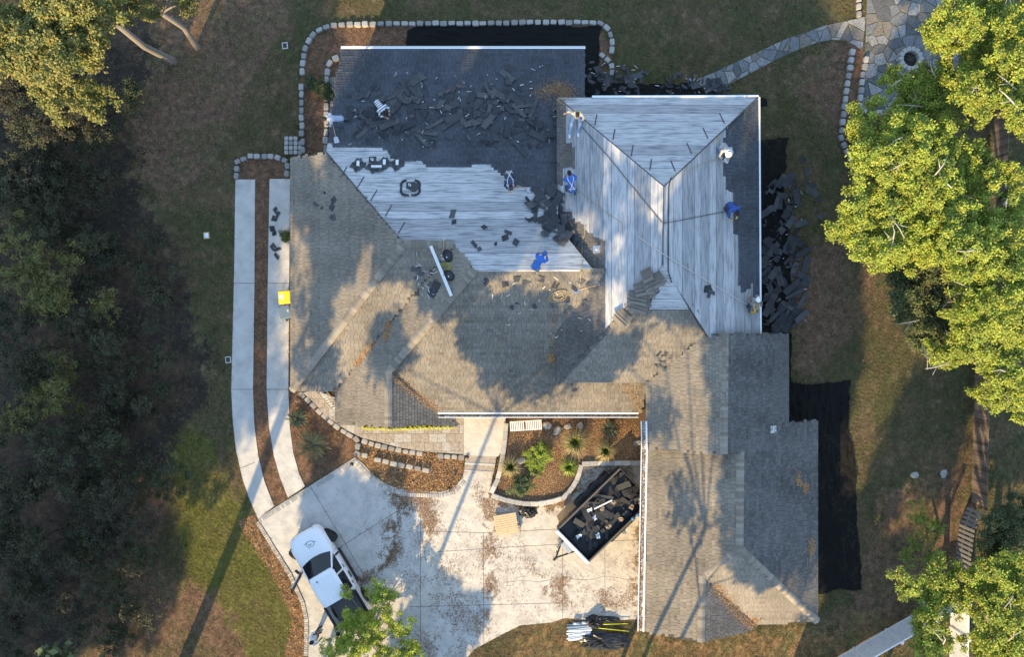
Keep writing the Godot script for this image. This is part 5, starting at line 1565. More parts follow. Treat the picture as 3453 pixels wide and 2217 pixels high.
	rope_on("ridge_cable", "black strip running along the hip roof ridge", zm(1700, 200, 1.925, [[1082, 768], [1066, 832], [1064, 1100], [1064, 1380], [1085, 1450]]), 0.022, M.black, 0.0, "", 0.02, "cable")
	# short dark strips left where brackets were nailed
	for q in zm(1700, 200, 1.925, [[595, 395], [712, 490], [830, 595], [950, 685]]): strip_mark(q, 0.2, "dark nailer strip on the silver north hip slope")
	for q in zm(1700, 200, 1.925, [[1412, 385], [1305, 482], [1200, 580], [1095, 695]]): strip_mark(q, -0.25, "dark nailer strip on the silver north hip slope")
	for q in zm(900, 0, 1.925, [[500, 1120], [610, 1185], [695, 1270], [790, 1370], [875, 1480]]): strip_mark(q, 0.45, "dark nailer strip beside the west hip")
	# vents
	for q in [[900 + 930 / 1.925, 1205 / 1.925, "plumbing vent pipe inside a torn ring of shingle"], [900 + 687 / 1.925, 1040 / 1.925, "plumbing vent pipe among the torn shingle patches"], [2606, 1449, "small white vent pipe on the garage roof"], [2012, 841, "short white vent pipe near the valley edge"]]:
		var e := on_roof(q[0], q[1])
		var t := thing("vent_pipe", q[2], "vent pipe", put(e[0]), "roof vent pipes")
		part(t, "flashing", box_mesh(Vector3(0.34, 0.012, 0.34), 0.004), M.steel if q[0] > 2000 else M.torn[0], Transform3D(seat(Vector3.ZERO, e[1], 0.0).basis, e[1] * 0.02))
		var st := mb(true)
		lathe(st, [[0.06, -0.05], [0.055, 0.26], [0.04, 0.26], [0.04, 0.1]], 10)
		part(t, "pipe", done(st), M.white)
	var ring := on_roof(900 + 932 / 1.925, 1222 / 1.925)
	var rg := thing("shingle_ring", "dark ring of torn shingle round the vent pipe", "shingle", seat(ring[0] + ring[1] * 0.02, ring[1], 0.0))
	for k in 18:
		var t := TAU * k / 18
		if k in [13, 14]: continue
		var rx := 0.42 * signf(cos(t)) * pow(absf(cos(t)), 0.5)
		var rz := 0.36 * signf(sin(t)) * pow(absf(sin(t)), 0.5)
		part(rg, "scrap", M.torn_small[3], M.torn[2], Transform3D(Basis(Vector3.UP, -t + PI / 2).scaled_local(Vector3(0.55, 1, 0.42)), Vector3(rx, 0.003 * (k % 3), rz)))
	for k in 9: part(rg, "scrap", M.torn_small[0], M.torn[0], Transform3D(Basis(Vector3.UP, k * 0.9).scaled_local(Vector3(0.8, 1, 0.8)), Vector3(0.05 + 0.13 * cos(k * 0.8) + 0.1, 0.012 + 0.002 * k, -0.05 + 0.12 * sin(k * 0.8))))
	for q in [[595, 1068, 0.36], [715, 1078, 0.62], [765, 1060, 0.34], [848, 1062, 0.32]]:
		var e := on_roof(900 + q[0] / 1.925, q[1] / 1.925)
		var t := thing("roof_vent", "pale box vent in a dark patch of leftover shingle", "roof vent", seat(e[0] + e[1] * 0.012, e[1], 0.0), "box vents on the silver slope")
		for k in 9:
			part(t, "scrap", M.torn_small[k % 6], M.torn[k % 3], Transform3D(Basis(Vector3.UP, k * 0.7), Vector3(cos(k * 0.75) * q[2] * 0.55, 0.003 * k, 0.05 + sin(k * 0.75) * 0.16)))
		part(t, "hood", box_mesh(Vector3(0.13 if q[0] != 715 else 0.5, 0.12, 0.26 if q[0] != 715 else 0.10), 0.02), M.white_dirty, lay(0, 0.02, 0 if q[0] != 715 else 0.08))
	# bins by the west eave
	bin_at(961, 1003, 0.06, plain(0.78, 0.55, 0.01, 0.45), "wheeled bin with bright yellow lid beside the west wall", plain(0.10, 0.12, 0.14, 0.6), true)
	bin_at(962, 1053, 0.28, plain(0.12, 0.17, 0.22, 0.5), "blue-grey wheeled bin next to the yellow-lidded bin", plain(0.11, 0.15, 0.20, 0.6), false)
	# ladder at the front left corner
	var la := at(1078, 1312, 2.75)
	var lb := at(1133, 1380, 0.35)
	ladder("aluminium ladder leaning on the front left eave", lb - (la - lb) * 0.0, la, 0.42)
	# drain, valve box, utility boxes
	for q in [[962, 155, "grey square drain cover in the north-west lawn"], [698, 795, "white topped irrigation box in the west lawn"], [771, 1214, "small grey utility box beside the concrete track"]]:
		var p := at(q[0], q[1])
		var t := thing("utility_cover", q[2], "utility cover", put(p, 0.1), "utility covers in the lawn")
		part(t, "frame", box_mesh(Vector3(0.30, 0.05, 0.34), 0.012), M.concrete if q[0] != 698 else M.wood)
		part(t, "lid", box_mesh(Vector3(0.20, 0.012, 0.24), 0.004), M.white_dirty if q[0] == 698 else M.dark_metal, lay(0, 0.05, 0))
	# path lights
	for q in [[1192, 1562, "black path light at the tip of the parking pad"], [1577, 1538, "black path light beside the front steps"], [1517, 1643, "small path light at the leaf bed corner"], [1672, 1640, "small path light on the planter wall corner"]]:
		var t := thing("path_light", q[2], "path light", put(at(q[0], q[1]), 0.2), "garden path lights")
		part(t, "stake", tube_mesh([Vector3(0, -0.02, 0), Vector3(0, 0.38, 0)], 0.02, 6), M.black)
		var st := mb(true)
		lathe(st, [[0.03, 0.34], [0.10, 0.38], [0.09, 0.43], [0.001, 0.46]], 10)
		part(t, "shade", done(st), M.black)
	# wooden pallet and black bag on the driveway
	var pp := at(1707, 1765, 0.2) * Vector3(1, 0, 1)
	var pal := thing("pallet_stack", "new pine slatted pallet lying on the driveway", "pallet", put(pp, 0.17))
	for k in 9: part(pal, "slat", box_mesh(Vector3(1.15, 0.022, 0.098), 0.004), M.pine, lay(rnd(-0.02, 0.02), 0.42, -0.46 + k * 0.113))
	for x in [-0.5, 0.0, 0.5]: part(pal, "bearer", box_mesh(Vector3(0.09, 0.10, 1.0), 0.006), M.pine, lay(x, 0.31, 0.0))
	for k in 5: part(pal, "slat", box_mesh(Vector3(1.15, 0.022, 0.098), 0.004), M.pine, lay(0, 0.285, -0.45 + k * 0.22))
	for k in 9: part(pal, "slat", box_mesh(Vector3(1.2, 0.022, 0.098), 0.004), M.picket, lay(0.07, 0.135, -0.50 + k * 0.113))
	for x in [-0.5, 0.0, 0.55]: part(pal, "bearer", box_mesh(Vector3(0.09, 0.13, 1.02), 0.006), M.picket, lay(x + 0.05, 0.0, -0.04))
	bundle("crumpled black plastic bag between pallet and planter wall", at(1781, 1722, 0.2) * Vector3(1, 0, 1), Vector3(0.42, 0.42, 0.36), 501)
	# goods on the lawn edge below the driveway
	var gp := at(1955, 2135, 0.15) * Vector3(1, 0, 1)
	var pan := thing("metal_flashing_stack", "stack of white metal flashing lengths on the lawn edge", "flashing", put(gp, 0.1))
	for k in 13: part(pan, "length", box_mesh(Vector3(rnd(1.1, 1.3), 0.035, 0.075), 0.01), M.white if k > 3 else plain(0.3, 0.36, 0.42, 0.4, 0.3), lay(rnd(-0.06, 0.06), 0.02 + 0.03 * (k % 3), -0.42 + k * 0.066, rnd(-0.06, 0.09)))
	for k in 2: part(pan, "roll", tube_mesh([Vector3(-0.3 + k * 0.45, 0.16, -0.52), Vector3(0.05 + k * 0.42, 0.16, -0.47)], 0.065, 10), plain(0.34, 0.42, 0.50, 0.35, 0.3))
	for q in [[[2018, 2107], [2118, 2104], "upper yellow pole poking out of the black bag"], [[2000, 2117], [2121, 2130], "lower yellow pole lying towards the house"]]:
		var a := at(q[0][0], q[0][1], 0.16)
		var b := at(q[1][0], q[1][1], 0.16)
		var t := thing("yellow_pole", q[2], "pole", aim(a, b), "yellow poles on the lawn edge")
		var l := a.distance_to(b)
		part(t, "shaft", tube_mesh([Vector3.ZERO, Vector3(0, 0, l * 0.8)], 0.024, 8), plain(0.55, 0.58, 0.02, 0.4))
		part(t, "inner_shaft", tube_mesh([Vector3(0, 0, l * 0.8), Vector3(0, 0, l)], 0.017, 8), plain(0.55, 0.58, 0.02, 0.4))
	bundle("black bundle tied with pale rope behind the flashing stack", at(2006, 2100, 0.2) * Vector3(1, 0, 1), Vector3(0.42, 0.34, 0.30), 502)
	bundle("long black rolled sheet at the top of the lawn pile", at(2035, 2092, 0.12) * Vector3(1, 0, 1), Vector3(0.75, 0.18, 0.15), 503)
	bundle("large crumpled black sheet in front of the yellow poles", at(2040, 2165, 0.15) * Vector3(1, 0, 1), Vector3(1.15, 0.30, 0.42), 504)
	# slatted bench under the front gutter
	var bp := at(1772, 1436, 0.75) * Vector3(1, 0, 1)
	var ben := thing("slatted_bench", "white slatted bench half hidden under the front gutter", "bench", put(bp + Vector3(0, 0.33, 0), 0.06))
	for k in 17: part(ben, "slat", box_mesh(Vector3(0.055, 0.02, 0.5), 0.004), M.white, lay(-0.75 + k * 0.092 + (0.06 if k > 7 else 0.0), 0.42, 0.0))
	for x in [-0.7, 0.75]:
		for z in [-0.2, 0.2]: part(ben, "leg", box_mesh(Vector3(0.05, 0.42, 0.05), 0.006), M.white, lay(x, 0, z))
	for z in [-0.22, 0.22]: part(ben, "rail", box_mesh(Vector3(1.55, 0.05, 0.03), 0.004), M.white, lay(0.03, 0.37, z))
func strip_mark(q: Array, lean: float, label: String):
	var e := on_roof(q[0], q[1])
	var st := mb()
	cbox(st, Transform3D(), Vector3(0.05, 0.014, 0.62), 0.003)
	single("nailer_strip", done(st), M.torn[1], label, "strip", seat(e[0] + e[1] * 0.02, e[1], -lean), "dark strips " + ("by the west hip" if lean == 0.45 else "on the north hip slope"))
func bin_at(px: float, py: float, turn: float, lid: Material, label: String, body: Material, logo: bool):
	var p := at(px, py, 1.0) * Vector3(1, 0, 1)
	var t := thing("wheeled_bin", label, "bin", put(p, turn), "wheeled bins by the west wall")
	var st := mb()
	var lo := [Vector3(-0.22, 0.05, -0.25), Vector3(0.22, 0.05, -0.25), Vector3(0.22, 0.05, 0.25), Vector3(-0.22, 0.05, 0.25)]
	var hi := [Vector3(-0.29, 0.98, -0.31), Vector3(0.29, 0.98, -0.31), Vector3(0.29, 0.98, 0.31), Vector3(-0.29, 0.98, 0.31)]
	for k in 4: quad(st, hi[k], lo[k], lo[(k + 1) % 4], hi[(k + 1) % 4])
	quad(st, lo[0], lo[1], lo[2], lo[3])
	quad(st, hi[3], hi[2], hi[1], hi[0])
	part(t, "body", done(st), body)
	var l := part(t, "lid", box_mesh(Vector3(0.62, 0.09, 0.66), 0.04), lid, lay(0, 0.98, 0))
	if logo:
		part(l, "sticker", box_mesh(Vector3(0.08, 0.004, 0.32), 0.001), M.white, lay(-0.10, 0.088, -0.02))
		part(l, "sticker", box_mesh(Vector3(0.14, 0.004, 0.16), 0.001), M.white, lay(-0.19, 0.087, -0.04))
	else:
		part(l, "sticker", box_mesh(Vector3(0.09, 0.004, 0.13), 0.001), plain(0.4, 0.42, 0.44), lay(0.16, 0.088, -0.02))
	part(t, "handle", tube_mesh([Vector3(-0.28, 0.98, 0.36), Vector3(0.28, 0.98, 0.36)], 0.02, 6), body)
	for x in [-0.26, 0.26]:
		var w := mb(true)
		lathe(w, [[0.001, -0.03], [0.12, -0.03], [0.12, 0.03], [0.001, 0.03]], 12, Transform3D(Basis(Vector3.FORWARD, PI / 2), Vector3.ZERO))
		part(t, "wheel", done(w), M.rubber, lay(x, 0.12, 0.27))
func ladder(label: String, a: Vector3, b: Vector3, w: float):
	var t := thing("ladder", label, "ladder", aim(a, b))
	var l := a.distance_to(b)
	for x in [-w / 2, w / 2]:
		var st := mb()
		cbox(st, Transform3D(Basis(), Vector3(x, 0, l / 2)), Vector3(0.03, 0.07, l), 0.005)
		part(t, "rail", done(st), M.alu)
	for k in int(l / 0.3): part(t, "rung", tube_mesh([Vector3(-w / 2, 0, 0.2 + k * 0.3), Vector3(w / 2, 0, 0.2 + k * 0.3)], 0.016, 6), M.alu)
func bundle(label: String, p: Vector3, size: Vector3, seed_: int):   # crumpled plastic
	var st := mb()
	var n := noise(2.6, seed_, 3)
	var f := func(i: int, j: int) -> Vector3:
		var t := TAU * i / 22.0
		var v := PI * 0.5 * j / 8.0
		var d := Vector3(cos(t) * cos(v), sin(v), sin(t) * cos(v))
		var q := Vector3(signf(d.x) * pow(absf(d.x), 0.8), d.y, signf(d.z) * pow(absf(d.z), 0.8))
		return q * size * (1.0 + n.get_noise_3dv(d * 2.2) * 0.45 + absf(n.get_noise_3dv(d * 6.0)) * 0.3) * Vector3(1, 1, 1)
	for j in 8:
		for i in 22: quad(st, f.call(i, j), f.call(i + 1, j), f.call(i + 1, j + 1), f.call(i, j + 1))
	single("plastic_bundle", done(st), M.plastic, label, "plastic bundle", put(p), "black plastic bundles")

# ---------------------------------------------------------------- people
# regions: 0 skin, 1 shirt, 2 trousers, 3 shoes, 4 hair, 5 gloves, 6 eyes, 7 lips
func bones_of(pose: String) -> Array:
	var J := {}
	match pose:
		"bent": J = {"pl": Vector3(0, 0.90, -0.16), "ch": Vector3(0, 1.08, 0.20), "sh": Vector3(0, 1.10, 0.30), "nk": Vector3(0, 1.12, 0.40), "hd": Vector3(0, 1.12, 0.52), "fw": Vector3(0, -0.75, 0.65),
			"hl": Vector3(0.10, 0.86, -0.16), "hr": Vector3(-0.10, 0.86, -0.16), "kl": Vector3(0.16, 0.46, 0.10), "kr": Vector3(-0.16, 0.47, -0.04), "al": Vector3(0.17, 0.08, 0.02), "ar": Vector3(-0.18, 0.08, -0.26), "sl": Vector3(0.19, 1.10, 0.27), "sr": Vector3(-0.19, 1.10, 0.27), "el": Vector3(0.27, 0.84, 0.36), "er": Vector3(-0.26, 0.86, 0.40), "wl": Vector3(0.14, 0.64, 0.52), "wr": Vector3(-0.08, 0.74, 0.62)}
		"crouch": J = {"pl": Vector3(0, 0.34, -0.16), "ch": Vector3(0, 0.62, 0.06), "sh": Vector3(0, 0.74, 0.14), "nk": Vector3(0, 0.82, 0.22), "hd": Vector3(0, 0.92, 0.31), "fw": Vector3(0, -0.55, 0.83),
			"hl": Vector3(0.11, 0.33, -0.14), "hr": Vector3(-0.11, 0.33, -0.14), "kl": Vector3(0.22, 0.48, 0.24), "kr": Vector3(-0.20, 0.36, 0.26), "al": Vector3(0.20, 0.08, 0.02), "ar": Vector3(-0.20, 0.08, -0.12), "sl": Vector3(0.19, 0.75, 0.13), "sr": Vector3(-0.19, 0.75, 0.13), "el": Vector3(0.29, 0.50, 0.26), "er": Vector3(-0.29, 0.50, 0.28), "wl": Vector3(0.14, 0.30, 0.46), "wr": Vector3(-0.12, 0.28, 0.48)}
		"sit": J = {"pl": Vector3(0, 0.14, 0), "ch": Vector3(0, 0.42, 0.02), "sh": Vector3(0, 0.56, 0.05), "nk": Vector3(0, 0.67, 0.09), "hd": Vector3(0, 0.79, 0.14), "fw": Vector3(0.2, -0.45, 0.85),
			"hl": Vector3(0.11, 0.13, 0.02), "hr": Vector3(-0.11, 0.13, 0.02), "kl": Vector3(0.20, 0.30, 0.40), "kr": Vector3(-0.18, 0.22, 0.44), "al": Vector3(0.17, 0.08, 0.72), "ar": Vector3(-0.20, 0.06, 0.84), "sl": Vector3(0.19, 0.56, 0.04), "sr": Vector3(-0.19, 0.56, 0.04), "el": Vector3(0.33, 0.36, 0.12), "er": Vector3(-0.36, 0.42, -0.06), "wl": Vector3(0.20, 0.22, 0.32), "wr": Vector3(-0.52, 0.26, 0.02)}
		_: J = {"pl": Vector3(0, 0.94, 0), "ch": Vector3(0, 1.20, 0.01), "sh": Vector3(0, 1.38, 0.0), "nk": Vector3(0, 1.48, 0.01), "hd": Vector3(0, 1.60, 0.03), "fw": Vector3(0, -0.25, 0.96),
			"hl": Vector3(0.10, 0.90, 0), "hr": Vector3(-0.10, 0.90, 0), "kl": Vector3(0.12, 0.48, 0.05), "kr": Vector3(-0.13, 0.48, 0.0), "al": Vector3(0.13, 0.08, 0.06), "ar": Vector3(-0.14, 0.08, -0.10), "sl": Vector3(0.19, 1.38, 0.0), "sr": Vector3(-0.19, 1.38, 0.0), "el": Vector3(0.27, 1.10, 0.05), "er": Vector3(-0.27, 1.10, 0.04), "wl": Vector3(0.22, 0.98, 0.26), "wr": Vector3(-0.20, 0.96, 0.24)}
	var f: Vector3 = J.fw.normalized()
	var up: Vector3 = (J.hd - J.nk).normalized()
	up = (up - f * up.dot(f)).normalized()
	var sd := up.cross(f).normalized()
	var hd: Vector3 = J.hd
	var B := [
		[J.pl, J.ch, 0.135, 0.14, 1], [J.ch, J.sh, 0.15, 0.13, 1], [J.sl, J.sr, 0.085, 0.085, 1], [J.hl, J.hr, 0.115, 0.115, 2], [J.sh, J.nk, 0.085, 0.055, 1], [J.nk, hd, 0.055, 0.06, 0],
		[hd - f * 0.015, hd + up * 0.05 + f * 0.01, 0.088, 0.085, 0], [hd + f * 0.05 - up * 0.05, hd + f * 0.03 - up * 0.01, 0.05, 0.06, 0],
		[hd + up * 0.055 - f * 0.035, hd + up * 0.075 + f * 0.02, 0.092, 0.085, 4], [hd - f * 0.06, hd - f * 0.055 + up * 0.04, 0.062, 0.07, 4],
		[hd + f * 0.088 + up * 0.01, hd + f * 0.108 - up * 0.018, 0.012, 0.016, 0], [hd + sd * 0.088, hd + sd * 0.09 - up * 0.03, 0.018, 0.014, 0], [hd - sd * 0.088, hd - sd * 0.09 - up * 0.03, 0.018, 0.014, 0],
		[hd + f * 0.088 + sd * 0.032 + up * 0.012, hd + f * 0.088 + sd * 0.036 + up * 0.012, 0.013, 0.013, 6], [hd + f * 0.088 - sd * 0.032 + up * 0.012, hd + f * 0.088 - sd * 0.036 + up * 0.012, 0.013, 0.013, 6], [hd + f * 0.094 + sd * 0.02 - up * 0.05, hd + f * 0.094 - sd * 0.02 - up * 0.05, 0.012, 0.012, 7]]
	for q in ["l", "r"]:
		var h: Vector3 = J["h" + q]
		var k: Vector3 = J["k" + q]
		var a: Vector3 = J["a" + q]
		var toe := Vector3(J.fw.x, 0, J.fw.z).normalized() * 0.17
		B.append([h, k, 0.095, 0.068, 2]); B.append([k, a, 0.066, 0.048, 2])
		B.append([a - toe * 0.25 - Vector3(0, 0.035, 0), a + toe - Vector3(0, 0.045, 0), 0.046, 0.040, 3])
		var s_: Vector3 = J["s" + q]
		var e: Vector3 = J["e" + q]
		var w: Vector3 = J["w" + q]
		B.append([s_, e, 0.064, 0.05, 1]); B.append([e, e.lerp(w, 0.45), 0.048, 0.042, 1]); B.append([e.lerp(w, 0.4), w, 0.041, 0.030, 0])
		var d := (w - e).normalized()
		B.append([w, w + d * 0.07, 0.032, 0.036, 5])
	return [B, J]
func figure(pose: String) -> Dictionary:
	var bj := bones_of(pose)
	var B: Array = bj[0]
	var cell := 0.02
	var lo := Vector3(1e9, 1e9, 1e9)
	var hi := -lo
	for b in B:
		for p in [b[0], b[1]]:
			lo = lo.min(p - Vector3.ONE * 0.2); hi = hi.max(p + Vector3.ONE * 0.2)
	var n := Vector3i(((hi - lo) / cell).ceil())
	var field := PackedFloat32Array()
	field.resize(n.x * n.y * n.z)
	field.fill(1.0)
	var near := PackedFloat32Array()
	near.resize(field.size())
	near.fill(1.0)
	var reg := PackedByteArray()
	reg.resize(field.size())
	for b in B:
		var a: Vector3 = b[0]
		var ab: Vector3 = b[1] - a
		var ll := maxf(ab.length_squared(), 1e-8)
		var pad: float = maxf(b[2], b[3]) + 0.06
		var i0 := Vector3i(((a.min(b[1]) - Vector3.ONE * pad - lo) / cell).floor())
		var i1 := Vector3i(((a.max(b[1]) + Vector3.ONE * pad - lo) / cell).ceil())
		var k := 0.035 if maxf(b[2], b[3]) > 0.03 else 0.008
		for z in range(maxi(0, i0.z), mini(n.z, i1.z)):
			for y in range(maxi(0, i0.y), mini(n.y, i1.y)):
				var row := (z * n.y + y) * n.x
				for x in range(maxi(0, i0.x), mini(n.x, i1.x)):
					var p := lo + Vector3(x, y, z) * cell
					var t := clampf((p - a).dot(ab) / ll, 0.0, 1.0)
					var d: float = p.distance_to(a + ab * t) - lerpf(b[2], b[3], t)
					var i := row + x
					if d < near[i]:
						near[i] = d
						reg[i] = b[4]
					var h := maxf(k - absf(d - field[i]), 0.0) / k
					field[i] = minf(d, field[i]) - h * h * k * 0.25
	var idx := {}
	var verts := PackedVector3Array()
	var regs := PackedByteArray()
	var corners := [Vector3i(0, 0, 0), Vector3i(1, 0, 0), Vector3i(0, 1, 0), Vector3i(1, 1, 0), Vector3i(0, 0, 1), Vector3i(1, 0, 1), Vector3i(0, 1, 1), Vector3i(1, 1, 1)]
	var offs := PackedInt32Array()
	for c in corners: offs.append((c.z * n.y + c.y) * n.x + c.x)
	for z in n.z - 1:
		for y in n.y - 1:
			for x in n.x - 1:
				var i := (z * n.y + y) * n.x + x
				if absf(field[i]) > 0.06: continue
				var s0 := field[i] < 0
				var mixed := false
				for k in range(1, 8):
					if (field[i + offs[k]] < 0) != s0:
						mixed = true
						break
				if not mixed: continue
				var sum := Vector3.ZERO
				var cnt := 0
				for e in [[0, 1], [2, 3], [4, 5], [6, 7], [0, 2], [1, 3], [4, 6], [5, 7], [0, 4], [1, 5], [2, 6], [3, 7]]:
					var f0 := field[i + offs[e[0]]]
					var f1 := field[i + offs[e[1]]]
					if (f0 < 0) != (f1 < 0):
						sum += Vector3(corners[e[0]]).lerp(Vector3(corners[e[1]]), f0 / (f0 - f1))
						cnt += 1
				idx[i] = verts.size()
				verts.append(lo + (Vector3(x, y, z) + sum / cnt) * cell)
				regs.append(reg[i])
	var faces := PackedInt32Array()
	var st3 := [1, n.x, n.x * n.y]
	for i in idx:
		for ax in 3:
			var j: int = i + st3[ax]
			if j >= field.size() or (field[i] < 0) == (field[j] < 0): continue
			var u: int = st3[(ax + 1) % 3]
			var v: int = st3[(ax + 2) % 3]
			if not (idx.has(i - u) and idx.has(i - v) and idx.has(i - u - v)): continue
			var q := [idx[i], idx[i - u], idx[i - u - v], idx[i - v]]
			if field[i] < 0: q.reverse()
			faces.append_array(PackedInt32Array([q[0], q[1], q[2], q[0], q[2], q[3]]))
	return {"v": verts, "r": regs, "f": faces, "J": bj[1]}
func person(pose: String, px: float, py: float, face: Vector2, pal: Array, label: String, above: float, extra := {}):
	var fig: Dictionary = M.poses[pose]
	var e := on_roof(px, py, above)
	var t := thing("person", label, "person", put(e[0] + Vector3(0, 0.02, 0), atan2(face.x, face.y)), extra.get("group", "roofing crew"))
	var st := mb(true)
	var v: PackedVector3Array = fig.v
	var r: PackedByteArray = fig.r
	for i in fig.f:
		var c: Color = pal[r[i]] if r[i] < pal.size() else Color(0.02, 0.015, 0.012)
		if r[i] == 7: c = Color(0.30, 0.12, 0.10)
		if r[i] == 1 and extra.has("stripes") and fmod(v[i].z * 9.0 + 10.0, 1.0) < 0.5: c = Color(0.75, 0.76, 0.78)
		st.set_color(c)
		st.add_vertex(v[i])
	# fingers: five to a hand, rooted in the palm
	var J: Dictionary = fig.J
	for q in ["l", "r"]:
		var w: Vector3 = J["w" + q]
		var d: Vector3 = (w - J["e" + q]).normalized()
		var side: Vector3 = d.cross(Vector3.UP).normalized()
		var dn := side.cross(d).normalized()
		if dn.y > 0: dn = -dn
		st.set_color(pal[5])
		for k in 4:
			var o := w + d * 0.085 + side * (k - 1.5) * 0.019
			var l: float = [0.07, 0.08, 0.075, 0.058][k]
			tube(st, [o, o + d * l * 0.5 + dn * 0.008, o + d * l * 0.75 + dn * 0.035], [0.0095, 0.009, 0.007], 5)
		var sg := 1.0 if q == "r" else -1.0
		var o2 := w + d * 0.035 + side * sg * 0.03
		tube(st, [o2, o2 + d * 0.03 + side * sg * 0.025, o2 + d * 0.06 + side * sg * 0.02 + dn * 0.02], [0.012, 0.0105, 0.008], 5)
	part(t, "body", done(st), M.person)
	var f: Vector3 = J.fw.normalized()
	var up: Vector3 = (J.hd - J.nk).normalized()
	up = (up - f * up.dot(f)).normalized()
	var hb := Transform3D(Basis(up.cross(f).normalized(), up, f), J.hd)
	if extra.has("hat"):
		var h := mb(true)
		if extra.get("brim", false): lathe(h, [[0.19, 0.035], [0.195, 0.045], [0.115, 0.065], [0.11, 0.12], [0.08, 0.175], [0.001, 0.19]], 16, hb * Transform3D(Basis.from_scale(Vector3(0.92, 1, 1.05)), Vector3.ZERO))
		else: lathe(h, [[0.125, 0.03], [0.13, 0.045], [0.118, 0.07], [0.105, 0.13], [0.06, 0.18], [0.001, 0.19]], 14, hb * Transform3D(Basis.from_scale(Vector3(0.95, 1, 1.15)), Vector3.ZERO))
		part(t, "hard_hat", done(h), extra.hat)
	if extra.has("cap"):
		var h := mb(true)
		lathe(h, [[0.104, 0.03], [0.106, 0.08], [0.08, 0.145], [0.001, 0.165]], 14, hb)
		cbox(h, hb * Transform3D(Basis(), Vector3(0, 0.05, 0.13)), Vector3(0.15, 0.012, 0.10), 0.005)
		part(t, "cap", done(h), extra.cap)
	if extra.has("strap"):
		var back: Vector3 = (J.sh - J.pl).normalized()
		var bn := Vector3(1, 0, 0).cross(back).normalized()
		if bn.dot(Vector3(0, 0.6, -0.5)) < 0: bn = -bn
		var hs := mb(true)
		var lowm: Vector3 = J.pl.lerp(J.sh, 0.45) + bn * 0.165
		for sg in [-1.0, 1.0]:
			var topp: Vector3 = J.sh + Vector3(sg * 0.13, 0, 0) + bn * 0.12
			var frontp: Vector3 = J.sh + Vector3(sg * 0.12, 0, 0) + back * 0.09 + bn * 0.02
			tube(hs, [frontp, topp, lowm, J.pl + Vector3(-sg * 0.11, 0, 0) + bn * 0.14], [0.022, 0.024, 0.024, 0.022], 5)
		var pts := []
		for k in 13:
			var a := TAU * k / 12
			pts.append(J.pl.lerp(J.ch, 0.15) + Vector3(cos(a) * 0.155, 0, 0) + bn * sin(a) * 0.155)
		var rr := []
		for p in pts: rr.append(0.02)
		tube(hs, pts, rr, 5)
		part(t, "harness", done(hs), extra.strap)
	return t
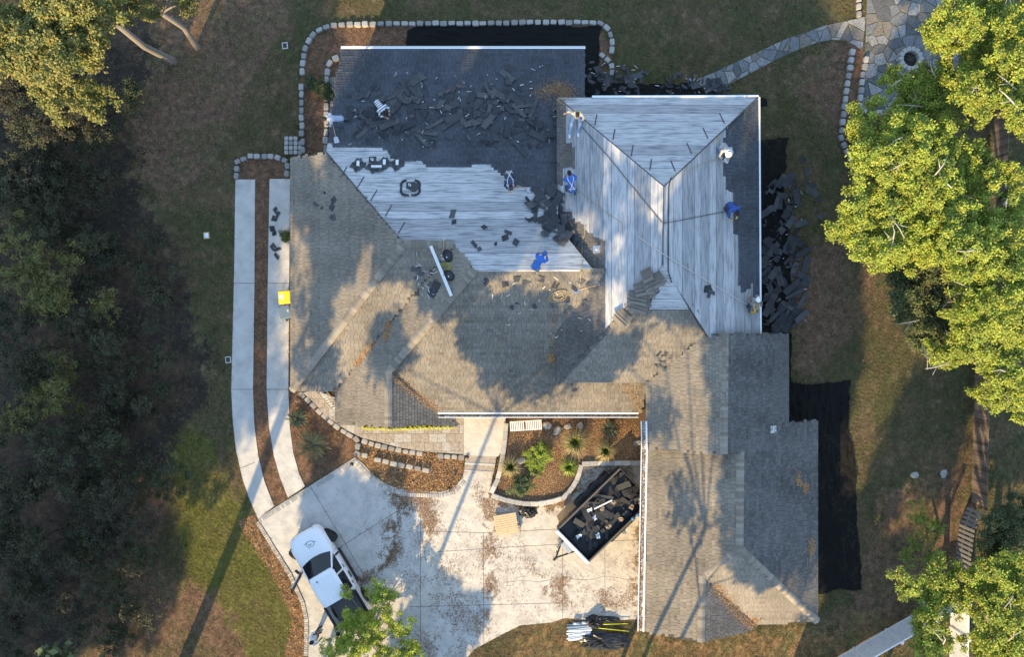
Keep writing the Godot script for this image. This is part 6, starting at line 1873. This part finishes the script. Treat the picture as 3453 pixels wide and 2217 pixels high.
func build_people():
	M.poses = {}
	for p in ["bent", "crouch", "sit", "stand"]: M.poses[p] = figure(p)
	var skin := Color(0.26, 0.14, 0.085)
	var hair := Color(0.012, 0.010, 0.009)
	var jean := Color(0.10, 0.15, 0.24)
	var shoe := Color(0.05, 0.045, 0.04)
	var harness := plain(0.66, 0.48, 0.10, 0.7)
	var pale := plain(0.62, 0.58, 0.48, 0.7)
	person("bent", 1140, 404, Vector2(-1, 0.12), [skin, Color(0.30, 0.36, 0.46), Color(0.08, 0.10, 0.14), shoe, hair, skin], "worker in pale blue shirt leaning out over the west rake edge", 0.8, {})
	shovel("shovel in the hands of the worker at the west rake edge", on_roof(1130, 421)[0] + Vector3(0, 0.62, 0), on_roof(1137, 478)[0] + Vector3(0, 0.08, 0), "roofing shovels in use")
	person("bent", 1280, 358, Vector2(0.62, 0.8), [skin, Color(0.13, 0.15, 0.18), Color(0.05, 0.06, 0.08), shoe, hair, Color(0.35, 0.28, 0.2)], "bareheaded worker in striped white shirt stooping among torn shingles", 0.8, {"stripes": true})
	person("bent", 1718, 596, Vector2(0.12, 1), [skin, Color(0.035, 0.055, 0.12), Color(0.05, 0.07, 0.11), Color(0.4, 0.22, 0.08), hair, Color(0.65, 0.33, 0.07)], "worker in navy shirt and orange gloves stripping the north slope", 0.8, {"strap": pale, "cap": plain(0.035, 0.055, 0.12)})
	shovel("long tear-off shovel of the navy-shirted worker", on_roof(1720, 625)[0] + Vector3(0, 0.55, 0), on_roof(1790, 644)[0] + Vector3(0, 0.06, 0), "roofing shovels in use")
	person("sit", 1946, 385, Vector2(-0.15, 1), [skin, Color(0.33, 0.32, 0.31), Color(0.22, 0.34, 0.50), Color(0.75, 0.75, 0.75), hair, Color(0.5, 0.35, 0.15)], "seated worker in grey shirt, pale jeans and yellow harness on the hip", 0.4, {"strap": plain(0.7, 0.6, 0.03, 0.6)})
	person("bent", 1926, 630, Vector2(-0.2, -1), [skin, Color(0.035, 0.125, 0.45), Color(0.06, 0.09, 0.15), shoe, hair, skin], "worker in bright blue shirt and crossed harness facing up the picture", 0.8, {"strap": pale})
	person("crouch", 2443, 500, Vector2(0.25, 1), [skin, Color(0.36, 0.35, 0.34), Color(0.10, 0.17, 0.28), Color(0.55, 0.36, 0.16), hair, Color(0.4, 0.3, 0.2)], "worker in wide white hat and grey shirt kneeling at the tear-off edge", 0.55, {"hat": M.white, "brim": true})
	shovel("short wooden-handled shovel of the white-hatted worker", on_roof(2457, 512)[0] + Vector3(0, 0.4, 0), on_roof(2446, 545)[0] + Vector3(0, 0.06, 0), "roofing shovels in use", false)
	person("crouch", 2468, 700, Vector2(0.35, 1), [skin, Color(0.03, 0.085, 0.30), Color(0.04, 0.05, 0.08), shoe, hair, Color(0.62, 0.5, 0.08)], "dark-haired worker in blue shirt crouching on the east slope", 0.55, {})
	person("crouch", 2544, 1038, Vector2(0.1, -1), [skin, Color(0.20, 0.18, 0.165), Color(0.05, 0.06, 0.08), shoe, hair, skin], "worker in white helmet and orange harness at the lower east eave", 0.55, {"hat": M.white, "strap": plain(0.72, 0.42, 0.05, 0.6)})
	person("bent", 1811, 893, Vector2(0.55, -0.8), [skin, Color(0.035, 0.13, 0.46), Color(0.14, 0.20, 0.28), shoe, Color(0.035, 0.10, 0.36), skin], "worker in blue hooded top bent over the bare ridge", 0.8, {})
	person("stand", 1052, 2165, Vector2(0.9, -0.4), [skin, Color(0.66, 0.70, 0.74), Color(0.06, 0.07, 0.10), shoe, hair, skin], "person in white shirt standing behind the open pickup", 1.5, {"group": "people by the pickup"})
	person("stand", 1146, 2134, Vector2(-0.6, -0.8), [skin, Color(0.52, 0.53, 0.55), Color(0.04, 0.045, 0.06), shoe, hair, skin], "person in pale printed shirt at the pickup tailgate under the tree", 1.4, {"group": "people by the pickup"})

# ---------------------------------------------------------------- pickup and trailer
func loft(st: SurfaceTool, secs: Array, close := true):
	for i in secs.size() - 1:
		var a: Array = secs[i]
		var b: Array = secs[i + 1]
		for k in a.size() - 1: quad(st, a[k], b[k], b[k + 1], a[k + 1])
	if close:
		for e in [secs[0], secs[-1]]:
			for k in range(1, e.size() - 1): tri(st, e[0], e[k], e[k + 1])
func ring_of(z: float, w: float, top: float, sill := 0.32, tuck := 0.95) -> Array:
	var half_ := [[w * tuck, sill], [w, 0.55], [w, 0.80], [w * 0.97, top - 0.09], [w * 0.88, top - 0.02], [w * 0.45, top + 0.012]]
	var out := []
	for p in half_: out.append(Vector3(p[0], p[1], z))
	out.append(Vector3(0, top + 0.02, z))
	for i in half_.size():
		var p: Array = half_[half_.size() - 1 - i]
		out.append(Vector3(-p[0], p[1], z))
	return out
func wheel(parent: Node3D, p: Vector3, turn: float, r: float, w: float):
	var wn := Node3D.new()
	wn.name = "wheel"
	parent.add_child(wn, true)
	wn.transform = Transform3D(Basis(Vector3.UP, turn) * Basis(Vector3.FORWARD, PI / 2), p)
	var st := mb(true)
	lathe(st, [[r * 0.62, -w / 2], [r * 0.93, -w / 2], [r, -w * 0.36], [r, w * 0.36], [r * 0.93, w / 2], [r * 0.62, w / 2]], 24)
	part(wn, "tyre", done(st), M.rubber)
	var rim := mb(true)
	lathe(rim, [[0.001, -w * 0.40], [r * 0.3, -w * 0.38], [r * 0.62, -w * 0.45], [r * 0.62, w * 0.45], [r * 0.3, w * 0.38], [0.001, w * 0.40]], 16)
	for k in 6:
		var t := TAU * k / 6
		for sgn in [-1, 1]: cbox(rim, Transform3D(Basis(Vector3.UP, -t), Vector3(cos(t) * r * 0.38, sgn * w * 0.42, sin(t) * r * 0.38)), Vector3(r * 0.4, 0.03, 0.05), 0.006)
	part(wn, "rim", done(rim), M.dark_metal)
func build_truck():
	var c := at(1021, 1794, 0.8) * Vector3(1, 0, 1)
	var back := Vector3(0.51, 0, 0.86).normalized()
	var o := c + back * 2.62
	var T := thing("pickup_truck", "white crew-cab pickup with its driver's door open on the driveway", "pickup", Transform3D(Basis(Vector3.UP, atan2(-back.x, -back.z)), o))
	# front end and cab lower body
	var st := mb(true)
	var secs := []
	for q in [[2.62, 0.50, 0.78], [2.58, 0.66, 0.88], [2.48, 0.80, 0.97], [2.30, 0.89, 1.02], [1.9, 0.935, 1.07], [1.4, 0.945, 1.11], [1.0, 0.945, 1.14], [0.2, 0.945, 1.13], [-0.8, 0.945, 1.13], [-1.12, 0.94, 1.13]]:
		secs.append(ring_of(q[0], q[1], q[2]))
	loft(st, secs)
	part(T, "body", done(st), M.paint)
	# hood creases
	for x in [-0.36, 0.36]: part(T, "hood_crease", box_beam(Vector3(x * 0.8, 1.035, 2.35), Vector3(x * 1.25, 1.145, 1.15), 0.022, 0.012), M.paint)
	# decal on the hood, drawn in thin black lines
	var dec := mb()
	for l in [[[-0.28, -0.1], [-0.1, 0.06], [0.1, 0.10], [0.3, 0.02]], [[-0.16, 0.02], [-0.18, -0.14], [-0.06, -0.22], [0.08, -0.16], [0.10, -0.02]], [[0.16, 0.08], [0.2, -0.08], [0.12, -0.24]], [[-0.05, -0.06], [0.0, -0.12], [0.05, -0.05]]]:
		for i in l.size() - 1:
			var p := Vector3(l[i][0] - 0.12, 0, l[i][1] + 1.98)
			var q := Vector3(l[i + 1][0] - 0.12, 0, l[i + 1][1] + 1.98)
			var hy := func(v: Vector3) -> Vector3: return Vector3(v.x, 1.094 + (1.9 - v.z) * 0.085 - absf(v.x) * 0.02, v.z)
			var f := aim(hy.call(p), hy.call(q))
			cbox(dec, Transform3D(f.basis, (hy.call(p) + hy.call(q)) / 2.0), Vector3(0.022, 0.004, p.distance_to(q)), 0.001)
	part(T, "hood_decal", done(dec), M.black)
	# cab roof, pillars and glass
	var rf := mb(true)
	var rs := []
	for q in [[0.50, 0.60, 1.72], [0.30, 0.66, 1.775], [-0.1, 0.685, 1.80], [-0.7, 0.685, 1.795], [-1.02, 0.66, 1.76], [-1.10, 0.62, 1.72]]:
		var rr := []
		for p in [[1.04, -0.075], [0.98, -0.02], [0.75, 0.012], [0.0, 0.03], [-0.75, 0.012], [-0.98, -0.02], [-1.04, -0.075]]: rr.append(Vector3(p[0] * q[1], q[2] + p[1], q[0]))
		rs.append(rr)
	loft(rf, rs)
	var roof := part(T, "roof", done(rf), M.paint)
	for x in [-0.48, -0.26, 0.0, 0.26, 0.48]: part(roof, "roof_rib", box_beam(Vector3(x, 1.815 - x * x * 0.05, 0.25), Vector3(x, 1.812 - x * x * 0.05, -0.95), 0.022, 0.012), M.white_dirty)
	part(roof, "antenna", box_mesh(Vector3(0.05, 0.06, 0.10), 0.02), M.black, lay(0.30, 1.80, 0.22, 0.6))
	var gl := func(a: Array) -> ArrayMesh:
		var g := mb()
		quad(g, a[0], a[1], a[2], a[3])
		var n: Vector3 = (a[1] - a[0]).cross(a[2] - a[0]).normalized() * 0.012
		quad(g, a[3] - n, a[2] - n, a[1] - n, a[0] - n)
		return done(g)
	var ws := mb(true)
	var s1 := []
	var s2 := []
	for k in 7:
		var u := k / 3.0 - 1.0
		s1.append(Vector3(u * 0.80, 1.135 + 0.015 * (1 - u * u), 1.12 + 0.16 * (1 - u * u)))
		s2.append(Vector3(u * 0.625, 1.72 + 0.03 * (1 - u * u), 0.50 + 0.05 * (1 - u * u)))
	loft(ws, [s1, s2], false)
	part(T, "windshield", done(ws), M.glass)
	part(T, "rear_window", gl.call([Vector3(-0.62, 1.18, -1.16), Vector3(0.62, 1.18, -1.16), Vector3(0.57, 1.66, -1.10), Vector3(-0.57, 1.66, -1.10)]), M.glass)
	for sg in [-1.0, 1.0]:
		for q in [[0.92, 0.40, 0.10], [-0.02, -0.02, -0.85]]:
			var z0: float = q[0]
			part(T, "side_window", gl.call([Vector3(sg * 0.875, 1.13, z0), Vector3(sg * 0.875, 1.13, q[2] if q[0] > 0 else -0.95), Vector3(sg * 0.70, 1.68, q[2] if q[0] > 0 else -0.88), Vector3(sg * 0.70, 1.68, q[1])]), M.glass)
		for q in [[Vector3(sg * 0.83, 1.12, 1.05), Vector3(sg * 0.655, 1.70, 0.45)], [Vector3(sg * 0.88, 1.12, 0.04), Vector3(sg * 0.71, 1.71, 0.04)], [Vector3(sg * 0.88, 1.12, -1.02), Vector3(sg * 0.68, 1.71, -0.98)]]:
			part(T, "pillar", box_beam(q[0], q[1], 0.075, 0.06), M.paint)
		part(T, "running_board", box_beam(Vector3(sg * 0.99, 0.33, 0.95), Vector3(sg * 0.99, 0.33, -0.95), 0.13, 0.05), M.black)
		part(T, "fender_flare", box_beam(Vector3(sg * 0.955, 0.84, 2.12), Vector3(sg * 0.955, 0.84, 1.35), 0.05, 0.05), M.paint)
		part(T, "headlight", box_mesh(Vector3(0.26, 0.14, 0.10), 0.03), plain(0.6, 0.62, 0.64, 0.15), lay(sg * 0.62, 0.80, 2.47, sg * 0.42))
		part(T, "tail_light", box_mesh(Vector3(0.05, 0.30, 0.08), 0.01), plain(0.35, 0.02, 0.02, 0.3), lay(sg * 0.90, 0.75, -2.60))
	var lower := mb()
	cbox(lower, Transform3D(Basis(), Vector3(0, 0.62, 2.60)), Vector3(1.0, 0.22, 0.06), 0.02)
	part(T, "grille", done(lower), M.black)
	# bed
	for q in [["bed_floor", Vector3(0, 0.66, -1.90), Vector3(1.55, 0.05, 1.45)], ["bed_side", Vector3(0.86, 0.80, -1.90), Vector3(0.16, 0.66, 1.50)], ["bed_side", Vector3(-0.86, 0.80, -1.90), Vector3(0.16, 0.66, 1.50)], ["bed_front", Vector3(0, 0.82, -1.20), Vector3(1.60, 0.60, 0.06)], ["tailgate", Vector3(0, 0.66, -2.92), Vector3(1.52, 0.07, 0.52)], ["rear_bumper", Vector3(0, 0.45, -2.72), Vector3(1.80, 0.18, 0.16)]]:
		var g := mb()
		cbox(g, Transform3D(Basis(), q[1]), q[2], 0.02)
		part(T, q[0], done(g), M.paint if q[0] == "bed_side" else (M.steel if q[0] == "rear_bumper" else plain(0.13, 0.13, 0.13, 0.7)))
	for x in [0.86, -0.86]: part(T, "bed_rail", box_beam(Vector3(x, 1.14, -1.17), Vector3(x, 1.14, -2.62), 0.15, 0.03), M.dark_metal)
	for k in 7: part(T, "bed_rib", box_beam(Vector3(-0.6 + k * 0.2, 0.69, -1.22), Vector3(-0.6 + k * 0.2, 0.69, -2.60), 0.06, 0.016), plain(0.16, 0.16, 0.16, 0.7))
	# wheels: the front pair is turned
	for sg in [-1.0, 1.0]:
		wheel(T, Vector3(sg * 0.96, 0.42, 1.75), 0.5, 0.42, 0.29)
		wheel(T, Vector3(sg * 0.84, 0.40, -1.75), 0.0, 0.40, 0.28)
	# mirror on the closed side; handles and lettering there
	part(T, "mirror", box_mesh(Vector3(0.26, 0.17, 0.10), 0.03), M.black, lay(-1.06, 1.12, 0.86, 0.25))
	for z in [0.16, -0.78]: part(T, "door_handle", box_mesh(Vector3(0.04, 0.03, 0.18), 0.01), M.black, lay(-0.955, 0.98, z))
	for z in [1.05, 0.06, -0.98]: part(T, "door_seam", box_beam(Vector3(-0.948, 0.45, z), Vector3(-0.945, 1.06, z), 0.012, 0.012), M.black)
	for k in 4: part(T, "lettering", box_mesh(Vector3(0.006, 0.045, 0.34), 0.001), M.black, lay(-0.949, 0.62 + 0.07 * k, -0.42))
	# open driver's door, hinged at its front edge on the left flank
	var door := Node3D.new()
	door.name = "open_door"
	T.add_child(door, true)
	door.transform = Transform3D(Basis(Vector3.UP, -1.05), Vector3(0.95, 0.0, 0.98))
	var d := mb()
	cbox(d, Transform3D(Basis(), Vector3(0.0, 0.78, -0.52)), Vector3(0.09, 0.70, 1.02), 0.03)
	part(door, "panel", done(d), M.paint)
	var dl := mb()
	cbox(dl, Transform3D(Basis(), Vector3(-0.055, 0.76, -0.52)), Vector3(0.03, 0.60, 0.94), 0.012)
	part(door, "lining", done(dl), M.black)
	part(door, "window_frame", tube_mesh([Vector3(0, 1.12, -0.06), Vector3(-0.16, 1.66, -0.52), Vector3(-0.16, 1.68, -0.95), Vector3(0, 1.12, -1.01)], 0.03, 6), M.black)
	part(door, "pane", gl.call([Vector3(0, 1.12, -0.08), Vector3(0, 1.12, -1.0), Vector3(-0.155, 1.66, -0.94), Vector3(-0.155, 1.65, -0.53)]), M.glass)
	part(door, "mirror", box_mesh(Vector3(0.26, 0.17, 0.10), 0.03), M.black, lay(0.16, 1.10, -0.10, -0.2))
	part(door, "armrest", box_mesh(Vector3(0.07, 0.05, 0.4), 0.012), plain(0.3, 0.3, 0.3), lay(-0.09, 0.85, -0.5))
	# interior seen through the open side
	for x in [-0.4, 0.4]: part(T, "seat", box_mesh(Vector3(0.5, 0.24, 0.16), 0.05), plain(0.18, 0.17, 0.16), lay(x, 1.12, 0.05))
	part(T, "dashboard", box_mesh(Vector3(1.4, 0.06, 0.4), 0.02), M.black, lay(0, 1.08, 0.95))
func build_trailer():
	var fl := at(1880, 1788, 1.25)
	var fr := at(1986, 1895, 1.25)
	var ax := Vector3(0.715, 0, -0.70).normalized()
	var mid := (fl + fr) / 2.0 * Vector3(1, 0, 1)
	var w := fl.distance_to(fr)
	var l := 4.35
	var T := thing("dump_trailer", "black open dump trailer heaped with torn shingles beside the garage", "trailer", Transform3D(Basis(Vector3.UP, atan2(ax.x, ax.z)), mid))
	# local z runs from tongue end (0) to tail (l)
	var add := func(called: String, p: Vector3, sz: Vector3, m: Material, b := 0.012):
		var g := mb()
		cbox(g, Transform3D(Basis(), p), sz, b)
		return part(T, called, done(g), m)
	add.call("floor", Vector3(0, 0.52, l / 2), Vector3(w, 0.06, l), M.dark_metal)
	for x in [-w / 2, w / 2]:
		add.call("side_wall", Vector3(x, 0.87, l / 2), Vector3(0.05, 0.68, l), M.black)
		add.call("top_rail", Vector3(x, 1.235, l / 2), Vector3(0.09, 0.06, l), plain(0.10, 0.09, 0.08, 0.6))
		for k in 6: add.call("side_post", Vector3(x * 1.03, 0.87, 0.2 + k * l / 6), Vector3(0.06, 0.66, 0.07), M.black)
		var fender := mb(true)
		add.call("fender", Vector3(x * 1.14, 0.62, l * 0.52), Vector3(0.26, 0.03, 1.7), M.black)
		for z in [l * 0.42, l * 0.62]: wheel(T, Vector3(x * 1.12, 0.36, z), 0.0, 0.36, 0.22)
	add.call("front_wall", Vector3(0, 0.87, 0.0), Vector3(w, 0.68, 0.05), M.black)
	add.call("tarp_roll", Vector3(0, 1.30, -0.06), Vector3(w + 0.06, 0.10, 0.17), M.white, 0.04)
	add.call("tail_gate", Vector3(0, 0.87, l), Vector3(w, 0.68, 0.05), M.black)
	for x in [-0.55, 0.55]: part(T, "drawbar", box_beam(Vector3(x, 0.5, 0.0), Vector3(0.0, 0.5, -1.15), 0.07, 0.09), M.black)
	add.call("pump_box", Vector3(0.05, 0.62, -0.32), Vector3(0.62, 0.34, 0.36), plain(0.42, 0.45, 0.48, 0.4, 0.4))
	part(T, "jack", tube_mesh([Vector3(0.12, 0.1, -0.95), Vector3(0.12, 0.85, -0.95)], 0.035, 8), M.dark_metal)
	part(T, "coupler", box_mesh(Vector3(0.12, 0.10, 0.26), 0.02), M.dark_metal, lay(0, 0.47, -1.2))
	part(T, "safety_chain", tube_mesh([Vector3(0.1, 0.5, -0.8), Vector3(0.35, 0.12, -0.75), Vector3(0.5, 0.4, -0.4)], 0.018, 5), M.steel)
	# the load
	var base := T.transform
	var n := 0
	for k in 44:
		var p := base * Vector3(rnd(-w / 2 + 0.3, w / 2 - 0.3), rnd(0.62, 0.98), rnd(0.4, l - 0.35))
		var big := rng.randf() < 0.7
		var xf := Transform3D(Basis.from_euler(Vector3(rng.randfn(0, 0.14), rnd(0, TAU), rng.randfn(0, 0.14))), p)
		single("torn_shingle", M.torn_big[rng.randi() % 7] if big else M.torn_small[rng.randi() % 6], M.torn[[0, 2, 2][rng.randi() % 3]], "torn black shingle in the load of the dump trailer", "shingle", xf, "torn shingles in the dump trailer")
	for q in [[-0.6, 0.95, 1.9, 0.6, "tan"], [0.2, 1.0, 1.7, 2.1, "white"], [0.25, 1.02, 2.3, 1.1, "tan"], [-0.75, 1.0, 2.6, 0.2, "tan"], [0.1, 0.95, 2.9, 2.6, "tan"], [-0.55, 1.0, 1.2, 1.9, "blue"], [-0.7, 0.95, 3.4, 0.9, "tan"], [0.65, 1.0, 1.8, 0.5, "white"], [0.1, 0.96, 0.5, 0.4, "white"], [-0.8, 1.0, 3.9, 1.5, "tan"]]:
		var p := base * Vector3(q[0], q[1] + 0.08, q[2])
		var m: Material = {"tan": plain(0.26, 0.20, 0.15), "white": plain(0.6, 0.62, 0.65), "blue": plain(0.25, 0.38, 0.55)}[q[4]]
		single("paper_scrap", bent_scrap(int(q[2] * 100)), m, "crumpled %s paper scrap on the trailer load" % q[4], "paper", Transform3D(Basis.from_euler(Vector3(0.15, q[3], -0.1)), p), "%s paper scraps in the trailer" % q[4])
	var lath := base * Vector3(0.55, 1.12, 2.0)
	var lb2 := base * Vector3(0.25, 1.16, 2.95)
	single("white_trim", box_beam(lath, lb2, 0.07, 0.02), M.white_dirty, "jagged white strip of trim lying in the trailer", "trim")
	# cardboard sheet, black drum and ladder-like frame beside the trailer
	var cs := thing("cardboard_sheet", "big tan cardboard sheet leaning on the trailer side", "cardboard")
	var q4 := [at(1877, 1742, 0.03), at(1932, 1686, 0.03), at(1950, 1718, 0.42), at(1892, 1776, 0.42)]
	var cg := mb()
	var cn: Vector3 = (q4[1] - q4[0]).cross(q4[3] - q4[0]).normalized() * 0.012
	quad(cg, q4[0], q4[1], q4[2], q4[3])
	quad(cg, q4[3] + cn, q4[2] + cn, q4[1] + cn, q4[0] + cn)
	for k in 4: quad(cg, q4[k], q4[k] + cn, q4[(k + 1) % 4] + cn, q4[(k + 1) % 4])
	part(cs, "panel", done(cg), M.cardboard)
	part(cs, "flap", box_beam(q4[3].lerp(q4[0], 0.1) + Vector3(0, 0.05, 0), q4[2].lerp(q4[3], 0.55) + Vector3(0, 0.04, 0), 0.2, 0.01), M.cardboard)
	var rolls := thing("black_roll", "long black roll lying between planter and trailer", "roll", aim(at(1972, 1690, 0.28), at(2050, 1598, 0.28)))
	var ln := at(1972, 1690, 0.28).distance_to(at(2050, 1598, 0.28))
	part(rolls, "roll", tube_mesh([Vector3.ZERO, Vector3(0, 0, ln)], 0.27, 14), M.black)
	part(rolls, "band", tube_mesh([Vector3(0, 0, ln * 0.55), Vector3(0, 0, ln * 0.57)], 0.276, 14), M.alu)
	part(rolls, "label", box_mesh(Vector3(0.08, 0.01, 0.06), 0.002), M.white, lay(-0.05, 0.265, 0.35))
	for q in [[2134, 1750, 0.16, "blue folded strap on the trailer rail near the gutter"], [2150, 1738, 0.16, "second blue strap on the trailer rail, under the gutter"]]:
		single("blue_strap", box_mesh(Vector3(0.14, 0.07, 0.18), 0.03), plain(0.06, 0.20, 0.42, 0.5), q[3], "strap", put(at(q[0], q[1], 1.28), 0.7), "blue straps on the trailer")
	var bk := at(2103, 1792, 0.3) * Vector3(1, 0, 1)
	single("white_bucket", bucket_mesh(), M.white, "white bucket beside the trailer wheel", "bucket", put(bk))
func bent_scrap(seed_: int) -> ArrayMesh:
	var st := mb()
	var n := noise(3.0, seed_, 2)
	var f := func(i: int, j: int) -> Vector3:
		var p := Vector3((i - 1.5) * 0.085, 0, (j - 1.5) * 0.06)
		return p + Vector3(n.get_noise_2d(i * 9, j * 7) * 0.08, absf(n.get_noise_2d(j * 5.0, i * 8.0)) * 0.12, n.get_noise_2d(j * 6, i * 5) * 0.08)
	for i in 3:
		for j in 3: quad(st, f.call(i, j), f.call(i + 1, j), f.call(i + 1, j + 1), f.call(i, j + 1))
	return done(st)
func bucket_mesh() -> ArrayMesh:
	var st := mb(true)
	lathe(st, [[0.001, 0.0], [0.13, 0.0], [0.15, 0.36], [0.16, 0.37], [0.145, 0.36], [0.125, 0.03], [0.001, 0.03]], 16)
	return done(st)

# ---------------------------------------------------------------- scene
func _ready():
	rng.seed = 20240611
	var cam := Camera3D.new()
	cam.name = "camera"
	add_child(cam)
	cam.position = Vector3(0, CAM_H, 0)
	cam.rotation = Vector3(-PI / 2, 0, 0)
	cam.fov = rad_to_deg(2.0 * atan(1108.5 / LENS))
	cam.near = 0.5
	cam.far = 900.0
	cam.current = true
	var env := Environment.new()
	var sky := Sky.new()
	var sm := ProceduralSkyMaterial.new()
	sm.sky_top_color = Color(0.60, 0.72, 0.87)
	sm.sky_horizon_color = Color(0.84, 0.87, 0.90)
	sm.sky_curve = 0.12
	sm.ground_bottom_color = Color(0.20, 0.17, 0.12)
	sm.ground_horizon_color = Color(0.60, 0.62, 0.62)
	sm.sun_angle_max = 3.0
	sky.sky_material = sm
	env.background_mode = Environment.BG_SKY
	env.sky = sky
	env.tonemap_mode = Environment.TONE_MAPPER_LINEAR
	env.tonemap_exposure = 2.1
	env.sdfgi_enabled = true
	env.ssao_enabled = true
	env.ssil_enabled = true
	var we := WorldEnvironment.new()
	we.name = "world_environment"
	we.environment = env
	add_child(we)
	var sun := DirectionalLight3D.new()
	sun.name = "sun"
	sun.light_energy = 1.6
	sun.light_color = Color(1.0, 0.875, 0.65)
	sun.light_angular_distance = 0.55
	sun.shadow_enabled = true
	add_child(sun)
	var d := (SUN_TO.normalized() - Vector3.UP * SUN_RISE).normalized()
	sun.look_at_from_position(Vector3(0, 60, 0), Vector3(0, 60, 0) + d, Vector3.UP)

	materials()
	M.plastic = plain(0.02, 0.02, 0.021, 0.35)
	M.litter_mesh = litter_leaf()
	M.tuft_mesh = tuft_mesh()
	M.brick_mesh = box_mesh(Vector3(0.098, 0.03, 0.2), 0.008)
	M.wallblock_mesh = box_mesh(Vector3(0.40, 0.50, 0.24), 0.015)
	M.plank_mesh = box_mesh(Vector3(1.0, 1.5, 0.035), 0.006)
	M.stone_meshes = []
	for i in 4: M.stone_meshes.append(stone_shape(900 + i))
	set_up_slopes()
	build_ground()
	build_paving()
	build_house()
	build_fences()
	build_trees()
	build_plants()
	build_sheets()
	build_debris()
	build_small()
	build_truck()
	build_trailer()
	build_people()
	scatter_ground()
	build_leaves()
func build_leaves():
	var z := func(a): return zm(700, 1200, 1.925, a)
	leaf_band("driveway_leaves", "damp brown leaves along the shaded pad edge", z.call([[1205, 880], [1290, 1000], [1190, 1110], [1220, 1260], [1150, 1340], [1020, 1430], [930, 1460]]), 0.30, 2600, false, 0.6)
	leaf_band("driveway_leaves", "tan leaf drift down the middle of the driveway", z.call([[1780, 830], [1820, 980], [1850, 1150], [1830, 1350], [1840, 1550], [1760, 1800]]), 0.32, 2200)
	leaf_band("driveway_leaves", "tan leaves below the front leaf bed", z.call([[1230, 900], [1400, 920], [1450, 1050], [1420, 1200]]), 0.4, 1500)
	leaf_band("driveway_leaves", "tan leaves along the foot of the planter wall", zm(1700, 1400, 1.885, [[-80, 500], [20, 570], [200, 600], [330, 590], [430, 500], [470, 430]]), 0.22, 1500)
	leaf_band("driveway_leaves", "brown leaves over the lower driveway", [[1380, 1950], [1500, 1960], [1560, 2050], [1480, 2150], [1400, 2217], [1650, 2150]], 0.9, 2600, false, 0.75)
	leaf_band("driveway_leaves", "tan leaf patches on the right driveway slabs", zm(1700, 1400, 1.885, [[110, 830], [240, 1060], [290, 1150], [380, 1030], [370, 1200], [640, 1080], [640, 1240], [820, 1160], [840, 900]]), 0.28, 1500)
	leaf_band("driveway_leaves", "thin tan leaves beside the trailer and gutter", zm(1700, 1400, 1.885, [[860, 680], [850, 900], [840, 1280]]), 0.18, 700)
	leaf_band("driveway_leaves", "sparse leaves over the whole driveway", [[1500, 1750], [1700, 1900], [1900, 2000], [2100, 1950], [1800, 2050], [1600, 1850], [1450, 1750], [1250, 1750], [1100, 1800]], 1.3, 1600, false, 0.9)
	leaf_band("planter_leaves", "orange leaves blanketing the planting bed", zm(1700, 1400, 1.885, [[60, 200], [250, 150], [450, 120], [650, 100], [800, 150], [760, 240], [560, 260], [380, 240], [300, 400], [200, 450], [60, 470], [80, 330]]), 0.45, 5000, false, 1.15, 0.345)
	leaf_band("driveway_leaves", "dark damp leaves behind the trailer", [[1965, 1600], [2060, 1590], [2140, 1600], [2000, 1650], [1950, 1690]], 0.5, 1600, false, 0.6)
	leaf_band("roof_leaves", "orange leaf clump in the upper left roof valley", [[1312, 1085], [1305, 1118], [1298, 1145]], 0.2, 900, true, 1.2)
	leaf_band("roof_leaves", "orange leaf clump in the lower left roof valley", [[1262, 1155], [1232, 1191], [1200, 1232]], 0.17, 900, true, 1.2)
	leaf_band("roof_leaves", "orange leaf line in the valley above the front gutter", [[1322, 1265], [1370, 1300], [1420, 1345], [1478, 1390]], 0.22, 1300, true, 1.2)
	leaf_band("roof_leaves", "round orange leaf clump below the hip corner", [[1856, 1200], [1860, 1215]], 0.18, 600, true, 1.2)
	leaf_band("roof_leaves", "scattered leaves under the roof step", [[1872, 1050], [1866, 1100], [1862, 1180]], 0.18, 200, true)
	leaf_band("roof_leaves", "twiggy leaf drift at the corner of the dark north slope", zm(900, 0, 1.925, [[1760, 610], [1850, 580], [1900, 570], [1980, 620], [1870, 660]]), 0.5, 2200, true, 0.95)
	leaf_band("roof_leaves", "leaf drift down the lower garage valley", zm(1700, 1400, 1.885, [[1330, 1090], [1400, 1160], [1470, 1250], [1560, 1330], [1600, 1310]]), 0.32, 2000, true, 1.2)
	leaf_band("roof_leaves", "orange needle clump on the east garage slope", zm(1700, 1400, 1.885, [[1870, 370], [1865, 430], [1920, 450], [1910, 490]]), 0.18, 800, true, 1.2)
	leaf_band("roof_leaves", "orange needle clump at the lower east eave", zm(1700, 1400, 1.885, [[1950, 790], [1955, 840], [1950, 880]]), 0.18, 600, true, 1.2)
	leaf_band("roof_leaves", "pale leaf drift above the front gutter corner", zm(1700, 800, 1.925, [[760, 990], [830, 980], [850, 1070], [880, 1110]]), 0.35, 420, true)
	leaf_band("roof_leaves", "small leaf clump beside the leaning ladder", [[1138, 1310], [1130, 1322]], 0.12, 160, true, 0.8)
	# a dead branch on the lower east eave
	var tw := mb(true)
	var b0: Vector3 = on_roof(2722, 1830)[0] + Vector3(0, 0.08, 0)
	for k in 9:
		var e := on_roof(2695 + (k * 37) % 45, 1815 + k * 13)
		tube(tw, [b0 + Vector3(0, 0, (k - 2) * 0.12), (b0 + e[0]) / 2.0 + Vector3(rnd(-0.1, 0.1), 0.12, rnd(-0.1, 0.1)), e[0] + Vector3(0, 0.04, 0)], [0.018, 0.013, 0.006], 5)
	single("dead_branch", done(tw), plain(0.34, 0.26, 0.17), "pale dead twig lying on the lower east roof slope", "branch")
